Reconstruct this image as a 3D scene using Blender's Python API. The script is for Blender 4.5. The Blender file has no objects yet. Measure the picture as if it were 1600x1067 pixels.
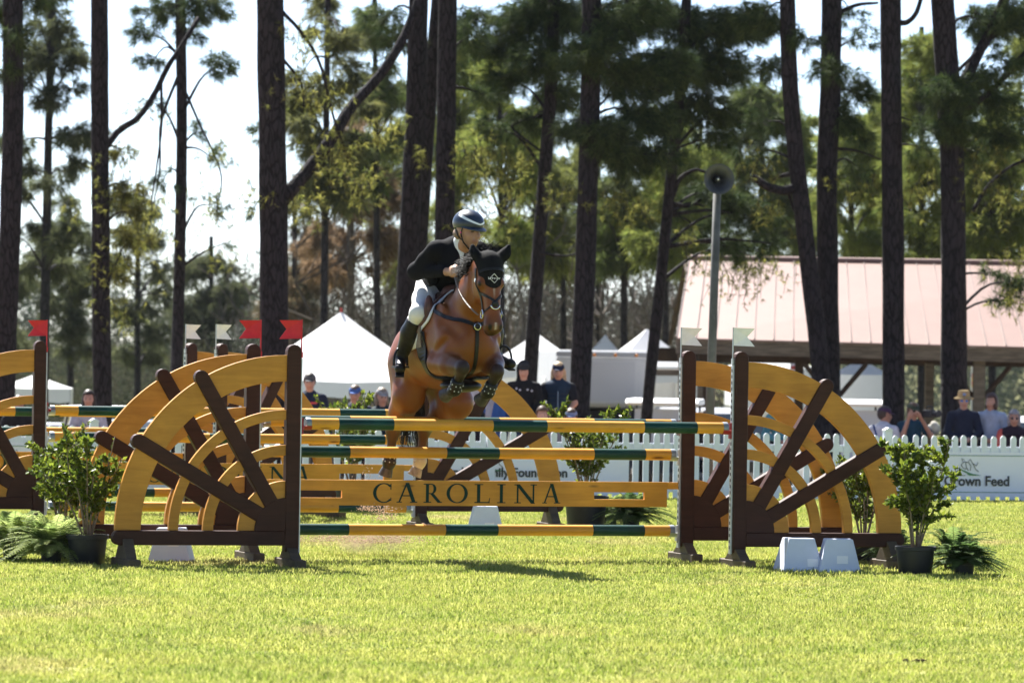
import bpy, bmesh, math, random
import numpy as np
from mathutils import Vector, Matrix
from mathutils.bvhtree import BVHTree
R = math.radians
random.seed(7); RNG = np.random.default_rng(7)
SC = bpy.context.scene
COL = SC.collection

# ------------------------------------------------------------------ camera
FPX, ROLL, CAMH, VH = 7756.0, R(0.9), 1.78, 12.0     # focal length in photo pixels, roll, eye height, horizon row below the middle
camd = bpy.data.cameras.new('camera'); cam = bpy.data.objects.new('camera', camd); COL.objects.link(cam)
camd.sensor_width = 36.0; camd.lens = 36.0 * FPX / 1600.0
camd.clip_start = 0.5; camd.clip_end = 6000
pitch = math.atan(VH / FPX)
cam.matrix_world = Matrix.Translation((0, 0, CAMH)) @ Matrix.Rotation(R(90) + pitch, 4, 'X') @ Matrix.Rotation(ROLL, 4, 'Z')
camd.dof.use_dof = True; camd.dof.focus_distance = 40.2; camd.dof.aperture_fstop = 5.0
SC.camera = cam
def at(px, py, D):
    """photo pixel + distance -> point of the place"""
    u, v = px - 800.0, py - 533.5
    c, s = math.cos(ROLL), math.sin(ROLL)
    return Vector(((u * c + v * s) / FPX * D, D, CAMH - ((-u * s + v * c) - VH) / FPX * D))

# ------------------------------------------------------------------ sky, sun, exposure
SUN_AZ, SUN_EL = R(-24), R(50)          # azimuth from +Y (away from the camera) towards +X
to_sun = Vector((math.sin(SUN_AZ) * math.cos(SUN_EL), math.cos(SUN_AZ) * math.cos(SUN_EL), math.sin(SUN_EL)))
W = bpy.data.worlds.new('World'); SC.world = W; W.use_nodes = True
wn = W.node_tree.nodes; wl = W.node_tree.links
sky = wn.new('ShaderNodeTexSky'); sky.sky_type = 'NISHITA'; sky.sun_disc = False
sky.sun_elevation = SUN_EL; sky.sun_rotation = SUN_AZ
sky.air_density = 0.5; sky.dust_density = 0.4; sky.ozone_density = 1.0
wn['Background'].inputs['Strength'].default_value = 0.066
wl.new(sky.outputs['Color'], wn['Background'].inputs['Color'])
sund = bpy.data.lights.new('sun', 'SUN'); sund.energy = 5.0; sund.angle = R(0.53); sund.color = (1.0, 0.965, 0.90)
sun = bpy.data.objects.new('sun', sund); COL.objects.link(sun)
sun.rotation_euler = to_sun.to_track_quat('Z', 'Y').to_euler(); sun.location = (-20, 60, 60)
SC.view_settings.view_transform = 'Standard'; SC.view_settings.look = 'None'
SC.view_settings.exposure = 1.95; SC.view_settings.gamma = 1.0
SC.view_settings.use_curve_mapping = False
SC.render.engine = 'CYCLES'
SC.cycles.max_bounces = 6; SC.cycles.diffuse_bounces = 3; SC.cycles.glossy_bounces = 3
SC.cycles.transmission_bounces = 4; SC.cycles.transparent_max_bounces = 8
SC.cycles.use_denoising = True

# ------------------------------------------------------------------ materials
MATS = {}
def mat(name, col, rough=0.6, spec=0.5, metal=0.0, var=0.0, scale=8.0, stretch=(1, 1, 1), bump=0.0, bscale=None, col2=None,
        trans=0.0, coords='Object', detail=4.0, sheen=0.0, coat=0.0, alpha=1.0):
    if name in MATS: return MATS[name]
    m = bpy.data.materials.new(name); m.use_nodes = True
    nt = m.node_tree; n = nt.nodes; l = nt.links
    b = n['Principled BSDF']
    b.inputs['Base Color'].default_value = (*col, 1); b.inputs['Roughness'].default_value = rough
    b.inputs['Specular IOR Level'].default_value = spec; b.inputs['Metallic'].default_value = metal
    if sheen: b.inputs['Sheen Weight'].default_value = sheen
    if coat: b.inputs['Coat Weight'].default_value = coat; b.inputs['Coat Roughness'].default_value = 0.15
    cs = None
    if var or bump or col2:
        tc = n.new('ShaderNodeTexCoord'); mp = n.new('ShaderNodeMapping'); mp.inputs['Scale'].default_value = stretch
        l.new(tc.outputs[coords], mp.inputs['Vector'])
        nz = n.new('ShaderNodeTexNoise'); nz.inputs['Scale'].default_value = scale; nz.inputs['Detail'].default_value = detail
        nz.inputs['Roughness'].default_value = 0.62
        l.new(mp.outputs['Vector'], nz.inputs['Vector'])
        mx = n.new('ShaderNodeMixRGB')
        c2 = col2 if col2 else tuple(max(0, c * (1 - var)) for c in col)
        c1 = col if col2 else tuple(min(1, c * (1 + var)) for c in col)
        rp = n.new('ShaderNodeMapRange'); rp.inputs['From Min'].default_value = 0.36; rp.inputs['From Max'].default_value = 0.64
        l.new(nz.outputs['Fac'], rp.inputs['Value']); l.new(rp.outputs['Result'], mx.inputs['Fac'])
        mx.inputs[1].default_value = (*c1, 1); mx.inputs[2].default_value = (*c2, 1)
        l.new(mx.outputs['Color'], b.inputs['Base Color']); cs = mx.outputs['Color']
        if bump:
            bp = n.new('ShaderNodeBump'); bp.inputs['Strength'].default_value = bump; bp.inputs['Distance'].default_value = 0.01
            if bscale:
                nb = n.new('ShaderNodeTexNoise'); nb.inputs['Scale'].default_value = bscale; nb.inputs['Detail'].default_value = 3
                l.new(mp.outputs['Vector'], nb.inputs['Vector']); l.new(nb.outputs['Fac'], bp.inputs['Height'])
            else: l.new(nz.outputs['Fac'], bp.inputs['Height'])
            l.new(bp.outputs['Normal'], b.inputs['Normal'])
    if trans:
        t = n.new('ShaderNodeBsdfTranslucent'); mi = n.new('ShaderNodeMixShader'); mi.inputs['Fac'].default_value = trans
        t.inputs['Color'].default_value = (*col, 1)
        if cs: l.new(cs, t.inputs['Color'])
        l.new(b.outputs[0], mi.inputs[1]); l.new(t.outputs[0], mi.inputs[2]); l.new(mi.outputs[0], n['Material Output'].inputs['Surface'])
    m.diffuse_color = (*col, 1)
    MATS[name] = m
    return m
def vmat(name, rough=0.6, spec=0.4, bump=0.0, bscale=60, sheen=0.0, var=0.12, vscale=9):
    """material that takes its colour (coat, cloth, hair) from the mesh colour attribute 'col'"""
    if name in MATS: return MATS[name]
    m = bpy.data.materials.new(name); m.use_nodes = True
    nt = m.node_tree; n = nt.nodes; l = nt.links; b = n['Principled BSDF']
    a = n.new('ShaderNodeAttribute'); a.attribute_name = 'col'
    tc = n.new('ShaderNodeTexCoord'); nz = n.new('ShaderNodeTexNoise'); nz.inputs['Scale'].default_value = vscale; nz.inputs['Detail'].default_value = 5
    l.new(tc.outputs['Object'], nz.inputs['Vector'])
    mr = n.new('ShaderNodeMapRange'); mr.inputs['To Min'].default_value = 1 - var * 2; mr.inputs['To Max'].default_value = 1 + var * 2
    l.new(nz.outputs['Fac'], mr.inputs['Value'])
    mx = n.new('ShaderNodeVectorMath'); mx.operation = 'SCALE'
    l.new(a.outputs['Color'], mx.inputs[0]); l.new(mr.outputs['Result'], mx.inputs['Scale'])
    l.new(mx.outputs['Vector'], b.inputs['Base Color'])
    b.inputs['Roughness'].default_value = rough; b.inputs['Specular IOR Level'].default_value = spec
    if sheen: b.inputs['Sheen Weight'].default_value = sheen
    if bump:
        nb = n.new('ShaderNodeTexNoise'); nb.inputs['Scale'].default_value = bscale; nb.inputs['Detail'].default_value = 4
        l.new(tc.outputs['Object'], nb.inputs['Vector'])
        bp = n.new('ShaderNodeBump'); bp.inputs['Strength'].default_value = bump; bp.inputs['Distance'].default_value = 0.01
        l.new(nb.outputs['Fac'], bp.inputs['Height']); l.new(bp.outputs['Normal'], b.inputs['Normal'])
    MATS[name] = m
    return m

# ------------------------------------------------------------------ object helpers
def link(o, parent=None):
    COL.objects.link(o)
    if parent is not None: o.parent = parent
    return o
def tag(o, label=None, cat=None, group=None, kind=None):
    if label: o['label'] = label
    if cat: o['category'] = cat
    if group: o['group'] = group
    if kind: o['kind'] = kind
    return o
def empty(name, loc=(0, 0, 0), rz=0.0, label=None, cat=None, group=None):
    o = bpy.data.objects.new(name, None); o.empty_display_size = 0.2
    o.location = loc; o.rotation_euler = (0, 0, rz); link(o)
    return tag(o, label, cat, group)
def mesh_obj(name, me, m=None, parent=None, loc=None, rz=None):
    o = bpy.data.objects.new(name, me)
    if m is not None:
        me.materials.clear(); me.materials.append(m)
    if loc is not None: o.location = loc
    if rz is not None: o.rotation_euler = (0, 0, rz)
    return link(o, parent)
def copy_tree(o, parent=None):
    c = o.copy(); COL.objects.link(c); c.parent = parent
    for ch in list(o.children): copy_tree(ch, c)
    return c

class MB:
    """collects shapes into one mesh"""
    def __init__(s): s.v = []; s.f = []; s.mi = []; s.cur = 0
    def add(s, vs, fs):
        n = len(s.v); s.v.extend([tuple(p) for p in vs]); s.f.extend([tuple(i + n for i in f) for f in fs]); s.mi.extend([s.cur] * len(fs)); return s
    def box(s, lo, hi, M=None):
        x0, y0, z0 = lo; x1, y1, z1 = hi
        vs = [Vector(p) for p in ((x0,y0,z0),(x1,y0,z0),(x1,y1,z0),(x0,y1,z0),(x0,y0,z1),(x1,y0,z1),(x1,y1,z1),(x0,y1,z1))]
        if M is not None: vs = [M @ p for p in vs]
        return s.add(vs, [(3,2,1,0),(4,5,6,7),(0,1,5,4),(1,2,6,5),(2,3,7,6),(3,0,4,7)])
    def prism(s, pts, y0, y1, M=None):
        """polygon in xz extruded along y"""
        n = len(pts)
        vs = [Vector((p[0], y0, p[1])) for p in pts] + [Vector((p[0], y1, p[1])) for p in pts]
        if M is not None: vs = [M @ p for p in vs]
        fs = [tuple(range(n)), tuple(range(2 * n - 1, n - 1, -1))] + [(i, n + i, n + (i + 1) % n, (i + 1) % n) for i in range(n)]
        return s.add(vs, fs)
    def strip(s, inner, outer, y0, y1):
        """solid band between two equal-length polylines in xz"""
        n = len(inner)
        vs = []
        for a, b in zip(inner, outer):
            vs += [(a[0], y0, a[1]), (b[0], y0, b[1]), (b[0], y1, b[1]), (a[0], y1, a[1])]
        fs = []
        for i in range(n - 1):
            a, b = 4 * i, 4 * i + 4
            for k in range(4): fs.append((a + k, a + (k + 1) % 4, b + (k + 1) % 4, b + k))
        fs += [(3, 2, 1, 0), tuple(4 * (n - 1) + k for k in range(4))]
        return s.add(vs, fs)
    def tube(s, pts, rad, seg=8, caps=True, flat=None):
        pts = [Vector(p) for p in pts]
        n = len(pts)
        if not hasattr(rad, '__len__'): rad = [rad] * n
        up = Vector((0, 0, 1)); t0 = (pts[1] - pts[0]).normalized()
        if abs(t0.dot(up)) > 0.95: up = Vector((1, 0, 0))
        rings = []
        nx = None
        for i in range(n):
            t = (pts[min(i + 1, n - 1)] - pts[max(i - 1, 0)]).normalized()
            if nx is None: nx = up.cross(t).normalized()
            else:
                nx = (nx - t * nx.dot(t))
                nx = nx.normalized() if nx.length > 1e-6 else up.cross(t).normalized()
            ny = t.cross(nx)
            k = 1.0 if flat is None else flat
            rings.append([pts[i] + (nx * math.cos(2*math.pi*j/seg) + ny * math.sin(2*math.pi*j/seg) * k) * rad[i] for j in range(seg)])
        vs = [p for r in rings for p in r]
        fs = [(i*seg + j, i*seg + (j+1) % seg, (i+1)*seg + (j+1) % seg, (i+1)*seg + j) for i in range(n - 1) for j in range(seg)]
        if caps: fs += [tuple(range(seg - 1, -1, -1)), tuple((n-1)*seg + j for j in range(seg))]
        return s.add(vs, fs)
    def lathe(s, prof, seg=24, M=None, cap=True):
        vs = []
        for r, z in prof:
            for j in range(seg):
                p = Vector((r * math.cos(2*math.pi*j/seg), r * math.sin(2*math.pi*j/seg), z))
                vs.append(M @ p if M is not None else p)
        n = len(prof)
        fs = [(i*seg + j, i*seg + (j+1) % seg, (i+1)*seg + (j+1) % seg, (i+1)*seg + j) for i in range(n - 1) for j in range(seg)]
        if cap: fs += [tuple(range(seg - 1, -1, -1)), tuple((n-1)*seg + j for j in range(seg))]
        return s.add(vs, fs)
    def ball(s, c, r, seg=10, rings=6):
        if not hasattr(r, '__len__'): r = (r, r, r)
        prof = [(math.sin(math.pi * i / rings), -math.cos(math.pi * i / rings)) for i in range(rings + 1)]
        prof[0] = (0.02, prof[0][1]); prof[-1] = (0.02, prof[-1][1])
        M = Matrix.Translation(c) @ Matrix.Diagonal((r[0], r[1], r[2], 1))
        return s.lathe(prof, seg, M)
    def mesh(s, name, smooth=False, auto=None):
        me = bpy.data.meshes.new(name); me.from_pydata(s.v, [], s.f)
        me.update()
        if any(s.mi): me.polygons.foreach_set('material_index', s.mi)
        if smooth or auto: me.polygons.foreach_set('use_smooth', [True] * len(me.polygons))
        if auto:
            bm = bmesh.new(); bm.from_mesh(me); lim = R(auto)
            for e in bm.edges:
                if len(e.link_faces) == 2 and e.calc_face_angle(0) > lim: e.smooth = False
            bm.to_mesh(me); bm.free()
        return me
    def build(s, name, m, parent=None, smooth=False, loc=None, rz=None, bevel=0, auto=None, seg=1):
        me = s.mesh(name, smooth, auto)
        if bevel:
            bm = bmesh.new(); bm.from_mesh(me)
            bmesh.ops.recalc_face_normals(bm, faces=bm.faces[:])
            es = [e for e in bm.edges if len(e.link_faces) == 2 and e.calc_face_angle(0) > R(35)]
            bmesh.ops.bevel(bm, geom=es, offset=bevel, segments=seg, affect='EDGES', profile=0.6)
            bm.to_mesh(me); bm.free()
        else:
            bm = bmesh.new(); bm.from_mesh(me); bmesh.ops.recalc_face_normals(bm, faces=bm.faces[:]); bm.to_mesh(me); bm.free()
        o = mesh_obj(name, me, None if isinstance(m, (list, tuple)) else m, parent, loc, rz)
        if isinstance(m, (list, tuple)):
            for q in m: me.materials.append(q)
        return o

def np_mesh(name, V, F, nper=3):
    """mesh from numpy vertices and faces of equal size"""
    me = bpy.data.meshes.new(name)
    V = np.asarray(V, np.float32); F = np.asarray(F, np.int32)
    me.vertices.add(len(V)); me.vertices.foreach_set('co', V.ravel())
    me.loops.add(F.size); me.loops.foreach_set('vertex_index', F.ravel())
    me.polygons.add(len(F)); me.polygons.foreach_set('loop_start', np.arange(0, F.size, nper, dtype=np.int32))
    me.polygons.foreach_set('loop_total', np.full(len(F), nper, np.int32))
    me.update(calc_edges=True); return me

# ------------------------------------------------------------------ bodies: smooth union of limbs and muscles -> one continuous surface
def cone(a, b, ra, rb, c=0, lat=1.0, k=None): return ('c', Vector(a), Vector(b), ra, rb, c, lat, k)
def ell(c0, r, c=0, rot=None, k=None): return ('e', Vector(c0), Vector(r), rot, None, c, 1.0, k)
def prim_dist(p, P):
    if p[0] == 'c':
        a = np.array(p[1]); b = np.array(p[2]); lat = p[6]
        Q = P
        if lat != 1.0:
            sc = np.array([1, 1 / lat, 1.0]); Q = P * sc; a = a * sc; b = b * sc
        ab = b - a; L = max(ab @ ab, 1e-9)
        t = np.clip(((Q - a) @ ab) / L, 0, 1)
        d = np.linalg.norm(Q - a - t[..., None] * ab, axis=-1) - (p[3] + (p[4] - p[3]) * t)
        return d * min(1, lat)
    Q = P - np.array(p[1]); r = np.array(p[2])
    if p[3] is not None: Q = Q @ np.array(p[3])
    k0 = np.linalg.norm(Q / r, axis=-1); k1 = np.linalg.norm(Q / (r * r), axis=-1)
    return k0 * (k0 - 1) / np.maximum(k1, 1e-6)
def sdf_body(name, prims, res=0.015, k=0.05, cols=None, clip=None, sigma=0.012, inflate=0.0, smooth_it=0, neg=()):
    lo = np.full(3, 1e9); hi = -lo
    bbs = []
    for p in prims:
        if p[0] == 'c':
            r = max(p[3], p[4]) * max(1, p[6]); A = np.minimum(p[1], p[2]) - r; B = np.maximum(p[1], p[2]) + r
        else:
            r = max(p[2]); A = np.array(p[1]) - r; B = np.array(p[1]) + r
        A = A - inflate; B = B + inflate
        bbs.append((A, B)); lo = np.minimum(lo, A); hi = np.maximum(hi, B)
    lo -= 3 * res; hi += 3 * res
    n = np.ceil((hi - lo) / res).astype(int) + 1
    ax = [lo[i] + res * np.arange(n[i]) for i in range(3)]
    D = np.full(n, 0.5)
    for p, (A, B) in zip(prims, bbs):
        i0 = np.maximum(0, np.floor((A - k - 2 * res - lo) / res).astype(int)); i1 = np.minimum(n, np.ceil((B + k + 2 * res - lo) / res).astype(int) + 1)
        G = np.stack(np.meshgrid(*[ax[q][i0[q]:i1[q]] for q in range(3)], indexing='ij'), -1)
        d = prim_dist(p, G) - inflate
        s = tuple(slice(i0[q], i1[q]) for q in range(3))
        o = D[s]; kk = p[7] or k; h = np.maximum(kk - np.abs(o - d), 0) / kk
        D[s] = np.minimum(o, d) - h * h * kk * 0.25
    for p in neg:                                             # grooves: smoothly cut away
        r = max(p[3], p[4]) + 0.08; A = np.minimum(p[1], p[2]) - r; B = np.maximum(p[1], p[2]) + r
        i0 = np.maximum(0, np.floor((A - lo) / res).astype(int)); i1 = np.minimum(n, np.ceil((B - lo) / res).astype(int) + 1)
        if (i1 <= i0).any(): continue
        G = np.stack(np.meshgrid(*[ax[q][i0[q]:i1[q]] for q in range(3)], indexing='ij'), -1); d = -prim_dist(p, G); s = tuple(slice(i0[q], i1[q]) for q in range(3))
        o = D[s]; kk = p[7] or 0.04; h = np.maximum(kk - np.abs(o - d), 0) / kk; D[s] = np.maximum(o, d) + h * h * kk * 0.25
    if clip is not None:
        G = np.stack(np.meshgrid(*ax, indexing='ij'), -1); D = np.maximum(D, clip(G))
    # naive surface nets
    S = D < 0
    c8 = np.stack([S[dx:n[0]-1+dx, dy:n[1]-1+dy, dz:n[2]-1+dz] for dx in (0, 1) for dy in (0, 1) for dz in (0, 1)], 0)
    cnt = c8.sum(0); act = (cnt > 0) & (cnt < 8)
    ci = np.argwhere(act); idx = -np.ones(act.shape, int); idx[act] = np.arange(len(ci))
    acc = np.zeros((len(ci), 3)); num = np.zeros(len(ci))
    offs = [np.array(o) for o in ((0,0,0),(0,0,1),(0,1,0),(0,1,1),(1,0,0),(1,0,1),(1,1,0),(1,1,1))]
    for a in range(8):
        for b in range(a + 1, 8):
            if np.abs(offs[a] - offs[b]).sum() != 1: continue
            da = D[tuple((ci + offs[a]).T)]; db = D[tuple((ci + offs[b]).T)]
            m = (da < 0) != (db < 0)
            t = da / np.where(np.abs(da - db) < 1e-12, 1, da - db)
            pos = offs[a] + t[:, None] * (offs[b] - offs[a])
            acc[m] += pos[m]; num[m] += 1
    V = lo + res * (ci + acc / num[:, None])
    F = []
    for axn in range(3):
        u, v = (axn + 1) % 3, (axn + 2) % 3
        sl0 = [slice(None)] * 3; sl1 = [slice(None)] * 3
        sl0[axn] = slice(0, n[axn] - 1); sl1[axn] = slice(1, n[axn])
        e = S[tuple(sl0)] != S[tuple(sl1)]
        pts = np.argwhere(e)
        ok = (pts[:, u] > 0) & (pts[:, v] > 0) & (pts[:, u] < n[u] - 1) & (pts[:, v] < n[v] - 1)
        pts = pts[ok]
        flip = S[tuple(pts.T)]
        q = []
        for du, dv in ((-1, -1), (0, -1), (0, 0), (-1, 0)):
            c = pts.copy(); c[:, u] += du; c[:, v] += dv; q.append(idx[tuple(c.T)])
        q = np.stack(q, 1)
        q[~flip] = q[~flip][:, ::-1]
        F.append(q)
    F = np.concatenate(F)
    F = F[(F >= 0).all(1)]
    for _ in range(smooth_it):
        s = np.zeros_like(V); c = np.zeros(len(V))
        for j in range(4):
            np.add.at(s, F[:, j], V[F[:, (j+1) % 4]] + V[F[:, (j-1) % 4]]); np.add.at(c, F[:, j], 2)
        V = V * 0.5 + 0.5 * s / np.maximum(c, 1)[:, None]
    me = np_mesh(name, V, F, 4)
    me.polygons.foreach_set('use_smooth', [True] * len(me.polygons))
    if cols is not None:
        w = np.zeros((len(V), 3)); tot = np.zeros(len(V))
        dm = np.stack([prim_dist(p, V) for p in prims], 0); dmin = dm.min(0)
        for i, p in enumerate(prims):
            ww = np.exp(-np.maximum(dm[i] - dmin, 0) / sigma); w += ww[:, None] * np.array(cols[p[5]]); tot += ww
        C = np.ones((len(V), 4), np.float32); C[:, :3] = w / tot[:, None]
        at_ = me.color_attributes.new('col', 'FLOAT_COLOR', 'POINT'); at_.data.foreach_set('color', C.ravel())
    return me
def set_cols(me, fn):
    """recolour vertices: fn(V, C) -> C"""
    n = len(me.vertices); V = np.zeros(n * 3, np.float32); me.vertices.foreach_get('co', V); V = V.reshape(-1, 3)
    a = me.color_attributes['col']; C = np.zeros(n * 4, np.float32); a.data.foreach_get('color', C); C = C.reshape(-1, 4)
    C[:, :3] = fn(V, C[:, :3]); a.data.foreach_set('color', C.ravel())
def bvh_of(me):
    return BVHTree.FromPolygons([v.co for v in me.vertices], [tuple(p.vertices) for p in me.polygons])
def on_surface(bvh, pts, off=0.006, sub=6, closed=False):
    """polyline laid on a surface: points are subdivided and snapped to it"""
    out = []
    pts = [Vector(p) for p in pts]
    if closed: pts = pts + [pts[0]]
    for a, b in zip(pts[:-1], pts[1:]):
        for i in range(sub):
            p = a.lerp(b, i / sub); h = bvh.find_nearest(p)
            out.append(h[0] + h[1] * off)
    h = bvh.find_nearest(pts[-1]); out.append(h[0] + h[1] * off)
    return out
def strap(bvh, pts, w, th=0.006, off=0.003, sub=6):
    """flat band lying on a surface"""
    P = on_surface(bvh, pts, off, sub); mb = MB(); n = len(P); vs = []
    for i, p in enumerate(P):
        t = (P[min(i+1, n-1)] - P[max(i-1, 0)]).normalized(); nn = bvh.find_nearest(p)[1]
        sd = t.cross(nn).normalized() * (w / 2); up = nn * th
        vs += [p - sd, p + sd, p + sd + up, p - sd + up]
    fs = [(4*i + k, 4*i + (k+1) % 4, 4*i + 4 + (k+1) % 4, 4*i + 4 + k) for i in range(n - 1) for k in range(4)]
    fs += [(3, 2, 1, 0), tuple(4*(n-1) + k for k in range(4))]
    mb.add(vs, fs); return mb
# ================================================================== ground
def gz(x, y):
    """height of the land: flat arena, falling away behind the fence"""
    t = min(1, max(0, (y - 63.5) / 34.0)); a = -1.0 * t * t * (3 - 2 * t)
    t2 = min(1, max(0, (y - 95) / 260.0)); return a - 3.6 * t2 * t2 * (3 - 2 * t2)
def ground_material():
    m = bpy.data.materials.new('ground'); m.use_nodes = True; n = m.node_tree.nodes; l = m.node_tree.links; b = n['Principled BSDF']
    b.inputs['Roughness'].default_value = 0.95; b.inputs['Specular IOR Level'].default_value = 0.1
    tc = n.new('ShaderNodeTexCoord')
    def noise(s, d=4):
        q = n.new('ShaderNodeTexNoise'); q.inputs['Scale'].default_value = s; q.inputs['Detail'].default_value = d; l.new(tc.outputs['Object'], q.inputs['Vector']); return q
    def mix(a, c, f):
        q = n.new('ShaderNodeMixRGB')
        for i, v in ((1, a), (2, c)):
            if isinstance(v, tuple): q.inputs[i].default_value = (*v, 1)
            else: l.new(v, q.inputs[i])
        l.new(f, q.inputs['Fac']); return q.outputs['Color']
    def ramp(s, lo, hi):
        q = n.new('ShaderNodeMapRange'); q.inputs['From Min'].default_value = lo; q.inputs['From Max'].default_value = hi; l.new(s, q.inputs['Value']); return q.outputs['Result']
    straw = mix((0.16, 0.085, 0.045), (0.26, 0.15, 0.085), ramp(noise(2.2).outputs['Fac'], 0.4, 0.6))
    green = mix((0.10, 0.115, 0.03), (0.17, 0.15, 0.06), ramp(noise(0.25).outputs['Fac'], 0.4, 0.6))
    sp = n.new('ShaderNodeSeparateXYZ'); l.new(tc.outputs['Object'], sp.inputs[0])
    c = mix(straw, green, ramp(sp.outputs['Y'], 78, 96))
    l.new(c, b.inputs['Base Color']); return m
gv = []; gf = []
ys = [-400, -120, -30, 0, 62.8, 64, 66, 68, 70, 73, 76, 80, 84, 88, 92, 96, 100, 110, 120, 140, 160, 180, 200, 220, 240, 260, 280, 300, 330, 360, 420, 600, 1200, 4000]
xs = [-3000, -800, -300, -120, -60, -30, -15, 0, 15, 30, 60, 120, 300, 800, 3000]
for y in ys:
    for x in xs: gv.append((x, y, gz(x, y) - 0.012))
for j in range(len(ys) - 1):
    for i in range(len(xs) - 1): gf.append((j*len(xs) + i, j*len(xs) + i + 1, (j+1)*len(xs) + i + 1, (j+1)*len(xs) + i))
gb = MB(); gb.add(gv, gf); ground = gb.build('ground', ground_material(), smooth=True); tag(ground, kind='structure')
# arena turf sheet and blades
def turf_material(name, blades):
    m = bpy.data.materials.new(name); m.use_nodes = True; n = m.node_tree.nodes; l = m.node_tree.links; b = n['Principled BSDF']
    b.inputs['Roughness'].default_value = 0.55 if blades else 0.9; b.inputs['Specular IOR Level'].default_value = 0.25
    ge = n.new('ShaderNodeNewGeometry')
    def noise(s, d=4, st=(1, 1, 1)):
        mp = n.new('ShaderNodeMapping'); mp.inputs['Scale'].default_value = st; l.new(ge.outputs['Position'], mp.inputs['Vector'])
        q = n.new('ShaderNodeTexNoise'); q.inputs['Scale'].default_value = s; q.inputs['Detail'].default_value = d; l.new(mp.outputs[0], q.inputs['Vector']); return q.outputs['Fac']
    def ramp(s, lo, hi):
        q = n.new('ShaderNodeMapRange'); q.inputs['From Min'].default_value = lo; q.inputs['From Max'].default_value = hi; l.new(s, q.inputs['Value']); return q.outputs['Result']
    def mix(a, c, f):
        q = n.new('ShaderNodeMixRGB')
        for i, v in ((1, a), (2, c)):
            if isinstance(v, tuple): q.inputs[i].default_value = (*v, 1)
            else: l.new(v, q.inputs[i])
        if isinstance(f, float): q.inputs['Fac'].default_value = f
        else: l.new(f, q.inputs['Fac'])
        return q.outputs['Color']
    green = mix((0.235, 0.295, 0.042), (0.370, 0.390, 0.074), ramp(noise(1.1, 5), 0.36, 0.62))
    green = mix(green, (0.120, 0.190, 0.028), ramp(noise(9, 3), 0.58, 0.75))
    straw = mix((0.48, 0.41, 0.18), (0.38, 0.27, 0.14), ramp(noise(3.1), 0.4, 0.6))
    c = mix(green, straw, ramp(noise(0.55, 6, (1, 0.55, 1)), 0.59, 0.74))
    if blades:
        at_ = n.new('ShaderNodeAttribute'); at_.attribute_name = 'tone'
        c = mix(c, mix((0.58, 0.52, 0.24), (0.10, 0.165, 0.026), ramp(at_.outputs['Fac'], 0.35, 0.65)), 0.34)
        t = n.new('ShaderNodeBsdfTranslucent'); mi = n.new('ShaderNodeMixShader'); mi.inputs['Fac'].default_value = 0.5
        l.new(c, b.inputs['Base Color']); l.new(c, t.inputs['Color'])
        l.new(b.outputs[0], mi.inputs[1]); l.new(t.outputs[0], mi.inputs[2]); l.new(mi.outputs[0], n['Material Output'].inputs['Surface'])
    else:
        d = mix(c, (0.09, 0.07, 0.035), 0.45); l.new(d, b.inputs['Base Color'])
    return m
tb = MB(); tb.add([(-60, 0, 0), (60, 0, 0), (60, 62.4, 0), (-60, 62.4, 0)], [(0, 1, 2, 3)])
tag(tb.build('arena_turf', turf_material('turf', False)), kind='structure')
# grass: a one-metre patch of blades, laid out over the visible arena
NB = 3400
ang = RNG.random(NB) * 2 * math.pi; px_ = RNG.random((NB, 2)) - 0.5
cl = RNG.random((60, 2)) - 0.5; pick = RNG.integers(0, 60, NB); mixm = RNG.random(NB) < 0.45
px_[mixm] = cl[pick[mixm]] + RNG.normal(0, 0.035, (mixm.sum(), 2))
hgt = 0.016 + 0.026 * RNG.random(NB) ** 1.8; hgt[mixm] *= 1.2; wid = 0.002 + 0.0024 * RNG.random(NB); lean = 0.5 * RNG.random(NB) + 0.1; la = RNG.random(NB) * 2 * math.pi
bx, by = np.cos(ang) * wid, np.sin(ang) * wid; lx, ly = np.cos(la) * lean * hgt, np.sin(la) * lean * hgt
GV = np.zeros((NB, 5, 3))
GV[:, 0] = np.c_[px_[:, 0] - bx, px_[:, 1] - by, np.zeros(NB) - 0.005]; GV[:, 1] = np.c_[px_[:, 0] + bx, px_[:, 1] + by, np.zeros(NB) - 0.005]
GV[:, 2] = np.c_[px_[:, 0] + bx * .8 + lx * .4, px_[:, 1] + by * .8 + ly * .4, hgt * .6]; GV[:, 3] = np.c_[px_[:, 0] - bx * .8 + lx * .4, px_[:, 1] - by * .8 + ly * .4, hgt * .6]
GV[:, 4] = np.c_[px_[:, 0] + lx, px_[:, 1] + ly, hgt * (1 - 0.25 * lean)]
i0 = np.arange(NB) * 5
GF = np.concatenate([np.c_[i0, i0 + 1, i0 + 2], np.c_[i0, i0 + 2, i0 + 3], np.c_[i0 + 3, i0 + 2, i0 + 4]])
gm = np_mesh('grass', GV.reshape(-1, 3), GF, 3)
ta = gm.attributes.new('tone', 'FLOAT', 'POINT'); ta.data.foreach_set('value', np.repeat(RNG.random(NB), 5).astype(np.float32))
grass = mesh_obj('grass', gm, turf_material('grass_blades', True))
tag(grass, 'short sunlit grass of the arena', 'grass', kind='stuff')
ng = bpy.data.node_groups.new('grass_layout', 'GeometryNodeTree')
ng.interface.new_socket('Geometry', in_out='INPUT', socket_type='NodeSocketGeometry'); ng.interface.new_socket('Geometry', in_out='OUTPUT', socket_type='NodeSocketGeometry')
N = ng.nodes; L = ng.links
gi_ = N.new('NodeGroupInput'); go_ = N.new('NodeGroupOutput')
grid = N.new('GeometryNodeMeshGrid'); grid.inputs['Size X'].default_value = 15.3; grid.inputs['Size Y'].default_value = 39.6
grid.inputs['Vertices X'].default_value = 18; grid.inputs['Vertices Y'].default_value = 45
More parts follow.
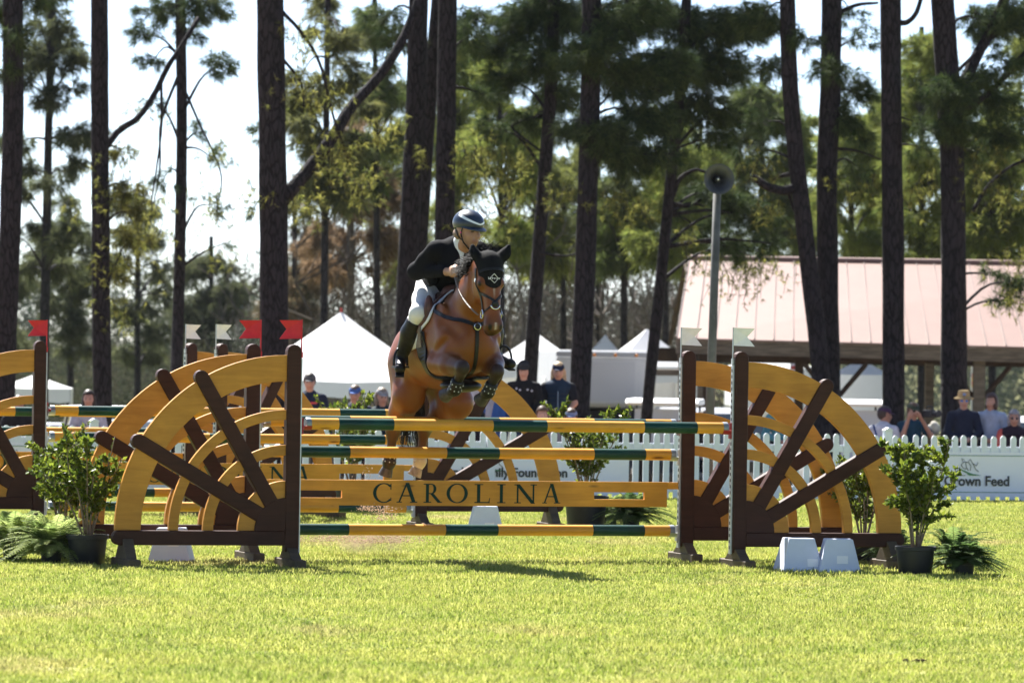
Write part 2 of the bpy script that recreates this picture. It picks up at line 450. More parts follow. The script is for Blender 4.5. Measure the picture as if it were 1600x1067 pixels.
sp_ = N.new('GeometryNodeSetPosition'); rv = N.new('FunctionNodeRandomValue'); rv.data_type = 'FLOAT_VECTOR'
rv.inputs[0].default_value = (-0.08, -0.08, 0); rv.inputs[1].default_value = (0.08, 0.08, 0.002)
tr = N.new('GeometryNodeTransform'); tr.inputs['Translation'].default_value = (0, 42.3, 0.002)
iop = N.new('GeometryNodeInstanceOnPoints'); rr_ = N.new('FunctionNodeRandomValue'); rr_.data_type = 'FLOAT_VECTOR'
rr_.inputs[0].default_value = (0, 0, 0); rr_.inputs[1].default_value = (0, 0, 6.283)
rs = N.new('FunctionNodeRandomValue'); rs.data_type = 'FLOAT_VECTOR'; rs.inputs[0].default_value = (1.05, 1.05, 0.75); rs.inputs[1].default_value = (1.3, 1.3, 1.25)
L.new(grid.outputs[0], tr.inputs[0]); L.new(tr.outputs[0], sp_.inputs['Geometry']); L.new(rv.outputs[0], sp_.inputs['Offset'])
L.new(sp_.outputs[0], iop.inputs['Points']); L.new(gi_.outputs[0], iop.inputs['Instance']); L.new(rr_.outputs[0], iop.inputs['Rotation']); L.new(rs.outputs[0], iop.inputs['Scale'])
L.new(iop.outputs[0], go_.inputs[0])
md_ = grass.modifiers.new('layout', 'NODES'); md_.node_group = ng

# ================================================================== picket fence
FA, FB = Vector((-5.76, 57.3, 0)), Vector((5.40, 60.4, 0))
fdir = (FB - FA).normalized(); fang = math.atan2(fdir.y, fdir.x)
white_paint = mat('white_paint', (0.74, 0.77, 0.84), 0.5, 0.4, var=0.06, scale=5)
fence = empty('picket_fence', FA, fang, 'white picket fence along the far side of the arena', 'fence')
def fx(px):
    """distance along the fence at a photo column"""
    k = (px - 800) / FPX; return (k * FA.y - FA.x) / (fdir.x - k * fdir.y)
pk = MB(); h_ = 0.815; w_ = 0.036
pts = [(-w_, 0.03), (w_, 0.03), (w_, h_ - 0.045)] + [(w_ * math.cos(t), h_ - 0.045 + 0.045 * math.sin(t)) for t in np.linspace(0.3, math.pi - 0.3, 6)] + [(-w_, h_ - 0.045)]
pk.prism(pts, -0.010, 0.010); pkm = pk.mesh('picket')
f0, f1 = fx(-470), fx(2070); step = 0.1265; k = f0
post_at = [fx(p) for p in (-471, -161, 149, 459, 769, 1079, 1389, 1699, 2009)]
pkm.materials.append(white_paint)
while k < f1:
    if min(abs(k - p) for p in post_at) > 0.075:
        o = bpy.data.objects.new('picket', pkm); o.location = (k, random.uniform(-0.002, 0.002), random.uniform(-0.006, 0.006)); o.rotation_euler = (0, random.uniform(-0.012, 0.012), 0); link(o, fence)
    k += step
for p in post_at:
    q = MB(); q.box((p - 0.047, -0.05, 0), (p + 0.047, 0.05, 0.86)); q.prism([(p - 0.055, 0.86), (p + 0.055, 0.86), (p + 0.055, 0.875), (p, 0.905), (p - 0.055, 0.875)], -0.055, 0.055)
    q.build('post', white_paint, fence, bevel=0.005)
for z in (0.60, 0.10):
    q = MB(); q.box((f0 - 0.05, 0.011, z), (f1 + 0.05, 0.045, z + 0.085)); q.build('rail', white_paint, fence, bevel=0.004)
# banners tied to the front of the pickets
ban_m = mat('banner_vinyl', (0.82, 0.81, 0.90), 0.45, 0.4, var=0.02, scale=2); line_m = mat('banner_green_line', (0.10, 0.22, 0.12), 0.5); ink_m = mat('banner_ink', (0.035, 0.035, 0.038), 0.5); grn_m = mat('logo_green', (0.05, 0.20, 0.08), 0.5)
def text_mesh(txt, size, m, parent, x, z, y, bold=0.008, align='CENTER', name='lettering', sx=1.0):
    c = bpy.data.curves.new(name, 'FONT'); c.body = txt; c.size = size; c.align_x = align; c.offset = bold; c.extrude = 0.0008; c.resolution_u = 3; c.fill_mode = 'BOTH'
    o = bpy.data.objects.new('txt', c); COL.objects.link(o)
    dg = bpy.context.evaluated_depsgraph_get(); me = bpy.data.meshes.new_from_object(o.evaluated_get(dg)); bpy.data.objects.remove(o)
    t = mesh_obj(name, me, m, parent); t.location = (x, y, z); t.rotation_euler = (R(90), 0, 0); t.scale = (sx, 1, 1); return t
def banner(pa, pb, txt, ts, label, tpx, logo_px=None, zt=0.15):
    a, b = fx(pa), fx(pb); mid = (a + b) / 2
    e = empty('banner', fence.matrix_world @ Vector((0, 0, 0)) if False else FA + fdir * mid, fang, label, 'banner', 'sponsor banners on the picket fence')
    hw = (b - a) / 2; z0, z1 = 0.075, 0.615
    q = MB(); nx = 30; vs = []
    for i in range(nx + 1):
        x = -hw + 2 * hw * i / nx; y = -0.020 - 0.004 * math.sin(i * 1.3) - 0.003 * math.sin(i * 0.37)
        for (yy, zz) in ((y, z0), (y, z1), (y + 0.004, z1), (y + 0.004, z0)): vs.append((x, yy, zz))
    fs = [(4*i + k, 4*i + (k+1) % 4, 4*i + 4 + (k+1) % 4, 4*i + 4 + k) for i in range(nx) for k in range(4)] + [(3, 2, 1, 0), tuple(4*nx + k for k in range(4))]
    q.add(vs, fs); q.build('sheet', ban_m, e, smooth=True, auto=40)
    for z in (z0 + 0.05, z1 - 0.045):
        q = MB(); q.box((-hw + 0.03, -0.0305, z), (hw - 0.03, -0.029, z + 0.008)); q.build('border_line', line_m, e)
    text_mesh(txt, ts, ink_m, e, fx(tpx) - mid, zt + z0, -0.0315, 0.0045)
    if logo_px:
        lx = fx(logo_px) - mid; q = MB(); y = -0.031
        for pl in ([(-.09, .10), (-.05, .14), (0, .13), (.03, .17), (.06, .12)], [(-.09, .10), (-.06, .06), (-.02, .05)], [(-.03, .13), (-.02, .07), (.01, .03)], [(.01, .13), (.04, .08), (.03, .03)], [(.06, .12), (.11, .09), (.13, .13)], [(.06, .12), (.10, .05), (.14, .02)], [(-.07, .14), (-.08, .18), (-.05, .16)]):
            q.tube([(lx + a_, y, 0.36 + b_) for a_, b_ in pl], 0.0045, 4)
        q.build('emblem', mat('logo_grey', (0.12, 0.13, 0.12), 0.5), e)
        q = MB(); q.prism([(lx - .14, .425), (lx - .05, .375), (lx + .02, .345), (lx + .18, .335), (lx + .05, .355), (lx - .03, .385)], -0.0315, -0.029); q.prism([(lx - .02, .352), (lx + .17, .332), (lx + .02, .332)], -0.0315, -0.029)
        q.build('emblem_swoosh', grn_m, e)
        q = MB(); q.box((lx - .16, -0.0315, .328), (lx - .03, -0.029, .336)); q.build('emblem_line', mat('logo_grey', (0.12, 0.13, 0.12), 0.5), e)
    return e
banner(1402, 1705, 'Triple Crown Feed', 0.168, 'white banner reading Crown Feed with small jumping horse mark', 1501, 1514, 0.135)
banner(580, 985, 'Border Family Foundation', 0.150, 'white banner with Foundation lettering behind the brown wing spokes', 789, 770, 0.195)
banner(-150, 240, 'Farm', 0.10, 'white banner at left edge of fence behind potted shrub', -40, 24, 0.10)
# ================================================================== trees
def bark_material(name, c1, c2, sc=1.0):
    if name in MATS: return MATS[name]
    m = bpy.data.materials.new(name); m.use_nodes = True; n = m.node_tree.nodes; l = m.node_tree.links; b = n['Principled BSDF']
    ge = n.new('ShaderNodeTexCoord'); mp = n.new('ShaderNodeMapping'); mp.inputs['Scale'].default_value = (1, 1, 0.28); l.new(ge.outputs['Object'], mp.inputs['Vector'])
    nz = n.new('ShaderNodeTexNoise'); nz.inputs['Scale'].default_value = 9; nz.inputs['Detail'].default_value = 3; l.new(mp.outputs[0], nz.inputs['Vector'])
    ad = n.new('ShaderNodeMixRGB'); ad.inputs['Fac'].default_value = 0.10; l.new(mp.outputs[0], ad.inputs[1]); l.new(nz.outputs['Color'], ad.inputs[2])
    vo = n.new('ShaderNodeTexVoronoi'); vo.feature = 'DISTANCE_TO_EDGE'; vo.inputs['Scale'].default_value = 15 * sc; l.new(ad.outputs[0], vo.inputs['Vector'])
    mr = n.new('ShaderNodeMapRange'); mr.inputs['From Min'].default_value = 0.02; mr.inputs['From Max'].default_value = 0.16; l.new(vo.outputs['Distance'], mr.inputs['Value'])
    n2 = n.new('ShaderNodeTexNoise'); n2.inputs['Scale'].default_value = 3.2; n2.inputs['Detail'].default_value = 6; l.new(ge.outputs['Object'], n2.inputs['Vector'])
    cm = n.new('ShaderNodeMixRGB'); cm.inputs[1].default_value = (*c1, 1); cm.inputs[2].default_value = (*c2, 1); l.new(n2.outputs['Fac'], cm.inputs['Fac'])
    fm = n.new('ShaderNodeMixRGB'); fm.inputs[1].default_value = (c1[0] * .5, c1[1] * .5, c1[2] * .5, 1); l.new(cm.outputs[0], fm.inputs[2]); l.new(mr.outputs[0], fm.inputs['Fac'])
    l.new(fm.outputs[0], b.inputs['Base Color']); b.inputs['Roughness'].default_value = 0.9; b.inputs['Specular IOR Level'].default_value = 0.2
    bp_ = n.new('ShaderNodeBump'); bp_.inputs['Strength'].default_value = 0.6; bp_.inputs['Distance'].default_value = 0.03; l.new(mr.outputs[0], bp_.inputs['Height']); l.new(bp_.outputs[0], b.inputs['Normal'])
    MATS[name] = m; return m
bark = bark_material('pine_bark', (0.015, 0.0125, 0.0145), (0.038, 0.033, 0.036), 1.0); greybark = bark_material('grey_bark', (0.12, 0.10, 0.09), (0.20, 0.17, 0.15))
def leaf_material(name, trans=0.45, rough=0.5):
    if name in MATS: return MATS[name]
    m = bpy.data.materials.new(name); m.use_nodes = True; n = m.node_tree.nodes; l = m.node_tree.links; b = n['Principled BSDF']
    a = n.new('ShaderNodeAttribute'); a.attribute_name = 'col'; l.new(a.outputs['Color'], b.inputs['Base Color']); b.inputs['Roughness'].default_value = rough; b.inputs['Specular IOR Level'].default_value = 0.3 if rough < 0.6 else 0.08
    t = n.new('ShaderNodeBsdfTranslucent'); l.new(a.outputs['Color'], t.inputs['Color']); mi = n.new('ShaderNodeMixShader'); mi.inputs['Fac'].default_value = trans
    l.new(b.outputs[0], mi.inputs[1]); l.new(t.outputs[0], mi.inputs[2]); l.new(mi.outputs[0], n['Material Output'].inputs['Surface']); MATS[name] = m; return m
needles = leaf_material('pine_needles', 0.58, 0.7); needles_d = leaf_material('near_pine_needles', 0.24, 0.7); leafm = leaf_material('broad_leaf', 0.52, 0.4)
def paint(me, cols):
    a = me.color_attributes.new('col', 'FLOAT_COLOR', 'POINT'); C = np.ones((len(cols), 4), np.float32); C[:, :3] = cols; a.data.foreach_set('color', C.ravel())
def tuft_mesh(name, P, Dr, n, ln, w, c1, c2, spread=1.0, var=0.35):
    """needle tufts: n thin triangles fanning out of every point P around direction Dr"""
    k = len(P); d = RNG.normal(0, spread, (k, n, 3)) + Dr[:, None, :] * 1.1; d[..., 2] -= 0.15
    d /= np.linalg.norm(d, axis=-1, keepdims=True); L_ = ln * (0.65 + 0.6 * RNG.random((k, n, 1)))
    sd = np.cross(d, RNG.normal(0, 1, (k, n, 3))); sd /= np.linalg.norm(sd, axis=-1, keepdims=True)
    base = P[:, None, :] + d * L_ * 0.08; tip = P[:, None, :] + d * L_ + np.array([0, 0, -1]) * (L_ ** 2) * 0.5
    V = np.stack([base - sd * w, base + sd * w, tip], 2).reshape(-1, 3); F = np.arange(len(V)).reshape(-1, 3)
    me = np_mesh(name, V, F, 3)
    t = np.repeat(np.clip(RNG.random(k) + RNG.normal(0, 0.15, k), 0, 1), n * 3)[:, None]; br = np.repeat(1 + var * (RNG.random(k) - 0.5) * 2, n * 3)[:, None]
    paint(me, (np.array(c1) * (1 - t) + np.array(c2) * t) * br); return me
def twigs(center, rad, count, per, rnd, drop=0.25, axis=None):
    """tuft points on short twigs filling an ellipsoid bough; returns points, directions, twig lines"""
    P, Dd, lines = [], [], []
    c = np.array(center)
    for _ in range(count):
        u = rnd.normal(0, 1, 3); u /= np.linalg.norm(u); r = rnd.random() ** 0.45
        e = c + u * r * np.array(rad); d = u * np.array([1, 1, 0.5]) + np.array([0, 0, -drop]) + (np.array(axis) if axis is not None else 0); d /= np.linalg.norm(d)
        ln = (0.35 + 0.5 * rnd.random()) * np.mean(rad) * 0.8; s = e - d * ln; lines.append((s, e))
        for i in range(per):
            t = 0.35 + 0.65 * (i + rnd.random()) / per; P.append(s + (e - s) * t + rnd.normal(0, 0.03, 3)); Dd.append(d)
    return P, Dd, lines
NR = np.random.default_rng(11)
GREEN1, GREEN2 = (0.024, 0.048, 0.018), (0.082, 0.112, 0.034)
def curve_pts(pts, n=14):
    """smooth polyline through control points"""
    P = [Vector(p) for p in pts]
    if len(P) == 2: return [P[0].lerp(P[1], i / (n - 1)) for i in range(n)]
    Q = [P[0] + (P[0] - P[1])] + P + [P[-1] + (P[-1] - P[-2])]; out = []
    m = len(P) - 1
    for i in range(n):
        t = i / (n - 1) * m; k = min(int(t), m - 1); f = t - k; a, b, c, d = Q[k:k+4]
        out.append(0.5 * ((2*b) + (c - a)*f + (2*a - 5*b + 4*c - d)*f*f + (3*b - a - 3*c + d)*f**3))
    return out
def rough_tube(q, pts, rad, seg=12, amp=0.06, rnd=random.Random(2)):
    i0 = len(q.v); q.tube(pts, rad, seg)
    for i in range(i0, len(q.v)):
        k = (i - i0) // seg; c = pts[min(k, len(pts) - 1)]; v = Vector(q.v[i]); q.v[i] = tuple(c + (v - c) * (1 + rnd.uniform(-amp, amp)))
def pine(trunk, D, wpx, label, boughs=(), limbs=(), cat='tree', group='tall pine trunks behind the fence', dens=1.0, c1=GREEN1, c2=GREEN2, top=True, name='pine_tree', bm=None, tuft=(12, 0.20, 0.0055), sprays=()):
    """trunk: photo points from top to bottom; boughs: (px, py, radius px, density, extra depth)"""
    if group == 'tall pine trunks behind the fence': D *= 1.26
    sc = D / FPX; base = at(trunk[-1][0], trunk[-1][1], D); g = gz(base.x, D)
    if group == 'tall pine trunks behind the fence': sprays = SPR.get(trunk[0][0], ())
    pts = [at(x, y, D) for x, y in trunk]
    dz = (pts[-1] - pts[-2]).normalized(); foot = Vector((pts[-1].x + dz.x * 0.5, D, g - 0.05))
    up = (pts[0] - pts[1]).normalized(); up.z = max(up.z, 0.5); tp = pts[0] + up * ((7.0 if group == 'tall pine trunks behind the fence' else 2.0) if top else 0.2)
    cp = curve_pts([foot] + pts[::-1] + [tp], 22); h = max(0.1, tp.z - g)
    wb, wt = wpx if hasattr(wpx, '__len__') else (wpx, wpx * 0.8)
    rad = []
    for p in cp:
        t = (p.z - g) / h; r = (wb + (wt - wb) * t) * sc / 2; r *= 1 + 0.55 * math.exp(-max(0, p.z - g) / 0.35); rad.append(r)
    root = empty(name, (foot.x, D, g), 0, label, cat, group); off = Vector((foot.x, D, g))
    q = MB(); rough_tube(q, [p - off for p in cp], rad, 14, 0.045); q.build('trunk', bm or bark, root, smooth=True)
    tw = MB(); near_ = group == 'tall pine trunks behind the fence'; q = MB()
    if near_ and trunk[0][0] > 600:      # the crown goes on above the picture and shades the spectators
        boughs = list(boughs) + [(trunk[0][0] + NR.uniform(-150, 150), NR.uniform(-480, -130), NR.uniform(60, 95), 0.24, NR.uniform(-1.5, 1.5)) for _ in range(8)]
    for pl, r0, r1 in limbs:
        q = MB()
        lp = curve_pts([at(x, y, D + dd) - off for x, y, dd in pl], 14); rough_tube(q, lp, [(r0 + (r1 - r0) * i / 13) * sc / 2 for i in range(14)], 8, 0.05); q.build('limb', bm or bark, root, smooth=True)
    P, Dd = [], []; q = MB()
    for (x, y, r, dn, dd) in boughs:
        if near_: q = MB()
        c = at(x, y, D + dd) - off; rw = r * sc
        # branch from the trunk to the bough
        tz = c.z + g - NR.uniform(-0.3, 0.9); near = min(cp, key=lambda p: abs(p.z - tz)) - off
        mid = near.lerp(c, 0.5) + Vector((0, 0, NR.uniform(0.0, 0.25)))
        bl = curve_pts([near, mid, c], 8); rr0 = 0.02 + 0.012 * (c - near).length
        rough_tube(q, bl, [rr0 * (1 - 0.75 * i / 7) for i in range(8)], 5, 0.1)
        if near_: q.build('branch', bm or bark, root, smooth=True)
        ax = np.array(((c - near) * Vector((1, 1, 0))).normalized()) * 0.5
        cnt = max(3, int(70 * dn * dens * (rw / 0.5) ** 2))
        p_, d_, ln = twigs(c, (rw, rw, rw * 0.62), cnt, 4, NR, 0.3, ax); P += p_; Dd += d_
        for s_, e_ in ln[::3]: tw.tube([s_, e_], [0.009, 0.004], 3, False)
    if not near_ and q.v: tag(q.build('branches', bm or bark, root, smooth=True), kind='stuff')
    if tw.v: tag(tw.build('twigs', bm or bark, root, smooth=True), kind='stuff')
    if P: mesh_obj('crown', tuft_mesh('crown', np.array(P), np.array(Dd), tuft[0], tuft[1], tuft[2], c1, c2, 0.75), needles_d if near_ and c1 == GREEN1 else needles, root)
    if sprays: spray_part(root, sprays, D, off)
    return root
def spray_part(root, sprays, D, off):
    """thin hanging twigs with small sunlit tufts"""
    P, Dd = [], []; q = MB(); sc = D / FPX
    for (x, y, r, n) in sprays:
        for _ in range(n):
            a = NR.normal(0, 0.5, 2); p = at(x + a[0] * r, y + a[1] * r * 0.6 - r * 0.5, D + NR.uniform(-.9, .9)) - off; ln = NR.uniform(.25, .7) * r * sc * 1.6; sw = Vector(NR.normal(0, .35, 3)); sw.z = -1; sw.normalize()
            e = p + sw * ln; m_ = p.lerp(e, .5) + Vector(NR.normal(0, .05, 3)); q.tube([p, m_, e], [.007, .005, .003], 3, False)
            for t in np.linspace(.15, 1, NR.integers(3, 7)):
                b = p.lerp(m_, t * 2) if t < .5 else m_.lerp(e, t * 2 - 1); P.append(np.array(b) + NR.normal(0, .035, 3)); Dd.append(NR.normal(0, .5, 3) + np.array([0, 0, -.3]))
    tag(q.build('hanging_twigs', bark, root), kind='stuff')
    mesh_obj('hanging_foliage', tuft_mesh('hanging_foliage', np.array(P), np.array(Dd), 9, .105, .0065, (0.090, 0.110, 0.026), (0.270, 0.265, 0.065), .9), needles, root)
SPR = {155: [(200, 310, 60, 26), (190, 420, 46, 22), (225, 385, 46, 18), (185, 490, 36, 14), (130, 330, 30, 6)], 281: [(325, 340, 50, 14), (250, 330, 40, 10), (345, 250, 36, 10), (350, 420, 30, 6), (235, 190, 34, 8)],
       421: [(400, 320, 30, 8), (480, 150, 60, 24), (520, 250, 56, 26), (570, 300, 50, 22), (600, 210, 44, 16), (480, 330, 40, 14), (470, 60, 40, 14)], 700: [(740, 260, 56, 30), (775, 320, 56, 28), (800, 270, 46, 20), (745, 370, 44, 18), (660, 250, 30, 6)],
       1075: [(1110, 420, 40, 16), (1165, 440, 46, 20), (1205, 425, 30, 12), (1075, 380, 26, 8), (1010, 330, 30, 10)], 1229: [(1190, 270, 44, 16), (1205, 340, 40, 14)], 1391: [(1440, 300, 44, 20), (1350, 310, 40, 16)], 1470: [(1560, 320, 56, 26), (1530, 260, 40, 16), (1575, 470, 34, 18), (1590, 420, 36, 16)], 925: [(960, 330, 44, 16), (880, 300, 40, 14)]}
# ---- near pines, left to right
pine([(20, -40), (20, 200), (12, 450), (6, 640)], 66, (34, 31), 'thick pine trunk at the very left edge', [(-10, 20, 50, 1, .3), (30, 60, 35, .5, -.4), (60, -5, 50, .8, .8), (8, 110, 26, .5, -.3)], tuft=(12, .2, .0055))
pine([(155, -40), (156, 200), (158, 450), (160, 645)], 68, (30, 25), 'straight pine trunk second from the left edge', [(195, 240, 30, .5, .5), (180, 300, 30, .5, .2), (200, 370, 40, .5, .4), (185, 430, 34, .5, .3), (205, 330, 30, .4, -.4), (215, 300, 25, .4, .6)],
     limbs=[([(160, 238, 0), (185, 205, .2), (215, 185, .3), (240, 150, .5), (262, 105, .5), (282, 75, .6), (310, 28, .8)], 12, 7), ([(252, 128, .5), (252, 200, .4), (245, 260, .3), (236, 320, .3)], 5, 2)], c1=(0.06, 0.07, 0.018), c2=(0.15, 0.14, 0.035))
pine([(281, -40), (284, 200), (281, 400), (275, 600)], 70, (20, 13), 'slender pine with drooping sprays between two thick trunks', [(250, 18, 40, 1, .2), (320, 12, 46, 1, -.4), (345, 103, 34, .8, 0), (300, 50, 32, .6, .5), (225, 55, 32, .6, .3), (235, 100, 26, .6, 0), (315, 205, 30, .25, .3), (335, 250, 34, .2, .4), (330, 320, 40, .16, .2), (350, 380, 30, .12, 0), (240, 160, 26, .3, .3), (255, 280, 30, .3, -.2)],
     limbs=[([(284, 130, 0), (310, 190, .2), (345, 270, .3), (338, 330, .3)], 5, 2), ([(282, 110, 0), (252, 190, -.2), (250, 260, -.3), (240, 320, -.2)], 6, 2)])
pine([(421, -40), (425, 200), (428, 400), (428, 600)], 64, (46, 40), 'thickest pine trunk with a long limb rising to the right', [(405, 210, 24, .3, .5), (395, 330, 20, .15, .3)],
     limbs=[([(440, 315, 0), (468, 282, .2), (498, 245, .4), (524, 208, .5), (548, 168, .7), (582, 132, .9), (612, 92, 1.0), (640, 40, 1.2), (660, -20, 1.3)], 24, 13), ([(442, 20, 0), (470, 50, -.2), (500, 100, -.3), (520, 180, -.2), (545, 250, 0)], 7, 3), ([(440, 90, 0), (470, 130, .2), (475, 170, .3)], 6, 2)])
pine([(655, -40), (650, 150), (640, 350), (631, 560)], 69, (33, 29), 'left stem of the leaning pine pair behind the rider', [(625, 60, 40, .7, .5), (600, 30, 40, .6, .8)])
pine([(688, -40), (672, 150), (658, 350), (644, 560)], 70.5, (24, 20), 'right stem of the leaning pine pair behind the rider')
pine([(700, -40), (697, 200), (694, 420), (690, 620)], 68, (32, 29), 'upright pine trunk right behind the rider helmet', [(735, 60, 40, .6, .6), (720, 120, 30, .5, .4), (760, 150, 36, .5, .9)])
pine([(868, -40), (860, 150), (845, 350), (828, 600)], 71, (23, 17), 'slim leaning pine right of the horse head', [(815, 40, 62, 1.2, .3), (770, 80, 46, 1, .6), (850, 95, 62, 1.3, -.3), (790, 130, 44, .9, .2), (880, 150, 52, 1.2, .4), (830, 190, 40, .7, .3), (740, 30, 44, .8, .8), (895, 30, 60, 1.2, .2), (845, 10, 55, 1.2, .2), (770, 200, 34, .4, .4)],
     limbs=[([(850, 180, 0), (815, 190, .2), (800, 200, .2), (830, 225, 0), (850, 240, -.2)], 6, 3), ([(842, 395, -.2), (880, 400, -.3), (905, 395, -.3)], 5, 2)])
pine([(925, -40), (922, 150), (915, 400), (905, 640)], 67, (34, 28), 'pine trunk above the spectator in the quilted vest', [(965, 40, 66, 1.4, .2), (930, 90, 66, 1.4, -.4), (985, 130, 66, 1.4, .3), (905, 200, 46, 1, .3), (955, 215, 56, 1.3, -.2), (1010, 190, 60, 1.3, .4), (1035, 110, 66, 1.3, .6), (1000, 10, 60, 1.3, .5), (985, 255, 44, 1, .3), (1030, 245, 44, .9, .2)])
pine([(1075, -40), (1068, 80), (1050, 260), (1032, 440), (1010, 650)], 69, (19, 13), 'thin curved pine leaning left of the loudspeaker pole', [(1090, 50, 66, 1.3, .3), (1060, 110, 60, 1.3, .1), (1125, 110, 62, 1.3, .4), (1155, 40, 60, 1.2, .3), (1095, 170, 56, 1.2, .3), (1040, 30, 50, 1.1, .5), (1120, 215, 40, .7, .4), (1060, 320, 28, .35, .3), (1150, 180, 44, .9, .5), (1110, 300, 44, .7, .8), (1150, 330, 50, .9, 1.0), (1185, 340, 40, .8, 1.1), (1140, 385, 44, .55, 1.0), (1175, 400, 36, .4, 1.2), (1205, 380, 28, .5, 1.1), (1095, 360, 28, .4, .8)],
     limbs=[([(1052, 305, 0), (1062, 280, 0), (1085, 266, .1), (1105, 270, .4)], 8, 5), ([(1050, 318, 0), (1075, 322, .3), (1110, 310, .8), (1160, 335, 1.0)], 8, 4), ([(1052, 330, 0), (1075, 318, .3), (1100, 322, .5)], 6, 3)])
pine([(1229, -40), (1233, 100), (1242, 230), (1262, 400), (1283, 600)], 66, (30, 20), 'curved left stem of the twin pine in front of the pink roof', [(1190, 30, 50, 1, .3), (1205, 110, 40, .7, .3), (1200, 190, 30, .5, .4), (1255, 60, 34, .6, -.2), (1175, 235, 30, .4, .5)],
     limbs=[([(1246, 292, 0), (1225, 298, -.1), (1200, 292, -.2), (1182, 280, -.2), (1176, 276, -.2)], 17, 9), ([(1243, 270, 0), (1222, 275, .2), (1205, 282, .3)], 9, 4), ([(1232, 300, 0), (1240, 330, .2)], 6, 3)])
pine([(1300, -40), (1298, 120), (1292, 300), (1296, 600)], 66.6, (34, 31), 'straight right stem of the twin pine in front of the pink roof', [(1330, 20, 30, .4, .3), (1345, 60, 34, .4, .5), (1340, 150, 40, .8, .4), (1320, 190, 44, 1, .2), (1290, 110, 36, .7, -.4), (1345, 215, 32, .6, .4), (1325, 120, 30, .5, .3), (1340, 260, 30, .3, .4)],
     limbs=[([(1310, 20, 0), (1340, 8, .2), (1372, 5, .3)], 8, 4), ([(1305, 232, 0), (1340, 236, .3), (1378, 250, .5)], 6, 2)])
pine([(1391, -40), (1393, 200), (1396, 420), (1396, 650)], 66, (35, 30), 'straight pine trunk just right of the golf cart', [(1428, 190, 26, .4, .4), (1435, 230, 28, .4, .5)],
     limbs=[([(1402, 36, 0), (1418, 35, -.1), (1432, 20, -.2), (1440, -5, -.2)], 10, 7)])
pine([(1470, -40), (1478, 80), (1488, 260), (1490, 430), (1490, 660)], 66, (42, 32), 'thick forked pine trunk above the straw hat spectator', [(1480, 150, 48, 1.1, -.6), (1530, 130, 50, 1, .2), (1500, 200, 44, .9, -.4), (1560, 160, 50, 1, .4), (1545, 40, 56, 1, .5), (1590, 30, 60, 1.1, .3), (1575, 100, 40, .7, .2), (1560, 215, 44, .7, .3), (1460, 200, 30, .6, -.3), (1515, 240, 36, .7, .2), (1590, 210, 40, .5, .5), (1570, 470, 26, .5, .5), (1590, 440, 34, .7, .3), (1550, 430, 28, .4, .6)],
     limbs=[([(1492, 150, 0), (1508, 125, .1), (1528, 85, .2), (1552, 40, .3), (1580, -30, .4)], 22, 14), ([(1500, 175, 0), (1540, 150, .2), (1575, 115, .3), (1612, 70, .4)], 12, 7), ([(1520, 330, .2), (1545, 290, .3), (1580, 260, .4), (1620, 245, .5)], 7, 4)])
# ---- farther pines
def crown_pine(px, D, ytop, ybot_crown, wpx, label, spread, n, c1, c2, seed, lean=0, name='pine_tree', group='far pines', dens=1.0, tuft=(7, .34, .013)):
    rn = np.random.default_rng(seed); b = []
    for i in range(n):
        t = rn.random(); y = ytop + (ybot_crown - ytop) * t; s = spread * (0.35 + 0.65 * min(1, t * 2.2)) * (1 - 0.25 * t)
        b.append((px + lean * (y - 600) / 600 + rn.uniform(-1, 1) * s, y + rn.uniform(-10, 10), rn.uniform(20, 36), dens * rn.uniform(.5, 1.1), rn.uniform(-1.6, 1.6)))
    return pine([(px - lean * 1.05, -60 if ytop < 30 else ytop), (px - lean * 0.5, 250 if ytop < 200 else (ytop + 600) / 2), (px, 600)], D, (wpx, wpx * 0.55), label, b, (), 'tree', group, 0.5, c1, c2, ytop < 30, name, greybark if name != 'pine_tree' else bark, tuft)
YG1, YG2 = (0.075, 0.110, 0.024), (0.215, 0.235, 0.055); GG1, GG2 = (0.05, 0.062, 0.030), (0.10, 0.11, 0.05); BR1, BR2 = (0.13, 0.085, 0.05), (0.22, 0.15, 0.09)
crown_pine(68, 118, 0, 430, 17, 'grey green pine with bare lower limbs between the two left trunks', 75, 30, GG1, GG2, 1, -14)
crown_pine(110, 150, 330, 560, 12, 'low dark pine beyond the two left trunks', 60, 20, GG1, GG2, 2)
crown_pine(8, 140, 380, 560, 12, 'low pine behind the leftmost trunk', 50, 12, GG1, GG2, 21)
crown_pine(505, 112, 0, 330, 14, 'tall pine seen through the long slanting limb', 70, 34, GG1, (0.15, 0.15, 0.05), 3, -8)
crown_pine(590, 120, 0, 300, 12, 'tall far pine left of the leaning pair', 60, 22, YG1, GG2, 4, 5)
crown_pine(548, 130, 180, 470, 16, 'brown leaved tree behind the big white tent', 75, 30, BR1, BR2, 5, 0, 'oak_tree')
crown_pine(715, 128, 60, 330, 15, 'sunlit far pine behind the rider helmet', 65, 30, YG1, YG2, 6)
crown_pine(785, 116, 100, 400, 12, 'yellow green far pine right above the horse ears', 62, 34, YG1, YG2, 7, 6)
crown_pine(975, 122, 250, 420, 14, 'far pine with bare trunk right of the vest spectator', 60, 22, YG1, GG2, 8)
crown_pine(1040, 120, 180, 420, 12, 'bright yellow green pine behind the curved thin pine', 62, 34, YG1, YG2, 9)
crown_pine(1190, 130, 120, 420, 13, 'far pine behind the loudspeaker', 70, 34, YG1, GG2, 10)
crown_pine(1330, 126, 200, 430, 14, 'bright pine above the roof between twin pine and golf cart trunk', 60, 36, YG1, YG2, 11)
crown_pine(1440, 121, 60, 430, 14, 'sunlit pine above the roof right of the golf cart trunk', 58, 44, YG1, YG2, 12)
crown_pine(1550, 119, 180, 430, 14, 'dense bright pine above the right part of the roof', 70, 54, YG1, YG2, 13)
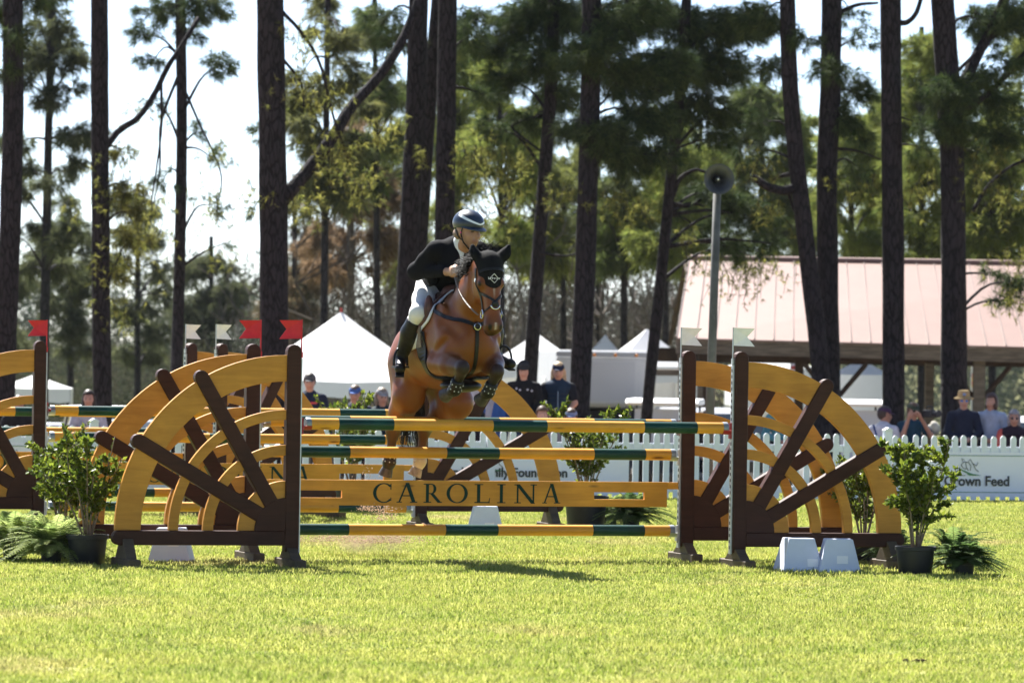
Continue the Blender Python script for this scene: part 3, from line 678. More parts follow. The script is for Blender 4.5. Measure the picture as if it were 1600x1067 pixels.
crown_pine(1615, 123, 60, 440, 14, 'bright pine at the right edge above the roof', 60, 40, YG1, YG2, 14)
crown_pine(880, 135, 260, 440, 12, 'small far pine between the slim and the vest pines', 55, 20, GG1, YG2, 15)
for i, (x, D_, y0, y1, sp_, n_, a_, b_, lab) in enumerate([(632, 138, 200, 440, 50, 22, GG1, YG2, 'far pine filling the gap left of the leaning pair'), (838, 128, 180, 420, 55, 30, GG1, YG2, 'far pine behind the slim leaning pine'), (935, 142, 200, 430, 55, 28, GG1, YG2, 'far pine behind the vest pine trunk'),
        (1095, 138, 200, 430, 50, 26, YG1, YG2, 'far pine behind the loudspeaker post'), (1245, 134, 180, 430, 55, 32, YG1, YG2, 'far pine behind the curved twin stem'), (1390, 138, 150, 430, 55, 34, YG1, YG2, 'far pine behind the golf cart trunk'), (1495, 132, 120, 430, 55, 36, YG1, YG2, 'far pine behind the forked trunk'),
        (215, 160, 300, 560, 50, 20, GG1, GG2, 'low far pine right of the second trunk'), (330, 175, 380, 560, 50, 18, GG1, GG2, 'low far pine left of the thickest trunk'), (460, 150, 300, 560, 50, 18, GG1, BR2, 'low far tree right of the thickest trunk')]):
    crown_pine(x, D_, y0, y1, 12, lab, sp_, n_, a_, b_, 60 + i)
# ---- bare hardwoods
def bare_tree(px, D, ytop, wpx, label, seed, m):
    rn = random.Random(seed); base = at(px, 600, D); g = gz(base.x, D); top = at(px, ytop, D).z; H = top - g
    root = empty('bare_tree', (base.x, D, g), 0, label, 'tree', 'bare grey trees of the wood edge'); r0 = wpx * D / FPX / 2
    q = MB(); tp = [Vector((rn.uniform(-.12, .12) * i * 0.5, rn.uniform(-.1, .1) * i * .5, H * i / 7)) for i in range(8)]
    q.tube(tp, [r0 * (1 - 0.11 * i) for i in range(8)], 6); q.build('trunk', m, root, smooth=True)
    q = MB()
    def br(p, d, L_, r, dep):
        pts = [p]; 
        for i in range(3):
            d = (d + Vector((rn.uniform(-.25, .25), rn.uniform(-.25, .25), rn.uniform(-.05, .25)))).normalized(); pts.append(pts[-1] + d * L_ / 3)
        q.tube(pts, [r, r * .8, r * .6, r * .35], 3, False)
        if dep:
            for k in range(4): br(pts[rn.randint(1, 3)], (d + Vector((rn.uniform(-1, 1), rn.uniform(-1, 1), rn.uniform(-.2, .8)))).normalized(), L_ * rn.uniform(.45, .7), r * .55, dep - 1)
    for i in range(13):
        t = rn.uniform(.22, 1.0); p = tp[min(7, int(t * 7))]; a = rn.uniform(0, 6.28)
        br(p, Vector((math.cos(a), math.sin(a), rn.uniform(.2, 1.0))).normalized(), H * rn.uniform(.16, .34), r0 * .45, 2)
    tag(q.build('branches', m, root), kind='stuff'); return root
gm1 = mat('bare_bark_grey', (0.10, 0.085, 0.074), 0.9, 0.1, var=0.3, scale=3); gm2 = mat('bare_bark_brown', (0.075, 0.06, 0.05), 0.9, 0.1, var=0.3, scale=3)
bare_labels = ['left of the far brown leaved tree', 'above the peak of the big white tent', 'between the tent peak and the leaning pines', 'just left of the horse rump', 'right of the horse head', 'behind the slim leaning pine', 'between slim pine and vest pine', 'above the box truck', 'right of the box truck', 'behind the curved thin pine', 'left end of the pink roof', 'left of the thickest pine trunk']
for i, (x, yt, w) in enumerate([(478, 330, 8), (528, 300, 9), (590, 320, 8), (612, 350, 7), (800, 330, 9), (822, 300, 8), (872, 340, 9), (950, 330, 10), (985, 320, 9), (1008, 350, 8), (1062, 380, 7), (385, 420, 6)]):
    bare_tree(x, 118 + (i * 37) % 60, yt, w, 'bare grey hardwood ' + bare_labels[i], 40 + i, gm1 if i % 2 else gm2)
# ---- the far wood: one mass
def wood_mass(name, label, x0, x1, D0, D1, htop, n, size, c1, c2, seed, vary=0.35):
    rn = np.random.default_rng(seed); nclump = n // 60
    D = rn.uniform(D0, D1, nclump); px = rn.uniform(x0, x1, nclump); X = (px - 800) / FPX * D
    prof = htop * (1 + vary * (np.sin(px * 0.031) * 0.4 + np.sin(px * 0.083 + 1) * 0.35 + rn.uniform(-.6, .6, nclump)))
    zc = rn.random(nclump) ** 0.8 * prof; g = np.array([gz(a, b) for a, b in zip(X, D)])
    C = np.c_[X, D, g + zc]; rad = (0.45 if size < .2 else .85) * rn.uniform(.6, 1.5, (nclump, 1, 1))
    P = C[:, None, :] + rn.normal(0, 1, (nclump, 60, 3)) * rad * np.array([1, 1, 0.8]); P = P.reshape(-1, 3)
    P[:, 2] = np.maximum(P[:, 2], np.repeat(g, 60) + 0.1)
    a = rn.normal(0, 1, (len(P), 3)); a /= np.linalg.norm(a, axis=1, keepdims=True); b = np.cross(a, rn.normal(0, 1, (len(P), 3))); b /= np.linalg.norm(b, axis=1, keepdims=True)
    s = size * rn.uniform(.5, 1.1, (len(P), 1)); V = np.stack([P - a * s * .5, P + a * s * .5, P + b * s * .7], 1).reshape(-1, 3)
    me = np_mesh(name, V, np.arange(len(V)).reshape(-1, 3), 3); t = np.repeat(rn.random(nclump), 180)[:, None]; k = np.repeat(rn.uniform(.88, 1.12, len(P)), 3)[:, None]
    paint(me, (np.array(c1) * (1 - t) + np.array(c2) * t) * k); o = mesh_obj(name, me, leaf_material('far_leaf', 0.5, 0.8)); tag(o, label, 'wood', kind='stuff'); return o
wood_mass('far_wood', 'hazy grey green wood on the horizon', -250, 1850, 330, 430, 10.5, 170000, 0.36, (0.017, 0.028, 0.016), (0.030, 0.034, 0.022), 5)
wood_mass('near_thicket', 'grey brown leafless thicket at the wood edge', 430, 1120, 150, 210, 5.4, 140000, 0.12, (0.042, 0.036, 0.030), (0.026, 0.027, 0.020), 6)
wood_mass('evergreen_thicket', 'dull green thicket left of the tents', -120, 470, 160, 230, 3.4, 100000, 0.12, (0.020, 0.030, 0.016), (0.042, 0.038, 0.024), 8)
# ================================================================== pavilion, tents, vehicles, loudspeaker, poles
def gpt(px, D): p = at(px, 560, D); return Vector((p.x, D, gz(p.x, D)))
beam_m = mat('grey_brown_beam', (0.15, 0.115, 0.085), 0.8, 0.2, var=0.3, scale=3, stretch=(1, 8, 8)); beam_d = mat('dark_beam', (0.05, 0.028, 0.018), 0.8, 0.2, var=0.3, scale=3)
roof_m = mat('pink_metal_roof', (0.190, 0.106, 0.080), 0.45, 0.5, 0.0, var=0.05, scale=2); seam_m = mat('roof_rib_metal', (0.105, 0.060, 0.047), 0.5, 0.5)
# ---- open pavilion with a pink ribbed metal roof
e0 = at(1057, 531, 98.0); pang = R(2.0); PL = 10.0
pav = empty('pavilion', (e0.x, e0.y, gz(e0.x, e0.y)), pang, 'open timber pavilion with pink ribbed metal roof behind the pines', 'pavilion')
ez = e0.z - pav.location.z; rz_ = at(1300, 411, 103.0).z - pav.location.z; run = 4.8; inset = 0.56
sl = math.atan2(rz_ - ez, run)
def roof_slab(sgn):
    q = MB(); t = 0.04
    if sgn > 0: a = [(0, 0, ez), (PL, 0, ez - 0.10), (PL, run, rz_), (inset, run, rz_)]
    else: a = [(inset + 0.1, run + 0.01, rz_ - 0.02), (PL, run + 0.01, rz_ - 0.02), (PL, 2 * run, ez), (inset * 2 + 0.3, 2 * run, ez)]
    q.add(a + [(x, y, z + t) for x, y, z in a], [(3, 2, 1, 0), (4, 5, 6, 7), (0, 1, 5, 4), (1, 2, 6, 5), (2, 3, 7, 6), (3, 0, 4, 7)]); return q
rf = roof_slab(1).build('roof', roof_m, pav); roof_slab(-1).build('roof', roof_m, pav)
nr = 26
for i in range(nr + 1):
    t = i / nr; x0 = PL * t; x1 = inset + (PL - inset) * t; q = MB(); a = Vector((x0, -0.01, ez - 0.10 * t + 0.045)); b = Vector((x1, run, rz_ + 0.045)); w = Vector((0.012, 0, 0)); u = Vector((0, 0, 0.022))
    q.add([a - w, a + w, b + w, b - w, a - w * .5 + u, a + w * .5 + u, b + w * .5 + u, b - w * .5 + u], [(3, 2, 1, 0), (4, 5, 6, 7), (0, 1, 5, 4), (1, 2, 6, 5), (2, 3, 7, 6), (3, 0, 4, 7)]); q.build('rib', seam_m, rf)
q = MB(); q.tube([(inset - 0.02, run, rz_ + 0.05), (PL, run, rz_ + 0.05)], 0.07, 8); q.build('ridge_cap', roof_m, rf)
q = MB(); q.prism([(0.0, ez - 0.27), (PL, ez - 0.37), (PL, ez - 0.102), (0.0, ez - 0.002)], 0.03, 0.08); q.build('eave_beam', beam_m, pav)
q = MB(); q.prism([(0.3, ez - 0.34), (PL, ez - 0.44), (PL, ez - 0.28), (0.3, ez - 0.18)], 0.5, 0.62); q.build('inner_beam', beam_d, pav)
q = MB(); q.box((0.1, 2 * run - 0.5, ez - 0.45), (PL, 2 * run - 0.4, ez - 0.15)); q.build('rear_beam', beam_d, pav)
for (x, y, w) in ((0.55, 0.35, 0.09), (3.18, 0.35, 0.10), (3.42, 4.0, 0.10), (6.05, 0.35, 0.11), (8.7, 0.35, 0.11), (0.7, 8.2, 0.09), (3.2, 8.2, 0.09), (6.0, 8.2, 0.09), (8.7, 8.2, 0.09)):
    q = MB(); q.box((x - w, y - w, -0.02), (x + w, y + w, ez - 0.30)); q.build('post', beam_m if x > 5.5 else beam_d, pav)
for x in (3.18, 6.05):
    for s in (-1, 1):
        q = MB(); q.tube([(x + s * 0.10, 0.35, ez - 1.05), (x + s * 0.62, 0.35, ez - 0.42)], 0.05, 4); q.build('knee_brace', beam_d, pav)
for i in range(9):
    x = 0.5 + i * 1.05; q = MB(); q.tube([(x, 0.12, ez - 0.06), (x, run, rz_ - 0.06), (x, 2 * run - 0.1, ez - 0.06)], 0.05, 4); q.build('rafter', beam_d, pav)
# ---- tents
tent_m = mat('white_tent_vinyl', (0.80, 0.80, 0.82), 0.6, 0.3, var=0.03, scale=1.2, bump=0.2, bscale=2.5); tent_t = mat('white_tent_translucent', (0.78, 0.78, 0.80), 0.6, 0.3, var=0.03, scale=1.2, trans=0.25); pole_m = mat('white_tent_pole', (0.6, 0.6, 0.62), 0.5)
def tent(px, D, peak_py, eave_py, halfpx, label, rz=0.0, val=0.28, sag=0.0, walls=False):
    s = D / FPX; c = gpt(px, D); hw = halfpx * s; pz = at(px, peak_py, D).z - c.z; ez_ = at(px, eave_py, D).z - c.z
    root = empty('tent', c, rz, label, 'tent', 'white event tents'); q = MB(); n = 7; vs = []
    ring = []
    m_ = 6
    for side in range(4):
        for k in range(m_):
            t = -1 + 2 * k / m_; a = {0: (t, -1), 1: (1, t), 2: (-t, 1), 3: (-1, -t)}[side]; ring.append(a)
    for j in range(n + 1):
        f = 1 - j / n
        for (ax, ay) in ring:
            edge = max(abs(ax), abs(ay)); cor = min(abs(ax), abs(ay)); z = ez_ + (pz - ez_) * (1 - f) ** 1.12 - 0.05 * (1 - cor) * f * hw * 0.4 * (0.5 + sag)
            vs.append((ax * hw * max(f, 0.01), ay * hw * max(f, 0.01), z))
    R_ = len(ring); fs = [(j*R_ + i, j*R_ + (i+1) % R_, (j+1)*R_ + (i+1) % R_, (j+1)*R_ + i) for j in range(n) for i in range(R_)]
    q.add(vs, fs); q.build('canopy', tent_t, root, smooth=True, auto=25)
    q = MB(); vs = []
    for (ax, ay), k in zip(ring, range(R_)):
        z = vs0 = ez_ - 0.05 * (1 - min(abs(ax), abs(ay))) * hw * 0.4 * (0.5 + sag)
        vs += [(ax * hw, ay * hw, z), (ax * hw * 1.004, ay * hw * 1.004, z - val - (0.03 if k % 2 else 0))]
    q.add(vs, [(2*i, 2*i+1, 2*((i+1) % R_)+1, 2*((i+1) % R_)) for i in range(R_)]); q.build('valance', tent_m, root)
    for sx in (-1, 1):
        for sy in (-1, 1):
            q = MB(); q.tube([(sx * hw * .985, sy * hw * .985, 0), (sx * hw * .985, sy * hw * .985, ez_)], 0.03, 6); q.build('leg', pole_m, root)
    if walls:
        for (x0, y0, x1, y1) in ((-1, 1, 1, 1), (1, -1, 1, 1)):
            q = MB(); a = Vector((x0 * hw * .97, y0 * hw * .97, 0)); b = Vector((x1 * hw * .97, y1 * hw * .97, 0)); nn = 14; vs = []
            for i in range(nn + 1):
                p = a.lerp(b, i / nn); off = Vector((b - a).normalized().cross(Vector((0, 0, 1)))) * 0.03 * math.sin(i * 2.1); vs += [p + off + Vector((0, 0, 0.02)), p + off + Vector((0, 0, ez_ - 0.05))]
            q.add(vs, [(2*i, 2*i+2, 2*i+3, 2*i+1) for i in range(nn)]); q.build('side_wall', tent_m, root, smooth=True)
    return root
t1 = tent(532, 104, 488, 592, 150, 'big white peaked tent left of the horse', R(6), 0.3, 1.0)
q = MB(); q.tube([(0, 0, at(532, 488, 104).z - t1.location.z - 0.02), (0, 0, at(532, 481, 104).z - t1.location.z)], 0.025, 6); q.build('peak_finial', mat('finial_red', (0.5, 0.05, 0.04), 0.5), t1)
tent(55, 120, 585, 606, 58, 'small white canopy tent at the left edge', R(4), 0.32)
tent(838, 110, 520, 568, 66, 'white peaked tent behind the black hoodie spectator', R(-8), 0.3, 0, True)
tent(945, 124, 523, 556, 30, 'small white tent peak behind the box truck', R(0), 0.3, 0, True)
tent(1010, 114, 514, 572, 66, 'white peaked tent left of the pavilion', R(12), 0.35, 0, True)
tent(1205, 122, 540, 575, 64, 'white tent under the left half of the pavilion roof', R(5), 0.9, 0, True)
tent(1345, 126, 560, 585, 46, 'white tent seen between pavilion posts', R(-5), 0.9, 0, True)
# faint red print on the big tent
# ---- feather banners
def feather(px, D, y0, y1, wpx, label, cols):
    s = D / FPX; c = gpt(px, D); zt = at(px, y0, D).z - c.z; zb = at(px, y1, D).z - c.z; root = empty('feather_flag', c, 0, label, 'flag', 'feather flags'); w = wpx * s
    q = MB(); q.tube([(0, 0.02, 0), (0, 0.02, zt)], 0.02, 6); q.build('pole', pole_m, root)
    n = 10; q = MB()
    for i in range(n):
        a, b = zb + (zt - zb) * i / n, zb + (zt - zb) * (i + 1) / n; q.cur = i % 2 if len(cols) > 1 else 0
        wa = w * (1 - 0.3 * (i / n) ** 3); wb = w * (1 - 0.3 * ((i + 1) / n) ** 3); yy = lambda k: 0.05 * math.sin(k * 0.9)
        q.add([(0, yy(i), a), (wa, yy(i) + .03, a), (wb, yy(i + 1) + .03, b), (0, yy(i + 1), b), (0, yy(i) + .006, a), (wa, yy(i) + .036, a), (wb, yy(i + 1) + .036, b), (0, yy(i + 1) + .006, b)], [(0, 1, 2, 3), (7, 6, 5, 4), (0, 4, 5, 1), (1, 5, 6, 2), (3, 2, 6, 7), (0, 3, 7, 4)])
    q.build('sail', cols, root); return root
fr = mat('feather_red', (0.55, 0.05, 0.04), 0.6, trans=0.2); fw = mat('feather_pale', (0.70, 0.62, 0.66), 0.6); fy = mat('feather_yellow', (0.65, 0.42, 0.05), 0.6)
feather(1236, 112, 555, 610, 9, 'red and white feather flag beside the tent under the roof', [fr, fw]); feather(1519, 112, 566, 625, 11, 'red and yellow feather flag above the straw hat', [fr, fy])
# ---- loudspeaker on its post
lp0 = gpt(1108, 63.2); s = 63.2 / FPX; sp_top = at(1121, 285, 63.2)
ls = empty('loudspeaker', lp0, 0, 'grey horn loudspeaker on a tall grey post in front of the roof', 'loudspeaker')
tilt = sp_top - lp0
q = MB(); q.tube([Vector((0, 0, -0.05)), tilt * 0.5 + Vector((0.004, 0, 0)), tilt], [0.062, 0.055, 0.050], 12); q.build('post', mat('grey_green_post', (0.080, 0.082, 0.078), 0.7, 0.3, var=0.25, scale=4), ls, smooth=True)
horn = mat('grey_horn', (0.036, 0.038, 0.044), 0.45, 0.5, 0.2, var=0.15, scale=6)
Mh = Matrix.Translation(at(1123.5, 280, 63.0) - lp0) @ Matrix.Rotation(R(8), 4, 'Z') @ Matrix.Rotation(R(90), 4, 'X')
q = MB(); rr = 0.190; prof = [(0.035, -0.38), (0.045, -0.30), (0.06, -0.2), (0.09, -0.1), (0.135, -0.03), (rr, 0.0), (rr + 0.006, 0.008), (rr - 0.008, 0.010), (0.128, -0.022), (0.082, -0.092), (0.05, -0.19), (0.03, -0.26)]
q.lathe(prof, 36, Mh); q.build('horn', horn, ls, smooth=True, auto=60)
q = MB(); q.lathe([(0.01, -0.20), (0.04, -0.19), (0.042, -0.12), (0.030, -0.07), (0.008, -0.055)], 18, Mh); q.build('driver_cone', horn, ls, smooth=True)
q = MB(); q.ball(Mh @ Vector((0, 0, -0.052)), 0.014, 8, 6); q.build('cone_tip', pole_m, ls, smooth=True)
q = MB(); q.lathe([(0.02, -0.52), (0.075, -0.52), (0.08, -0.5), (0.08, -0.38), (0.03, -0.37)], 18, Mh); q.build('driver_housing', horn, ls, smooth=True, auto=50)
q = MB(); q.box((-0.03, 0.02, -0.12), (0.03, 0.22, -0.05), Matrix.Translation(tilt)); q.build('bracket', alu0 := mat('bracket_steel', (0.3, 0.3, 0.31), 0.5, 0.5, 0.6), ls)
# ---- utility pole with transformer, far left
u0 = gpt(352, 190); s = 190 / FPX; zt = at(352, 428, 190).z - u0.z
up = empty('utility_pole', u0, R(10), 'far utility pole with transformer can beyond the left trunks', 'pole')
q = MB(); q.tube([(0, 0, -0.1), (0, 0, zt)], [0.16, 0.12], 10); q.build('mast', mat('weathered_pole', (0.20, 0.17, 0.15), 0.85), up)
q = MB(); q.lathe([(0.05, 0), (0.22, 0.02), (0.23, 0.06), (0.23, 0.75), (0.2, 0.8), (0.05, 0.82)], 16, Matrix.Translation((0.42, 0, zt - 1.35))); q.build('transformer', mat('transformer_grey', (0.42, 0.44, 0.46), 0.5), up, smooth=True, auto=50)
q = MB(); q.box((0.0, -0.04, zt - 1.0), (0.3, 0.04, zt - 0.9)); q.build('bracket', alu0, up)
# ---- vehicles
glass = mat('tinted_glass', (0.03, 0.04, 0.05), 0.06, 0.8); tyre = mat('tyre_rubber', (0.02, 0.02, 0.02), 0.85, 0.2); rim = mat('wheel_rim', (0.4, 0.4, 0.42), 0.35, 0.5, 0.7); lampm = mat('lamp_glass', (0.7, 0.7, 0.72), 0.15); redlamp = mat('red_lamp', (0.4, 0.02, 0.02), 0.25); blackp = mat('black_plastic', (0.02, 0.02, 0.022), 0.55)
def wheel(par, x, y, r=0.34, w=0.22):
    M_ = Matrix.Translation((x, y, r)) @ Matrix.Rotation(R(90), 4, 'X')
    q = MB(); q.lathe([(r * .62, -w / 2), (r * .92, -w / 2), (r, -w * .3), (r, w * .3), (r * .92, w / 2), (r * .62, w / 2)], 22, M_); t = q.build('wheel', tyre, par, smooth=True, auto=50)
    q = MB(); q.lathe([(0.02, -w * .42), (r * .35, -w * .40), (r * .62, -w * .44), (r * .62, w * .44), (r * .35, w * .40), (0.02, w * .42)], 18, M_); q.build('rim', rim, t, smooth=True, auto=40)
def car(px, D, rz, label, colr, kind='suv', z_off=0.0, hs=1.0):
    """body along x (front +x)"""
    c = gpt(px, D); root = empty('car', c + Vector((0, 0, z_off)), rz, label, 'car', 'cars parked behind the spectators')
    paint_ = mat('car_paint_%s' % colr, {'white': (0.72, 0.73, 0.75), 'silver': (0.45, 0.46, 0.48), 'dark': (0.03, 0.035, 0.05), 'black': (0.015, 0.015, 0.018)}[colr], 0.25, 0.5, coat=0.6)
    L_, Wd = 4.6, 1.86; H = 1.72 if kind == 'suv' else 1.46
    lo = [(-2.28, .42), (-2.3, .80), (-2.22, 1.02), (0.95, 1.02), (1.55, .98), (2.2, .86), (2.3, .70), (2.28, .40), (1.9, .36), (-1.9, .36)]
    q = MB(); q.prism(lo, -Wd / 2, Wd / 2); q.build('body', paint_, root, bevel=0.06, seg=3, smooth=True, auto=60)
    cab = [(-2.15, 1.0), (-1.95 if kind == 'suv' else -1.6, H - .06), (-1.75 if kind == 'suv' else -1.1, H), (0.0, H), (0.25, H - .05), (1.0, 1.0)]
    q = MB(); vs = []; n = len(cab)
    for sgn, in ((-1,), (1,)):
        for (x, z) in cab: vs.append((x, sgn * (Wd / 2 - 0.06 - 0.16 * max(0, z - 1.0) / 0.7), z))
    q.add(vs, [tuple(range(n)), tuple(range(2 * n - 1, n - 1, -1))] + [(i, n + i, n + (i + 1) % n, (i + 1) % n) for i in range(n)]); q.build('cabin', paint_, root, bevel=0.05, seg=2, smooth=True, auto=60)
    def yw(z): return Wd / 2 - 0.06 - 0.16 * max(0, z - 1.0) / 0.7
    zb, zt = 1.06, H - 0.16
    for sgn in (-1, 1):
        for (xa, xb, xc, xd) in (((-2.0, -1.05, -1.05, -1.86) if kind == 'suv' else (-1.8, -0.95, -0.95, -1.4)), (-0.98, -0.02, -0.02, -0.98), (0.05, 0.88, 0.20, 0.05)):
            q = MB(); v = [(xa, sgn * (yw(zb) + .004), zb), (xb, sgn * (yw(zb) + .004), zb), (xc, sgn * (yw(zt) + .004), zt), (xd, sgn * (yw(zt) + .004), zt)]
            q.add(v + [(x, y - sgn * .03, z) for x, y, z in v], [(0, 1, 2, 3), (7, 6, 5, 4), (0, 4, 5, 1), (1, 5, 6, 2), (2, 6, 7, 3), (3, 7, 4, 0)]); q.build('side_window', glass, root)
        q = MB(); q.ball((0.85, sgn * (Wd / 2 + 0.07), 1.08), (0.07, 0.09, 0.07), 10, 6); q.build('wing_mirror', paint_, root, smooth=True)
        q = MB(); q.box((2.16, sgn * 0.72 - 0.17, 0.70), (2.30, sgn * 0.72 + 0.17, 0.83)); q.build('headlight', lampm, root, bevel=0.02)
        q = MB(); q.box((-2.31, sgn * 0.78 - 0.10, 0.78), (-2.20, sgn * 0.78 + 0.10, 1.00)); q.build('tail_light', redlamp, root, bevel=0.02)
        for x in (-1.42, 1.42): wheel(root, x, sgn * 0.80)
    for (xa, za, xb, zb2, nm) in ((0.96, 1.05, 0.30, H - .09, 'windscreen'), (-2.13, 1.06, -1.97 if kind == 'suv' else -1.66, H - .12, 'rear_window')):
        o = 0.02 if nm == 'windscreen' else -0.02; q = MB(); v = [(xa + o, -yw(za) + .09, za), (xa + o, yw(za) - .09, za), (xb + o, yw(zb2) - .09, zb2), (xb + o, -yw(zb2) + .09, zb2)]
        q.add(v + [(x - o * 2, y, z) for x, y, z in v], [(0, 1, 2, 3), (7, 6, 5, 4), (0, 4, 5, 1), (1, 5, 6, 2), (2, 6, 7, 3), (3, 7, 4, 0)]); q.build(nm, glass, root)
    q = MB(); q.box((2.24, -0.5, 0.60), (2.325, 0.5, 0.80)); q.build('grille', blackp, root)
    return root
car(112, 92, R(5), 'white car parked under the small left canopy', 'white', 'sedan', -0.25); car(300, 96, R(8), 'white car left of the thickest trunk with long pale roof', 'white', 'suv', -0.65); car(245, 106, R(-6), 'silver car farthest left behind the wheel wings', 'silver', 'sedan', -0.30)
car(395, 104, R(12), 'dark car half hidden by the thickest trunk', 'dark', 'sedan', -0.25)
car(1125, 92, R(-75), 'silver car seen through the right wing beside the loudspeaker post', 'silver', 'suv', -0.05); car(1606, 90, R(-100), 'white car at the right edge behind the grey haired spectator', 'white', 'suv', -0.15)
car(640, 94, R(4), 'dark car behind the horse hind legs', 'dark', 'sedan', -0.2)
def golf_cart(px, D, rz, label, colr, z_off=0.0):
    c = gpt(px, D); root = empty('golf_cart', c + Vector((0, 0, z_off)), rz, label, 'golf cart', 'utility carts behind the fence')
    pm = mat('cart_%s' % colr, {'white': (0.66, 0.66, 0.67), 'dark': (0.03, 0.032, 0.035), 'tan': (0.45, 0.38, 0.28)}[colr], 0.35, 0.5, coat=0.3)
    roofm = mat('cart_roof_white', (0.74, 0.74, 0.75), 0.4)
    q = MB(); q.prism([(-1.25, .35), (-1.3, .62), (-1.0, .78), (-0.15, .72), (-0.1, .40), (0.45, .38), (0.75, .88), (1.15, .82), (1.3, .62), (1.28, .35)], -0.62, 0.62); q.build('body', pm, root, bevel=0.04, seg=2)
    q = MB(); q.prism([(-1.35, 1.86), (-1.2, 1.92), (0.75, 1.92), (0.95, 1.86), (0.93, 1.81), (-1.33, 1.81)], -0.66, 0.66); q.build('roof', roofm, root, bevel=0.03, seg=2)
    for sx, sgn in ((-1, 1), (-1, -1), (1, 1), (1, -1)):
        q = MB(); q.tube([(-1.15 if sx < 0 else 0.85, sgn * 0.58, 0.7), (-1.1 if sx < 0 else 0.62, sgn * 0.58, 1.83)], 0.022, 6); q.build('roof_strut', blackp, root)
        wheel(root, sx * 0.85, sgn * 0.55, 0.27, 0.2)
    q = MB(); q.box((-0.75, -0.55, 0.745), (-0.15, 0.55, 0.86)); q.build('seat', mat('cart_seat', (0.5, 0.46, 0.40), 0.6), root, bevel=0.03)
    q = MB(); q.box((-0.86, -0.55, 0.87), (-0.74, 0.55, 1.32)); q.build('backrest', mat('cart_seat', (0.5, 0.46, 0.40), 0.6), root, bevel=0.03)
    q = MB(); ctr = Vector((0.30, 0.25, 1.10)); ax = Vector((-0.55, 0, 0.8)).normalized(); e1 = Vector((0, 1, 0)); e2 = ax.cross(e1)
    q.tube([ctr + (e1 * math.cos(t) + e2 * math.sin(t)) * 0.19 for t in np.linspace(0, 2 * math.pi, 18)], 0.014, 6, False)
    for t in (0.5, 2.6, 4.7): q.tube([ctr, ctr + (e1 * math.cos(t) + e2 * math.sin(t)) * 0.19], 0.012, 5)
    q.tube([ctr, (0.6, 0.25, 0.75)], 0.02, 6); q.build('steering_wheel', blackp, root)
    q = MB(); q.box((-0.006, -0.5, -0.45), (0.006, 0.5, 0.45), Matrix.Translation((0.80, 0, 1.30)) @ Matrix.Rotation(R(-12), 4, 'Y')); q.build('windscreen', mat('clear_screen', (0.55, 0.58, 0.60), 0.08, 0.6), root)
    for sgn in (-1, 1):
        q = MB(); q.box((1.26, sgn * 0.42 - 0.09, 0.58), (1.315, sgn * 0.42 + 0.09, 0.68)); q.build('headlight', lampm, root, bevel=0.01)
        q = MB(); q.box((-0.03, -0.08, -0.05), (0.03, 0.08, 0.05), Matrix.Translation((0.72, sgn * 0.78, 1.35))); q.build('mirror', blackp, root, bevel=0.01)
    return root
golf_cart(1340, 88.5, R(-82), 'white roofed utility cart between two right pine trunks', 'white', -0.12)
golf_cart(1040, 90, R(-95), 'dark utility cart with steering wheel left of the rear right wing', 'dark', -0.12)
golf_cart(175, 88, R(170), 'white roofed cart behind the woman at the left', 'white', -0.45)
# ---- box truck / camper facing away behind the seated spectators
tr0 = gpt(925, 96); s = 96 / FPX; zt = at(925, 547, 96).z - tr0.z
tk = empty('box_truck', tr0, R(-84), 'pale grey box truck with overhanging cab box behind the vest pine', 'truck')
bxm = mat('truck_box_grey', (0.50, 0.50, 0.51), 0.5, 0.4, var=0.04, scale=2); W2 = 0.92
q = MB(); q.prism([(-2.6, 0.75), (0.6, 0.75), (0.75, 1.70), (1.9, 1.70), (2.0, 1.78), (2.0, zt - 0.15), (1.85, zt), (-2.6, zt)], -W2, W2); q.build('box', bxm, tk, bevel=0.04, seg=2)
q = MB(); q.prism([(0.62, 0.45), (2.4, 0.45), (2.45, 0.95), (1.75, 1.05), (1.35, 1.66), (0.78, 1.66)], -W2 + 0.04, W2 - 0.04); q.build('cab', blackp, tk, bevel=0.04)
q = MB(); q.box((1.99, -W2 - 0.01, zt - 0.13), (2.03, W2 + 0.01, zt - 0.04)); q.build('front_trim', alu0, tk)
for y in (-0.6, -0.2, 0.2, 0.6):
    q = MB(); q.ball((2.03, y, zt - 0.085), 0.035, 8, 5); q.build('marker_light', mat('amber_lamp', (0.7, 0.25, 0.05), 0.3), tk, smooth=True)
q = MB(); q.box((1.995, -0.58, 1.82), (2.008, 0.58, zt - 0.22)); q.build('front_panel', mat('truck_panel', (0.44, 0.44, 0.46), 0.55), tk)
for x in (-1.7, 1.75):
    for y in (-0.68, 0.68): wheel(tk, x, y, 0.38, 0.24)
q = MB(); q.box((-0.3, -W2 - 0.012, 1.0), (0.3, -W2 - 0.002, 2.25)); q.build('side_door', mat('truck_door', (0.62, 0.62, 0.60), 0.5), tk, bevel=0.004)
# ---- awning frame between truck and pavilion
aw = empty('awning', gpt(1040, 97), R(2), 'low brown awning roof left of the pavilion', 'awning')
zz = at(1040, 577, 97).z - aw.location.z
q = MB(); q.box((-0.95, -0.6, zz - 0.12), (0.75, 0.6, zz)); q.build('roof_board', beam_m, aw, bevel=0.01)
for x in (-0.85, 0.65):
    q = MB(); q.box((x - 0.05, -0.5, -0.02), (x + 0.05, -0.4, zz - 0.12)); q.build('post', beam_m, aw)
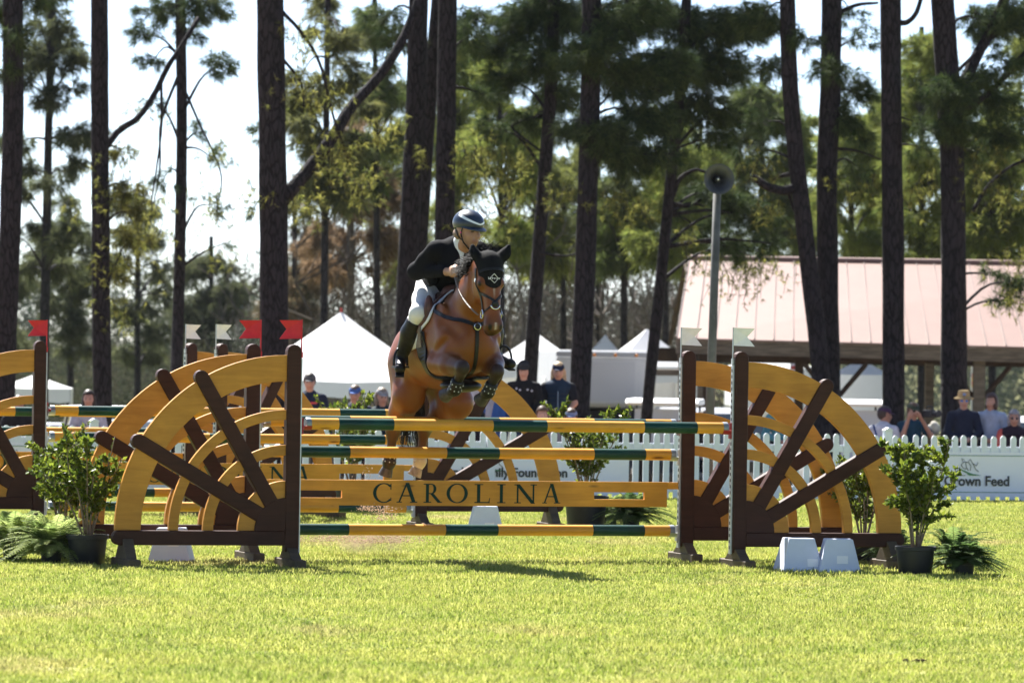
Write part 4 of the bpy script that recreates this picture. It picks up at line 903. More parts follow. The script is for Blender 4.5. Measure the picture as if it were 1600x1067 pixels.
# ---- rack of goods under the pavilion
rk = empty('goods_rack', gpt(1445, 93), R(4), 'cluttered dark display rack with pale bundles between the right trunks', 'rack')
dk = mat('rack_dark', (0.03, 0.028, 0.026), 0.7)
for z in (0.3, 0.8, 1.25):
    q = MB(); q.box((-0.75, -0.2, z), (0.75, 0.2, z + 0.03)); q.build('shelf', dk, rk)
for x in (-0.72, 0.72):
    q = MB(); q.box((x - 0.02, -0.22, 0), (x + 0.02, 0.22, 1.7)); q.build('upright', dk, rk)
bundle = [mat('bundle_pale', (0.45, 0.42, 0.36), 0.8), mat('bundle_yellow', (0.45, 0.30, 0.04), 0.7), mat('bundle_green', (0.05, 0.12, 0.06), 0.8), mat('bundle_black', (0.02, 0.02, 0.02), 0.7)]
rb = random.Random(4)
for z in (0.33, 0.83, 1.28):
    for i in range(8):
        q = MB(); r_ = rb.uniform(.06, .10); q.lathe([(r_ * .4, 0), (r_, r_ * .3), (r_ * 1.05, r_ * 1.4), (r_ * .8, r_ * 2.2), (r_ * .3, r_ * 2.7)], 9, Matrix.Translation((-0.66 + i * 0.185, rb.uniform(-.05, .05), z)) @ Matrix.Rotation(rb.uniform(-.4, .4), 4, 'Y')); q.build('bundle', bundle[rb.choice((0, 0, 0, 1, 2, 3))], rk, smooth=True)
# ================================================================== show jumps
TH = R(18); JD = Vector((math.cos(TH), math.sin(TH), 0)); JN = Vector((-math.sin(TH), math.cos(TH), 0)); JL = 3.69
def wood(name, c1, c2, rough=0.38, knots=0.0, stretch=(1.2, 6, 9), coat=0.2, spec=0.4):
    if name in MATS: return MATS[name]
    m = bpy.data.materials.new(name); m.use_nodes = True; n = m.node_tree.nodes; l = m.node_tree.links; b = n['Principled BSDF']
    tc = n.new('ShaderNodeTexCoord'); mp = n.new('ShaderNodeMapping'); mp.inputs['Scale'].default_value = stretch; l.new(tc.outputs['Object'], mp.inputs['Vector'])
    oi = n.new('ShaderNodeObjectInfo'); va = n.new('ShaderNodeVectorMath'); va.operation = 'ADD'
    cb = n.new('ShaderNodeCombineXYZ'); ml = n.new('ShaderNodeMath'); ml.operation = 'MULTIPLY'; ml.inputs[1].default_value = 37.0
    l.new(oi.outputs['Random'], ml.inputs[0]); l.new(ml.outputs[0], cb.inputs[0]); l.new(ml.outputs[0], cb.inputs[2]); l.new(mp.outputs[0], va.inputs[0]); l.new(cb.outputs[0], va.inputs[1])
    nz = n.new('ShaderNodeTexNoise'); nz.inputs['Scale'].default_value = 2.2; nz.inputs['Detail'].default_value = 8; nz.inputs['Roughness'].default_value = 0.65; nz.inputs['Distortion'].default_value = 0.6
    l.new(va.outputs[0], nz.inputs['Vector'])
    n2 = n.new('ShaderNodeTexNoise'); n2.inputs['Scale'].default_value = 3.0; n2.inputs['Detail'].default_value = 3; l.new(tc.outputs['Object'], n2.inputs['Vector'])
    mr = n.new('ShaderNodeMapRange'); mr.inputs['From Min'].default_value = 0.35; mr.inputs['From Max'].default_value = 0.68; l.new(nz.outputs['Fac'], mr.inputs['Value'])
    mx = n.new('ShaderNodeMixRGB'); mx.inputs[1].default_value = (*c1, 1); mx.inputs[2].default_value = (*c2, 1); l.new(mr.outputs[0], mx.inputs['Fac'])
    m2 = n.new('ShaderNodeMixRGB'); m2.blend_type = 'MULTIPLY'; m2.inputs['Fac'].default_value = 1.0
    r2 = n.new('ShaderNodeMapRange'); r2.inputs['From Min'].default_value = 0.3; r2.inputs['From Max'].default_value = 0.7; r2.inputs['To Min'].default_value = 0.78; r2.inputs['To Max'].default_value = 1.12; l.new(n2.outputs['Fac'], r2.inputs['Value'])
    l.new(mx.outputs[0], m2.inputs[1]); l.new(r2.outputs[0], m2.inputs[2]); out = m2.outputs[0]
    if knots:
        vo = n.new('ShaderNodeTexVoronoi'); vo.inputs['Scale'].default_value = 1.0; mk = n.new('ShaderNodeMapping'); mk.inputs['Scale'].default_value = (2.3, 9, 9); l.new(tc.outputs['Object'], mk.inputs['Vector'])
        v2 = n.new('ShaderNodeVectorMath'); v2.operation = 'ADD'; l.new(mk.outputs[0], v2.inputs[0]); l.new(cb.outputs[0], v2.inputs[1]); l.new(v2.outputs[0], vo.inputs['Vector'])
        rk = n.new('ShaderNodeMapRange'); rk.inputs['From Min'].default_value = 0.06; rk.inputs['From Max'].default_value = 0.16; rk.inputs['To Min'].default_value = knots; rk.inputs['To Max'].default_value = 0; l.new(vo.outputs['Distance'], rk.inputs['Value'])
        m3 = n.new('ShaderNodeMixRGB'); l.new(rk.outputs[0], m3.inputs['Fac']); l.new(out, m3.inputs[1]); m3.inputs[2].default_value = (0.13, 0.045, 0.012, 1); out = m3.outputs[0]
    sm = n.new('ShaderNodeMapping'); sm.inputs['Scale'].default_value = (1.6, 4, 7); l.new(tc.outputs['Object'], sm.inputs['Vector']); s2 = n.new('ShaderNodeVectorMath'); s2.operation = 'ADD'; l.new(sm.outputs[0], s2.inputs[0]); l.new(cb.outputs[0], s2.inputs[1])
    ns = n.new('ShaderNodeTexNoise'); ns.inputs['Scale'].default_value = 1.7; ns.inputs['Detail'].default_value = 9; ns.inputs['Roughness'].default_value = 0.7; l.new(s2.outputs[0], ns.inputs['Vector'])
    rs_ = n.new('ShaderNodeMapRange'); rs_.inputs['From Min'].default_value = 0.63; rs_.inputs['From Max'].default_value = 0.75; rs_.inputs['To Max'].default_value = 0.5; l.new(ns.outputs['Fac'], rs_.inputs['Value'])
    m4 = n.new('ShaderNodeMixRGB'); l.new(rs_.outputs[0], m4.inputs['Fac']); l.new(out, m4.inputs[1]); m4.inputs[2].default_value = (c2[0] * .3, c2[1] * .3, c2[2] * .4, 1); out = m4.outputs[0]
    l.new(out, b.inputs['Base Color']); b.inputs['Roughness'].default_value = rough; b.inputs['Coat Weight'].default_value = coat; b.inputs['Coat Roughness'].default_value = 0.3; b.inputs['Specular IOR Level'].default_value = spec
    bp_ = n.new('ShaderNodeBump'); bp_.inputs['Strength'].default_value = 0.15; bp_.inputs['Distance'].default_value = 0.004; l.new(nz.outputs['Fac'], bp_.inputs['Height']); l.new(bp_.outputs[0], b.inputs['Normal'])
    MATS[name] = m; return m
ply = wood('honey_plywood', (0.57, 0.265, 0.040), (0.45, 0.190, 0.025), 0.5, coat=0.03, spec=0.2)
brownw = wood('dark_stained_wood', (0.036, 0.0115, 0.006), (0.060, 0.020, 0.011), 0.5, coat=0.0, spec=0.18)
footw = wood('weathered_foot_wood', (0.060, 0.040, 0.024), (0.115, 0.082, 0.042), 0.7, coat=0.0)
polew = wood('varnished_pine', (0.72, 0.335, 0.036), (0.60, 0.255, 0.024), 0.42, 0.9, (1.0, 14, 14), 0.08, 0.25)
plankw = wood('varnished_plank', (0.72, 0.335, 0.036), (0.60, 0.255, 0.024), 0.45, 0.85, (1.0, 10, 12), 0.05, 0.2)
polegreen = mat('dark_green_gloss', (0.003, 0.040, 0.026), 0.38, 0.28, var=0.25, scale=4, coat=0.05)
capm = mat('grey_pole_cap', (0.23, 0.26, 0.29), 0.5, 0.5, 0.3, var=0.2, scale=30)
alu = mat('galvanised_metal', (0.50, 0.52, 0.54), 0.45, 0.5, 0.75, var=0.15, scale=12)
redflag = mat('red_flag', (0.58, 0.012, 0.022), 0.5, 0.4, var=0.1, scale=10); whiteflag = mat('white_flag', (0.86, 0.82, 0.80), 0.5, 0.4, var=0.06, scale=10)
redcup = mat('red_cup', (0.30, 0.012, 0.016), 0.45, 0.5)
black_hole = mat('slot_black', (0.01, 0.01, 0.01), 0.8)
def arc(r, n=26, a0=0, a1=90, c=(0.10, 0.305)):
    return [(c[0] + r * math.cos(R(a)), c[1] + r * math.sin(R(a))) for a in np.linspace(a0, a1, n)]
def make_wing(sg, flagm):
    """sg -1: wing reaching left of its post, +1: reaching right; origin on the ground at the post's inner edge"""
    root = empty('jump_wing'); X = lambda pts: [(sg * p[0], p[1]) for p in pts]
    q = MB(); q.prism(X([(0, 0.14), (0.115, 0.14), (0.115, 1.735)] + [(0.0575 + 0.0575 * math.cos(t), 1.735 + 0.055 * math.sin(t)) for t in np.linspace(0.2, math.pi - 0.2, 7)] + [(0, 1.735)]), -0.046, 0.046); q.build('post', brownw, root, bevel=0.006)
    q = MB(); q.prism(X([(0.115, 0.19), (1.465, 0.19)] + [(1.465 + 0.055 * math.cos(t), 0.2475 + 0.0575 * math.sin(t)) for t in np.linspace(-1.4, 1.4, 8)] + [(1.465, 0.305), (0.115, 0.305)]), -0.048, 0.048); q.build('bottom_rail', brownw, root, bevel=0.006)
    for ro, ri in ((1.40, 1.19), (0.965, 0.885), (0.685, 0.60)):
        q = MB(); q.strip(X(arc(ri)), X(arc(ro)), -0.024, 0.024); q.build('arch', ply, root, bevel=0.004)
    q = MB(); q.prism(X([(0.10, 0.305)] + arc(0.40, 16)), -0.024, 0.024); q.build('quadrant_panel', ply, root, bevel=0.004)
    q = MB(); q.prism(X([(0.117, 0.306)] + arc(0.265, 12)), -0.0445, 0.0445); q.build('hub', brownw, root, bevel=0.004)
    for a in (30.5, 60.0):
        M_ = Matrix.Translation((sg * 0.10, 0, 0.305)) @ Matrix.Rotation(sg * R(90 - a) * -1, 4, 'Y')
        q = MB(); w = 0.060; pts = [(sg * 0.10, -w), (sg * 1.41, -w * 0.95)] + [(sg * (1.41 + 0.055 * math.cos(t)), 0.055 * math.sin(t)) for t in np.linspace(-1.2, 1.2, 7)] + [(sg * 1.41, w * 0.95), (sg * 0.10, w)]
        q.prism(pts, -0.042, 0.042, M_); q.build('spoke', brownw, root, bevel=0.006)
    q = MB(); q.box(sorted_lo(sg, -0.014, -0.0005, -0.022, 0.022, 0.13, 1.68)[0], sorted_lo(sg, -0.014, -0.0005, -0.022, 0.022, 0.13, 1.68)[1]); tk = q.build('cup_track', alu, root)
    q = MB()
    for i in range(30):
        z = 0.17 + i * 0.05; lo, hi = sorted_lo(sg, -0.0155, -0.0142, -0.010, 0.010, z, z + 0.026); q.box(lo, hi)
    tag(q.build('slot', black_hole, tk), kind='stuff')
    q = MB(); lo, hi = sorted_lo(sg, -0.018, -0.0005, -0.014, 0.014, 1.685, 1.73); q.box(lo, hi); q.tube([(-sg * 0.009, 0, 1.70), (-sg * 0.009, 0, 1.988)], 0.006, 6)
    q.build('flag_rod', flagm if flagm == redflag else alu, root)
    q = MB(); n = 7; vs = []; pl = []
    for i in range(n + 1):
        t = i / n; x = sg * (0.187 * t) - sg * 0.009; y = 0.012 * math.sin(t * 4)
        zt, zb = 1.985 - 0.004 * t, 1.838 - 0.006 * t
        pl.append((x, y, zt, zb))
    notch = 0.125 * sg - sg * 0.009
    for dy in (-0.0012, 0.0012):
        vs += [(pl[0][0], pl[0][1] + dy, 1.985), (pl[-1][0], pl[-1][1] + dy, 1.981), (notch, 0.006 + dy, 1.911), (pl[-1][0], pl[-1][1] + dy, 1.832), (pl[0][0], pl[0][1] + dy, 1.838)]
    fs = [(0, 1, 2), (0, 2, 4), (2, 3, 4), (5, 7, 6), (5, 9, 7), (7, 9, 8)] + [(i, (i + 1) % 5, 5 + (i + 1) % 5, 5 + i) for i in range(5)]
    q.add(vs, fs); q.build('flag', flagm, root)
    for x in (0.0575, 1.40):
        q = MB(); lo, hi = sorted_lo(sg, x - 0.048, x + 0.048, -0.31, 0.31, 0.0, 0.085); q.box(lo, hi)
        ft = q.build('foot', footw, root, bevel=0.008)
        q = MB(); g0 = 0.043; top = 0.1395 if x < 0.2 else 0.1895; vs = []
        for xx in (x - g0, x + g0):
            vs += [(sg * xx, -0.19, 0.0855), (sg * xx, 0.19, 0.0855), (sg * xx, 0.055, top + 0.05), (sg * xx, -0.055, top + 0.05)] if x > 0.2 else [(sg * xx, -0.19, 0.0855), (sg * xx, 0.19, 0.0855), (sg * xx, 0.062, top + 0.03), (sg * xx, -0.062, top + 0.03)]
        q.add(vs, [(0, 1, 2, 3), (7, 6, 5, 4), (0, 4, 5, 1), (1, 5, 6, 2), (2, 6, 7, 3), (3, 7, 4, 0)]); q.build('brace', footw, ft, bevel=0.004)
    return root
def sorted_lo(sg, x0, x1, y0, y1, z0, z1):
    a, b = sorted((sg * x0, sg * x1)); return (a, y0, z0), (b, y1, z1)
def make_cup(sg, m, par, z):
    q = MB(); lo, hi = sorted_lo(sg, -0.030, -0.016, -0.022, 0.022, z - 0.085, z + 0.045); q.box(lo, hi)
    vs = []; n = 7
    for t in np.linspace(math.pi * 1.12, math.pi * 1.88, n):
        for r in (0.050, 0.056):
            for x in (-0.095, -0.031): vs.append((sg * x, r * math.cos(t), z + 0.004 + r * math.sin(t)))
    fs = []
    for i in range(n - 1):
        a = 4 * i; b = a + 4; fs += [(a, a+1, b+1, b), (a+2, b+2, b+3, a+3), (a, b, b+2, a+2), (a+1, a+3, b+3, b+1)]
    q.add(vs, fs + [(0, 2, 3, 1), (4*(n-1), 4*(n-1)+1, 4*(n-1)+3, 4*(n-1)+2)]); return q.build('pole_cup', m, par)
wing_l = make_wing(-1, redflag); wing_r = make_wing(1, whiteflag); used = set()
def place_wing(proto, P, label, cups=(), m=alu, tilt=0.0):
    if proto.name in used: w = copy_tree(proto)
    else: w = proto; used.add(proto.name)
    w.location = P; w.rotation_euler = (0, 0, TH + tilt)
    tag(w, label, 'jump wing', 'quarter wheel wings of the show jumps')
    return w
pole_mesh = None
def make_pole(P, z, label, flip=False, jit=0.0):
    """striped pole lying in the cups from inner edge to inner edge"""
    global pole_mesh
    if pole_mesh is None:
        q = MB(); r = 0.047; L_ = 3.58; b = [0, 0.255, 0.255 + 0.46]; 
        cuts = [0.0, 0.265, 0.725, 1.56, 2.02, 2.855, 3.315, 3.58]
        for i in range(7):
            q.cur = i % 2; a, c = cuts[i], cuts[i + 1]; q.tube([(a, 0, 0), (c, 0, 0)], r, 20, False)
        q.cur = 0; pole_mesh = q.mesh('striped_pole', auto=50); pole_mesh.materials.append(polew); pole_mesh.materials.append(polegreen)
        c = MB(); c.lathe([(0.004, 0), (0.049, 0), (0.0505, 0.004), (0.0505, 0.040), (0.047, 0.042)], 20, Matrix.Rotation(R(90), 4, 'Y')); make_pole.cap = c.mesh('end_cap', auto=50); make_pole.cap.materials.append(capm)
    o = bpy.data.objects.new('striped_pole', pole_mesh); o.location = P + JD * 0.055 + Vector((0, 0, z)); o.rotation_euler = (random.uniform(0, 6.28), 0, TH) if False else (0, jit, TH); link(o)
    tag(o, label, 'pole', 'green and yellow jump poles')
    a = bpy.data.objects.new('end_cap', make_pole.cap); a.location = (-0.004, 0, 0); link(a, o)
    a = bpy.data.objects.new('end_cap', make_pole.cap); a.location = (3.584, 0, 0); a.rotation_euler = (0, 0, math.pi); link(a, o)
    return o
# ---- serif capitals for the planks
def letter(ch):
    q = []           # list of strips: each a list of (inner, outer) points
    def seg(p0, p1, w, horiz=True):
        dx = w / 2; q.append([((p0[0] - dx, p0[1]), (p0[0] + dx, p0[1])), ((p1[0] - dx, p1[1]), (p1[0] + dx, p1[1]))])
    def bar(x0, x1, z0, z1): q.append([((x0, z0), (x0, z1)), ((x1, z0), (x1, z1))])
    def ring(cx, cz, rx, rz, tx, tz, a0=0, a1=360, n=28, ph=0.0):
        st = []
        for a in np.linspace(a0, a1, n):
            c, s_ = math.cos(R(a)), math.sin(R(a)); st.append(((cx + (rx - tx) * c, cz + (rz - tz) * s_), (cx + rx * c, cz + rz * s_)))
        q.append(st)
    if ch == 'O': ring(0.56, 0.5, 0.56, 0.52, 0.175, 0.055); w = 1.12
    elif ch == 'C':
        ring(0.58, 0.5, 0.58, 0.52, 0.18, 0.055, 42, 318, 24); bar(0.93, 0.985, 0.68, 0.98); bar(0.94, 0.985, 0.10, 0.26); w = 1.0
    elif ch == 'I': bar(0.14, 0.31, 0, 1); bar(0.0, 0.45, 0, 0.05); bar(0.0, 0.45, 0.95, 1.0); w = 0.45
    elif ch == 'L': bar(0.13, 0.30, 0, 1); bar(0.0, 0.45, 0.95, 1.0); bar(0.0, 0.80, 0, 0.06); q.append([((0.72, 0.0), (0.78, 0.0)), ((0.79, 0.27), (0.82, 0.27))]); w = 0.82
    elif ch == 'A':
        seg((0.12, 0.0), (0.50, 1.0), 0.085); seg((0.87, 0.0), (0.53, 1.04), 0.19); bar(0.28, 0.74, 0.33, 0.39); bar(0.0, 0.27, 0, 0.05); bar(0.68, 1.04, 0, 0.05); w = 1.04
    elif ch == 'R':
        bar(0.13, 0.30, 0, 1); bar(0.0, 0.43, 0, 0.05); bar(0.0, 0.36, 0.95, 1.0); bar(0.30, 0.44, 0.945, 1.0); bar(0.30, 0.44, 0.455, 0.51)
        ring(0.44, 0.7275, 0.27, 0.2725, 0.16, 0.055, -90, 90, 14); seg((0.88, 0.02), (0.46, 0.48), 0.21); bar(0.78, 1.03, 0, 0.05); w = 1.0
    elif ch == 'N':
        seg((0.17, 0.0), (0.17, 1.0), 0.085); seg((0.98, -0.02), (0.98, 1.0), 0.085); seg((0.97, -0.02), (0.17, 1.0), 0.21); bar(0.0, 0.34, 0, 0.05); bar(0.0, 0.26, 0.95, 1.0); bar(0.82, 1.15, 0.95, 1.0); w = 1.15
    return q, w
def make_plank(P, z, label):
    o = empty('lettered_plank', P + Vector((0, 0, 0)), TH, label, 'plank', 'lettered planks of the show jumps')
    L0, L1 = 0.10, 3.57; h = 0.21; s0, s1 = 0.115, 0.165          # slot heights
    q = MB(); c0, c1 = L0 + 0.62, L1 - 0.65; e0, e1 = L0 + 0.19, L1 - 0.20
    y0, y1 = -0.019, 0.019; zs = (0.062, 0.122) 
    q.prism([(L0, 0), (L1, 0), (L1, zs[0]), (L0, zs[0])], y0, y1); q.prism([(L0, zs[1]), (L1, zs[1]), (L1, h), (L0, h)], y0, y1)
    for a, b in ((L0, e0), (c0, c1), (e1, L1)): q.prism([(a, zs[0]), (b, zs[0]), (b, zs[1]), (a, zs[1])], y0, y1)
    bm = bmesh.new(); me = q.mesh('board'); bm.from_mesh(me); bmesh.ops.remove_doubles(bm, verts=bm.verts[:], dist=1e-5)
    inner = [f for f in bm.faces if f.calc_center_median() and False]; bm.to_mesh(me); bm.free()
    b_ = mesh_obj('board', me, plankw, o); b_.location = (0, 0, z)
    for a, b in ((L0 - 0.10, L0 - 0.001), (L1 + 0.001, L1 + 0.10)):
        q = MB(); q.box((a, -0.017, z + 0.15), (b, 0.017, z + 0.208)); q.build('hanger_block', plankw, o, bevel=0.003)
    x = 1.0; H = 0.158; lgm = mat('letter_green', (0.003, 0.030, 0.018), 0.5, 0.2)
    widths = {'C': (0, 74), 'A': (94, 83), 'R': (202, 72), 'O': (294, 86), 'L': (407, 63), 'I': (499, 33), 'N': (568, 91), 'a': (682, 73)}
    for ch in 'CAROLINa':
        st, w = letter(ch.upper()); x0, wd = widths[ch]; sc = wd / 77.0 * H / w * 1.055; bx = 0.985 + x0 / 77.0 * H * 1.055
        q = MB()
        for s_ in st:
            q.strip([(bx + a[0] * sc, z + 0.026 + a[1] * H) for a, b in s_], [(bx + b[0] * sc, z + 0.026 + b[1] * H) for a, b in s_], -0.0215, -0.0180)
        q.build('letter', lgm, o)
    return o
def cups(w, sg, zs, m=alu):
    for z in zs: make_cup(sg, m, w, z)
def jump_point(px, D): p = at(px, 700, D); return Vector((p.x, p.y, 0))
# --- near oxer (the one being jumped)
A0 = jump_point(467, 39.6)
P = A0
w1 = place_wing(wing_l, A0, 'front left quarter wheel wing with red flag, next to the white box'); cups(w1, -1, (1.16,), redcup)
w2 = place_wing(wing_r, A0 + JD * JL, 'front right quarter wheel wing with white flag behind two white boxes'); cups(w2, 1, (1.16,), redcup)
AF = A0 + JN * 1.25
w3 = place_wing(wing_l, AF, 'second left wing with red flag, just behind the front left wing'); cups(w3, -1, (1.16, 0.91, 0.27))
w4 = place_wing(wing_r, AF + JD * JL, 'second right wing with white flag, just behind the front right wing'); cups(w4, 1, (1.16, 0.91, 0.27))
make_pole(A0, 1.160, 'topmost green and yellow pole nearest the camera, under the horse')
make_pole(AF, 1.162, 'top pole directly behind the nearest top pole, almost hidden by it')
make_pole(AF, 0.910, 'second green and yellow pole down, right above the CAROLINA plank')
make_pole(AF, 0.270, 'lowest front pole just above the grass below the CAROLINA plank')
make_plank(AF, 0.470, 'yellow plank with green CAROLINA lettering in front of the horse')
# --- vertical behind it to the left
B0 = jump_point(69, 47.2)
w5 = place_wing(copy_tree(wing_l), B0, 'wing with red flag cut by the left edge of the picture'); cups(w5, -1, (1.13, 0.88, 0.22))
w6 = place_wing(copy_tree(wing_r), B0 + JD * JL, 'right wing of the middle jump, seen between the horse and the poles'); cups(w6, 1, (1.13, 0.88, 0.22))
make_pole(B0, 1.13, 'top pole of the middle jump, above the left potted shrub')
make_pole(B0, 0.88, 'second pole of the middle jump, its left end behind the potted shrub')
make_pole(B0, 0.22, 'bottom pole of the middle jump near the grass')
make_plank(B0, 0.43, 'plank of the middle jump, its lettering partly hidden by the left wings')
# --- third jump, farthest left
C0 = jump_point(336, 50.3) - JD * JL
w7 = place_wing(copy_tree(wing_r), C0 + JD * JL, 'right wing of the farthest jump, its small white flag just left of the red ones', tilt=R(21))
CF = C0 + JN * 1.25; cups(w7, 1, (1.08,))
w8 = place_wing(copy_tree(wing_r), CF + JD * JL, 'rearmost wing with the leftmost small white flag', tilt=R(21)); cups(w8, 1, (1.08, 0.86, 0.24))
make_pole(C0, 1.08, 'front top pole of the farthest jump at the left edge')
make_pole(CF, 0.86, 'second pole of the farthest jump at the left edge')
make_pole(CF, 0.24, 'bottom pole of the farthest jump behind the left wings')
make_plank(CF, 0.44, 'plank of the farthest jump, seen through the wing at the left edge')
# ---- white number boxes
boxm = mat('white_box_plastic', (0.62, 0.65, 0.74), 0.55, 0.4, var=0.04, scale=4); stick = mat('box_sticker', (0.86, 0.84, 0.82), 0.4)
def white_box(px, D, rz, label, s=1.0, stk=(0.03, 0.10)):
    p = at(px, 880, D); o = empty('number_box', (p.x, p.y, 0), rz, label, 'box', 'white number boxes beside the jumps')
    q = MB(); vs = []
    for z, hw in ((0, 0.175), (0.285, 0.108)):
        for sx, sy in ((-1, -1), (1, -1), (1, 1), (-1, 1)): vs.append((sx * hw * s, sy * hw * s, z * s))
    q.add(vs, [(3, 2, 1, 0), (4, 5, 6, 7), (0, 1, 5, 4), (1, 2, 6, 5), (2, 3, 7, 6), (3, 0, 4, 7)]); q.build('shell', boxm, o, bevel=0.008, seg=2)
    q = MB(); sl = math.atan2(0.067, 0.285); M_ = Matrix.Translation((stk[0] * s, -(0.175 - 0.067 * (stk[1] / 0.285)) * s - 0.001, stk[1] * s)) @ Matrix.Rotation(-sl, 4, 'X')
    q.box((-0.045, -0.002, -0.032), (0.045, 0.0, 0.032), M_); q.build('sticker', stick, o)
white_box(1247, 40.35, R(12), 'left one of the two white boxes in front of the right wing', 1.0, (0.08, 0.09)); white_box(1309, 40.30, R(3), 'right one of the two white boxes in front of the right wing', 1.0, (0.02, 0.12))
white_box(268, 40.45, R(-4), 'white box standing under the rail of the front left wing', 1.0, (0.03, 0.17)); white_box(757, 47.3, R(5), 'white box in front of the middle jump right wing, behind the lowest pole', 1.0)
# ================================================================== potted shrubs and ferns
potm = mat('black_nursery_pot', (0.014, 0.015, 0.017), 0.5, 0.4, var=0.2, scale=12); soilm = mat('potting_soil', (0.06, 0.04, 0.028), 0.95, 0.1, var=0.4, scale=60, bump=0.6)
stemm = mat('shrub_stem', (0.20, 0.16, 0.12), 0.8, 0.2, var=0.3, scale=30); fernm = leaf_material('fern_leaf', 0.6, 0.8)
def leaf_mesh(name, P, Dr, ln, wd, c1, c2, rn, fold=0.35):
    """pointed oval leaves folded along the midrib: 4 triangles each"""
    k = len(P); d = Dr / np.linalg.norm(Dr, axis=1, keepdims=True); s = np.cross(d, rn.normal(0, 1, (k, 3))); s /= np.linalg.norm(s, axis=1, keepdims=True); u = np.cross(s, d)
    L_ = ln * (0.45 + 1.0 * rn.random((k, 1)) ** 1.3); W_ = wd * L_ / ln
    a = P; m = P + d * L_ * .5 - u * W_ * fold * .4; t = P + d * L_ - u * L_ * 0.10; l = P + d * L_ * .45 + s * W_ + u * W_ * fold; r = P + d * L_ * .45 - s * W_ + u * W_ * fold
    V = np.stack([a, l, m, r, t], 1).reshape(-1, 3); i = np.arange(k)[:, None] * 5
    F = np.concatenate([i + [0, 1, 2], i + [0, 2, 3], i + [2, 1, 4], i + [3, 2, 4]]); me = np_mesh(name, V, F, 3)
    q = np.repeat(np.clip(rn.beta(1.2, 1.6, k), 0, 1), 5)[:, None]; b = np.repeat(rn.uniform(.75, 1.25, k), 5)[:, None]; paint(me, (np.array(c1) * (1 - q) + np.array(c2) * q) * b); return me
def pot(root, r=0.17, h=0.27):
    q = MB(); q.lathe([(r * .80, 0), (r * .82, .004), (r * .95, h * .86), (r * 1.03, h * .87), (r * 1.04, h), (r * .98, h), (r * .96, h * .90), (0.01, h * .89)], 28); p = q.build('pot', potm, root, smooth=True, auto=40)
    q = MB(); q.lathe([(0.005, h * .905), (r * .6, h * .91), (r * .95, h * .895)], 16, None, False); q.build('soil', soilm, root, smooth=True)
def shrub(px, D, ytop, label, seed, leaves=1500, w=0.33, bend=(0, 0), r=0.17, z_off=0.0, ln=0.047, dark=1.0, spread=1.0):
    rn = np.random.default_rng(seed); c = at(px, 880, D); c = Vector((c.x, D, 0)); H = at(px, ytop, D).z; root = empty('potted_shrub', c, rn.uniform(0, 6), label, 'potted plant', 'potted shrubs beside the jumps'); pot(root, r, 0.26 * r / 0.17)
    hz0 = 0.22 * r / 0.17; q = MB(); P, Dd = [], []; ns = 9
    c_, s_ = math.cos(-root.rotation_euler.z), math.sin(-root.rotation_euler.z)
    for i in range(ns):
        a = 2 * math.pi * i / ns + rn.uniform(-.3, .3); L_ = (H - hz0) * rn.uniform(.62, 1.0); out = w * rn.uniform(.35, 1.15) * spread
        ex, ey = math.cos(a) * out + bend[0] * c_ - bend[1] * s_, math.sin(a) * out + bend[0] * s_ + bend[1] * c_
        p0 = Vector((math.cos(a) * .025, math.sin(a) * .025, hz0)); p3 = Vector((ex, ey, hz0 + L_)); p1 = p0.lerp(p3, .35) + Vector((0, 0, .07)); pts = curve_pts([p0, p1, p0.lerp(p3, .7) + Vector(rn.normal(0, .02, 3)), p3], 9)
        q.tube(pts, [0.009 * (1 - .08 * k) for k in range(9)], 5)
        subs = [pts]
        for k in range(8):
            b = pts[rn.integers(2, 8)]; d = Vector((rn.normal(), rn.normal(), rn.uniform(.3, 1.3))).normalized(); e = b + d * rn.uniform(.10, .24); sp = [b, b.lerp(e, .5) + Vector((0, 0, .012)), e]; q.tube(sp, [.005, .004, .0025], 4); subs.append(curve_pts(sp, 5))
        per = int(leaves * 1.6) // (ns * len(subs))
        for sb in subs:
            for _ in range(per):
                t = rn.uniform(.14 if sb is pts else .05, 1.0) * (len(sb) - 1); k = min(int(t), len(sb) - 2); p = sb[k].lerp(sb[k + 1], t - k); tg = (sb[k + 1] - sb[k]).normalized(); d = rn.normal(0, .75, 3) + np.array(tg) * .8 + np.array([0, 0, .25]); P.append(np.array(p)); Dd.append(d)
    q.build('stems', stemm, root, smooth=True)
    lo, hi = (0.030 * dark, 0.060 * dark, 0.010), (0.20 * dark, 0.235 * dark, 0.030)
    mesh_obj('foliage', leaf_mesh('foliage', np.array(P), np.array(Dd), ln, ln * .30, lo, hi, rn), leafm, root); return root
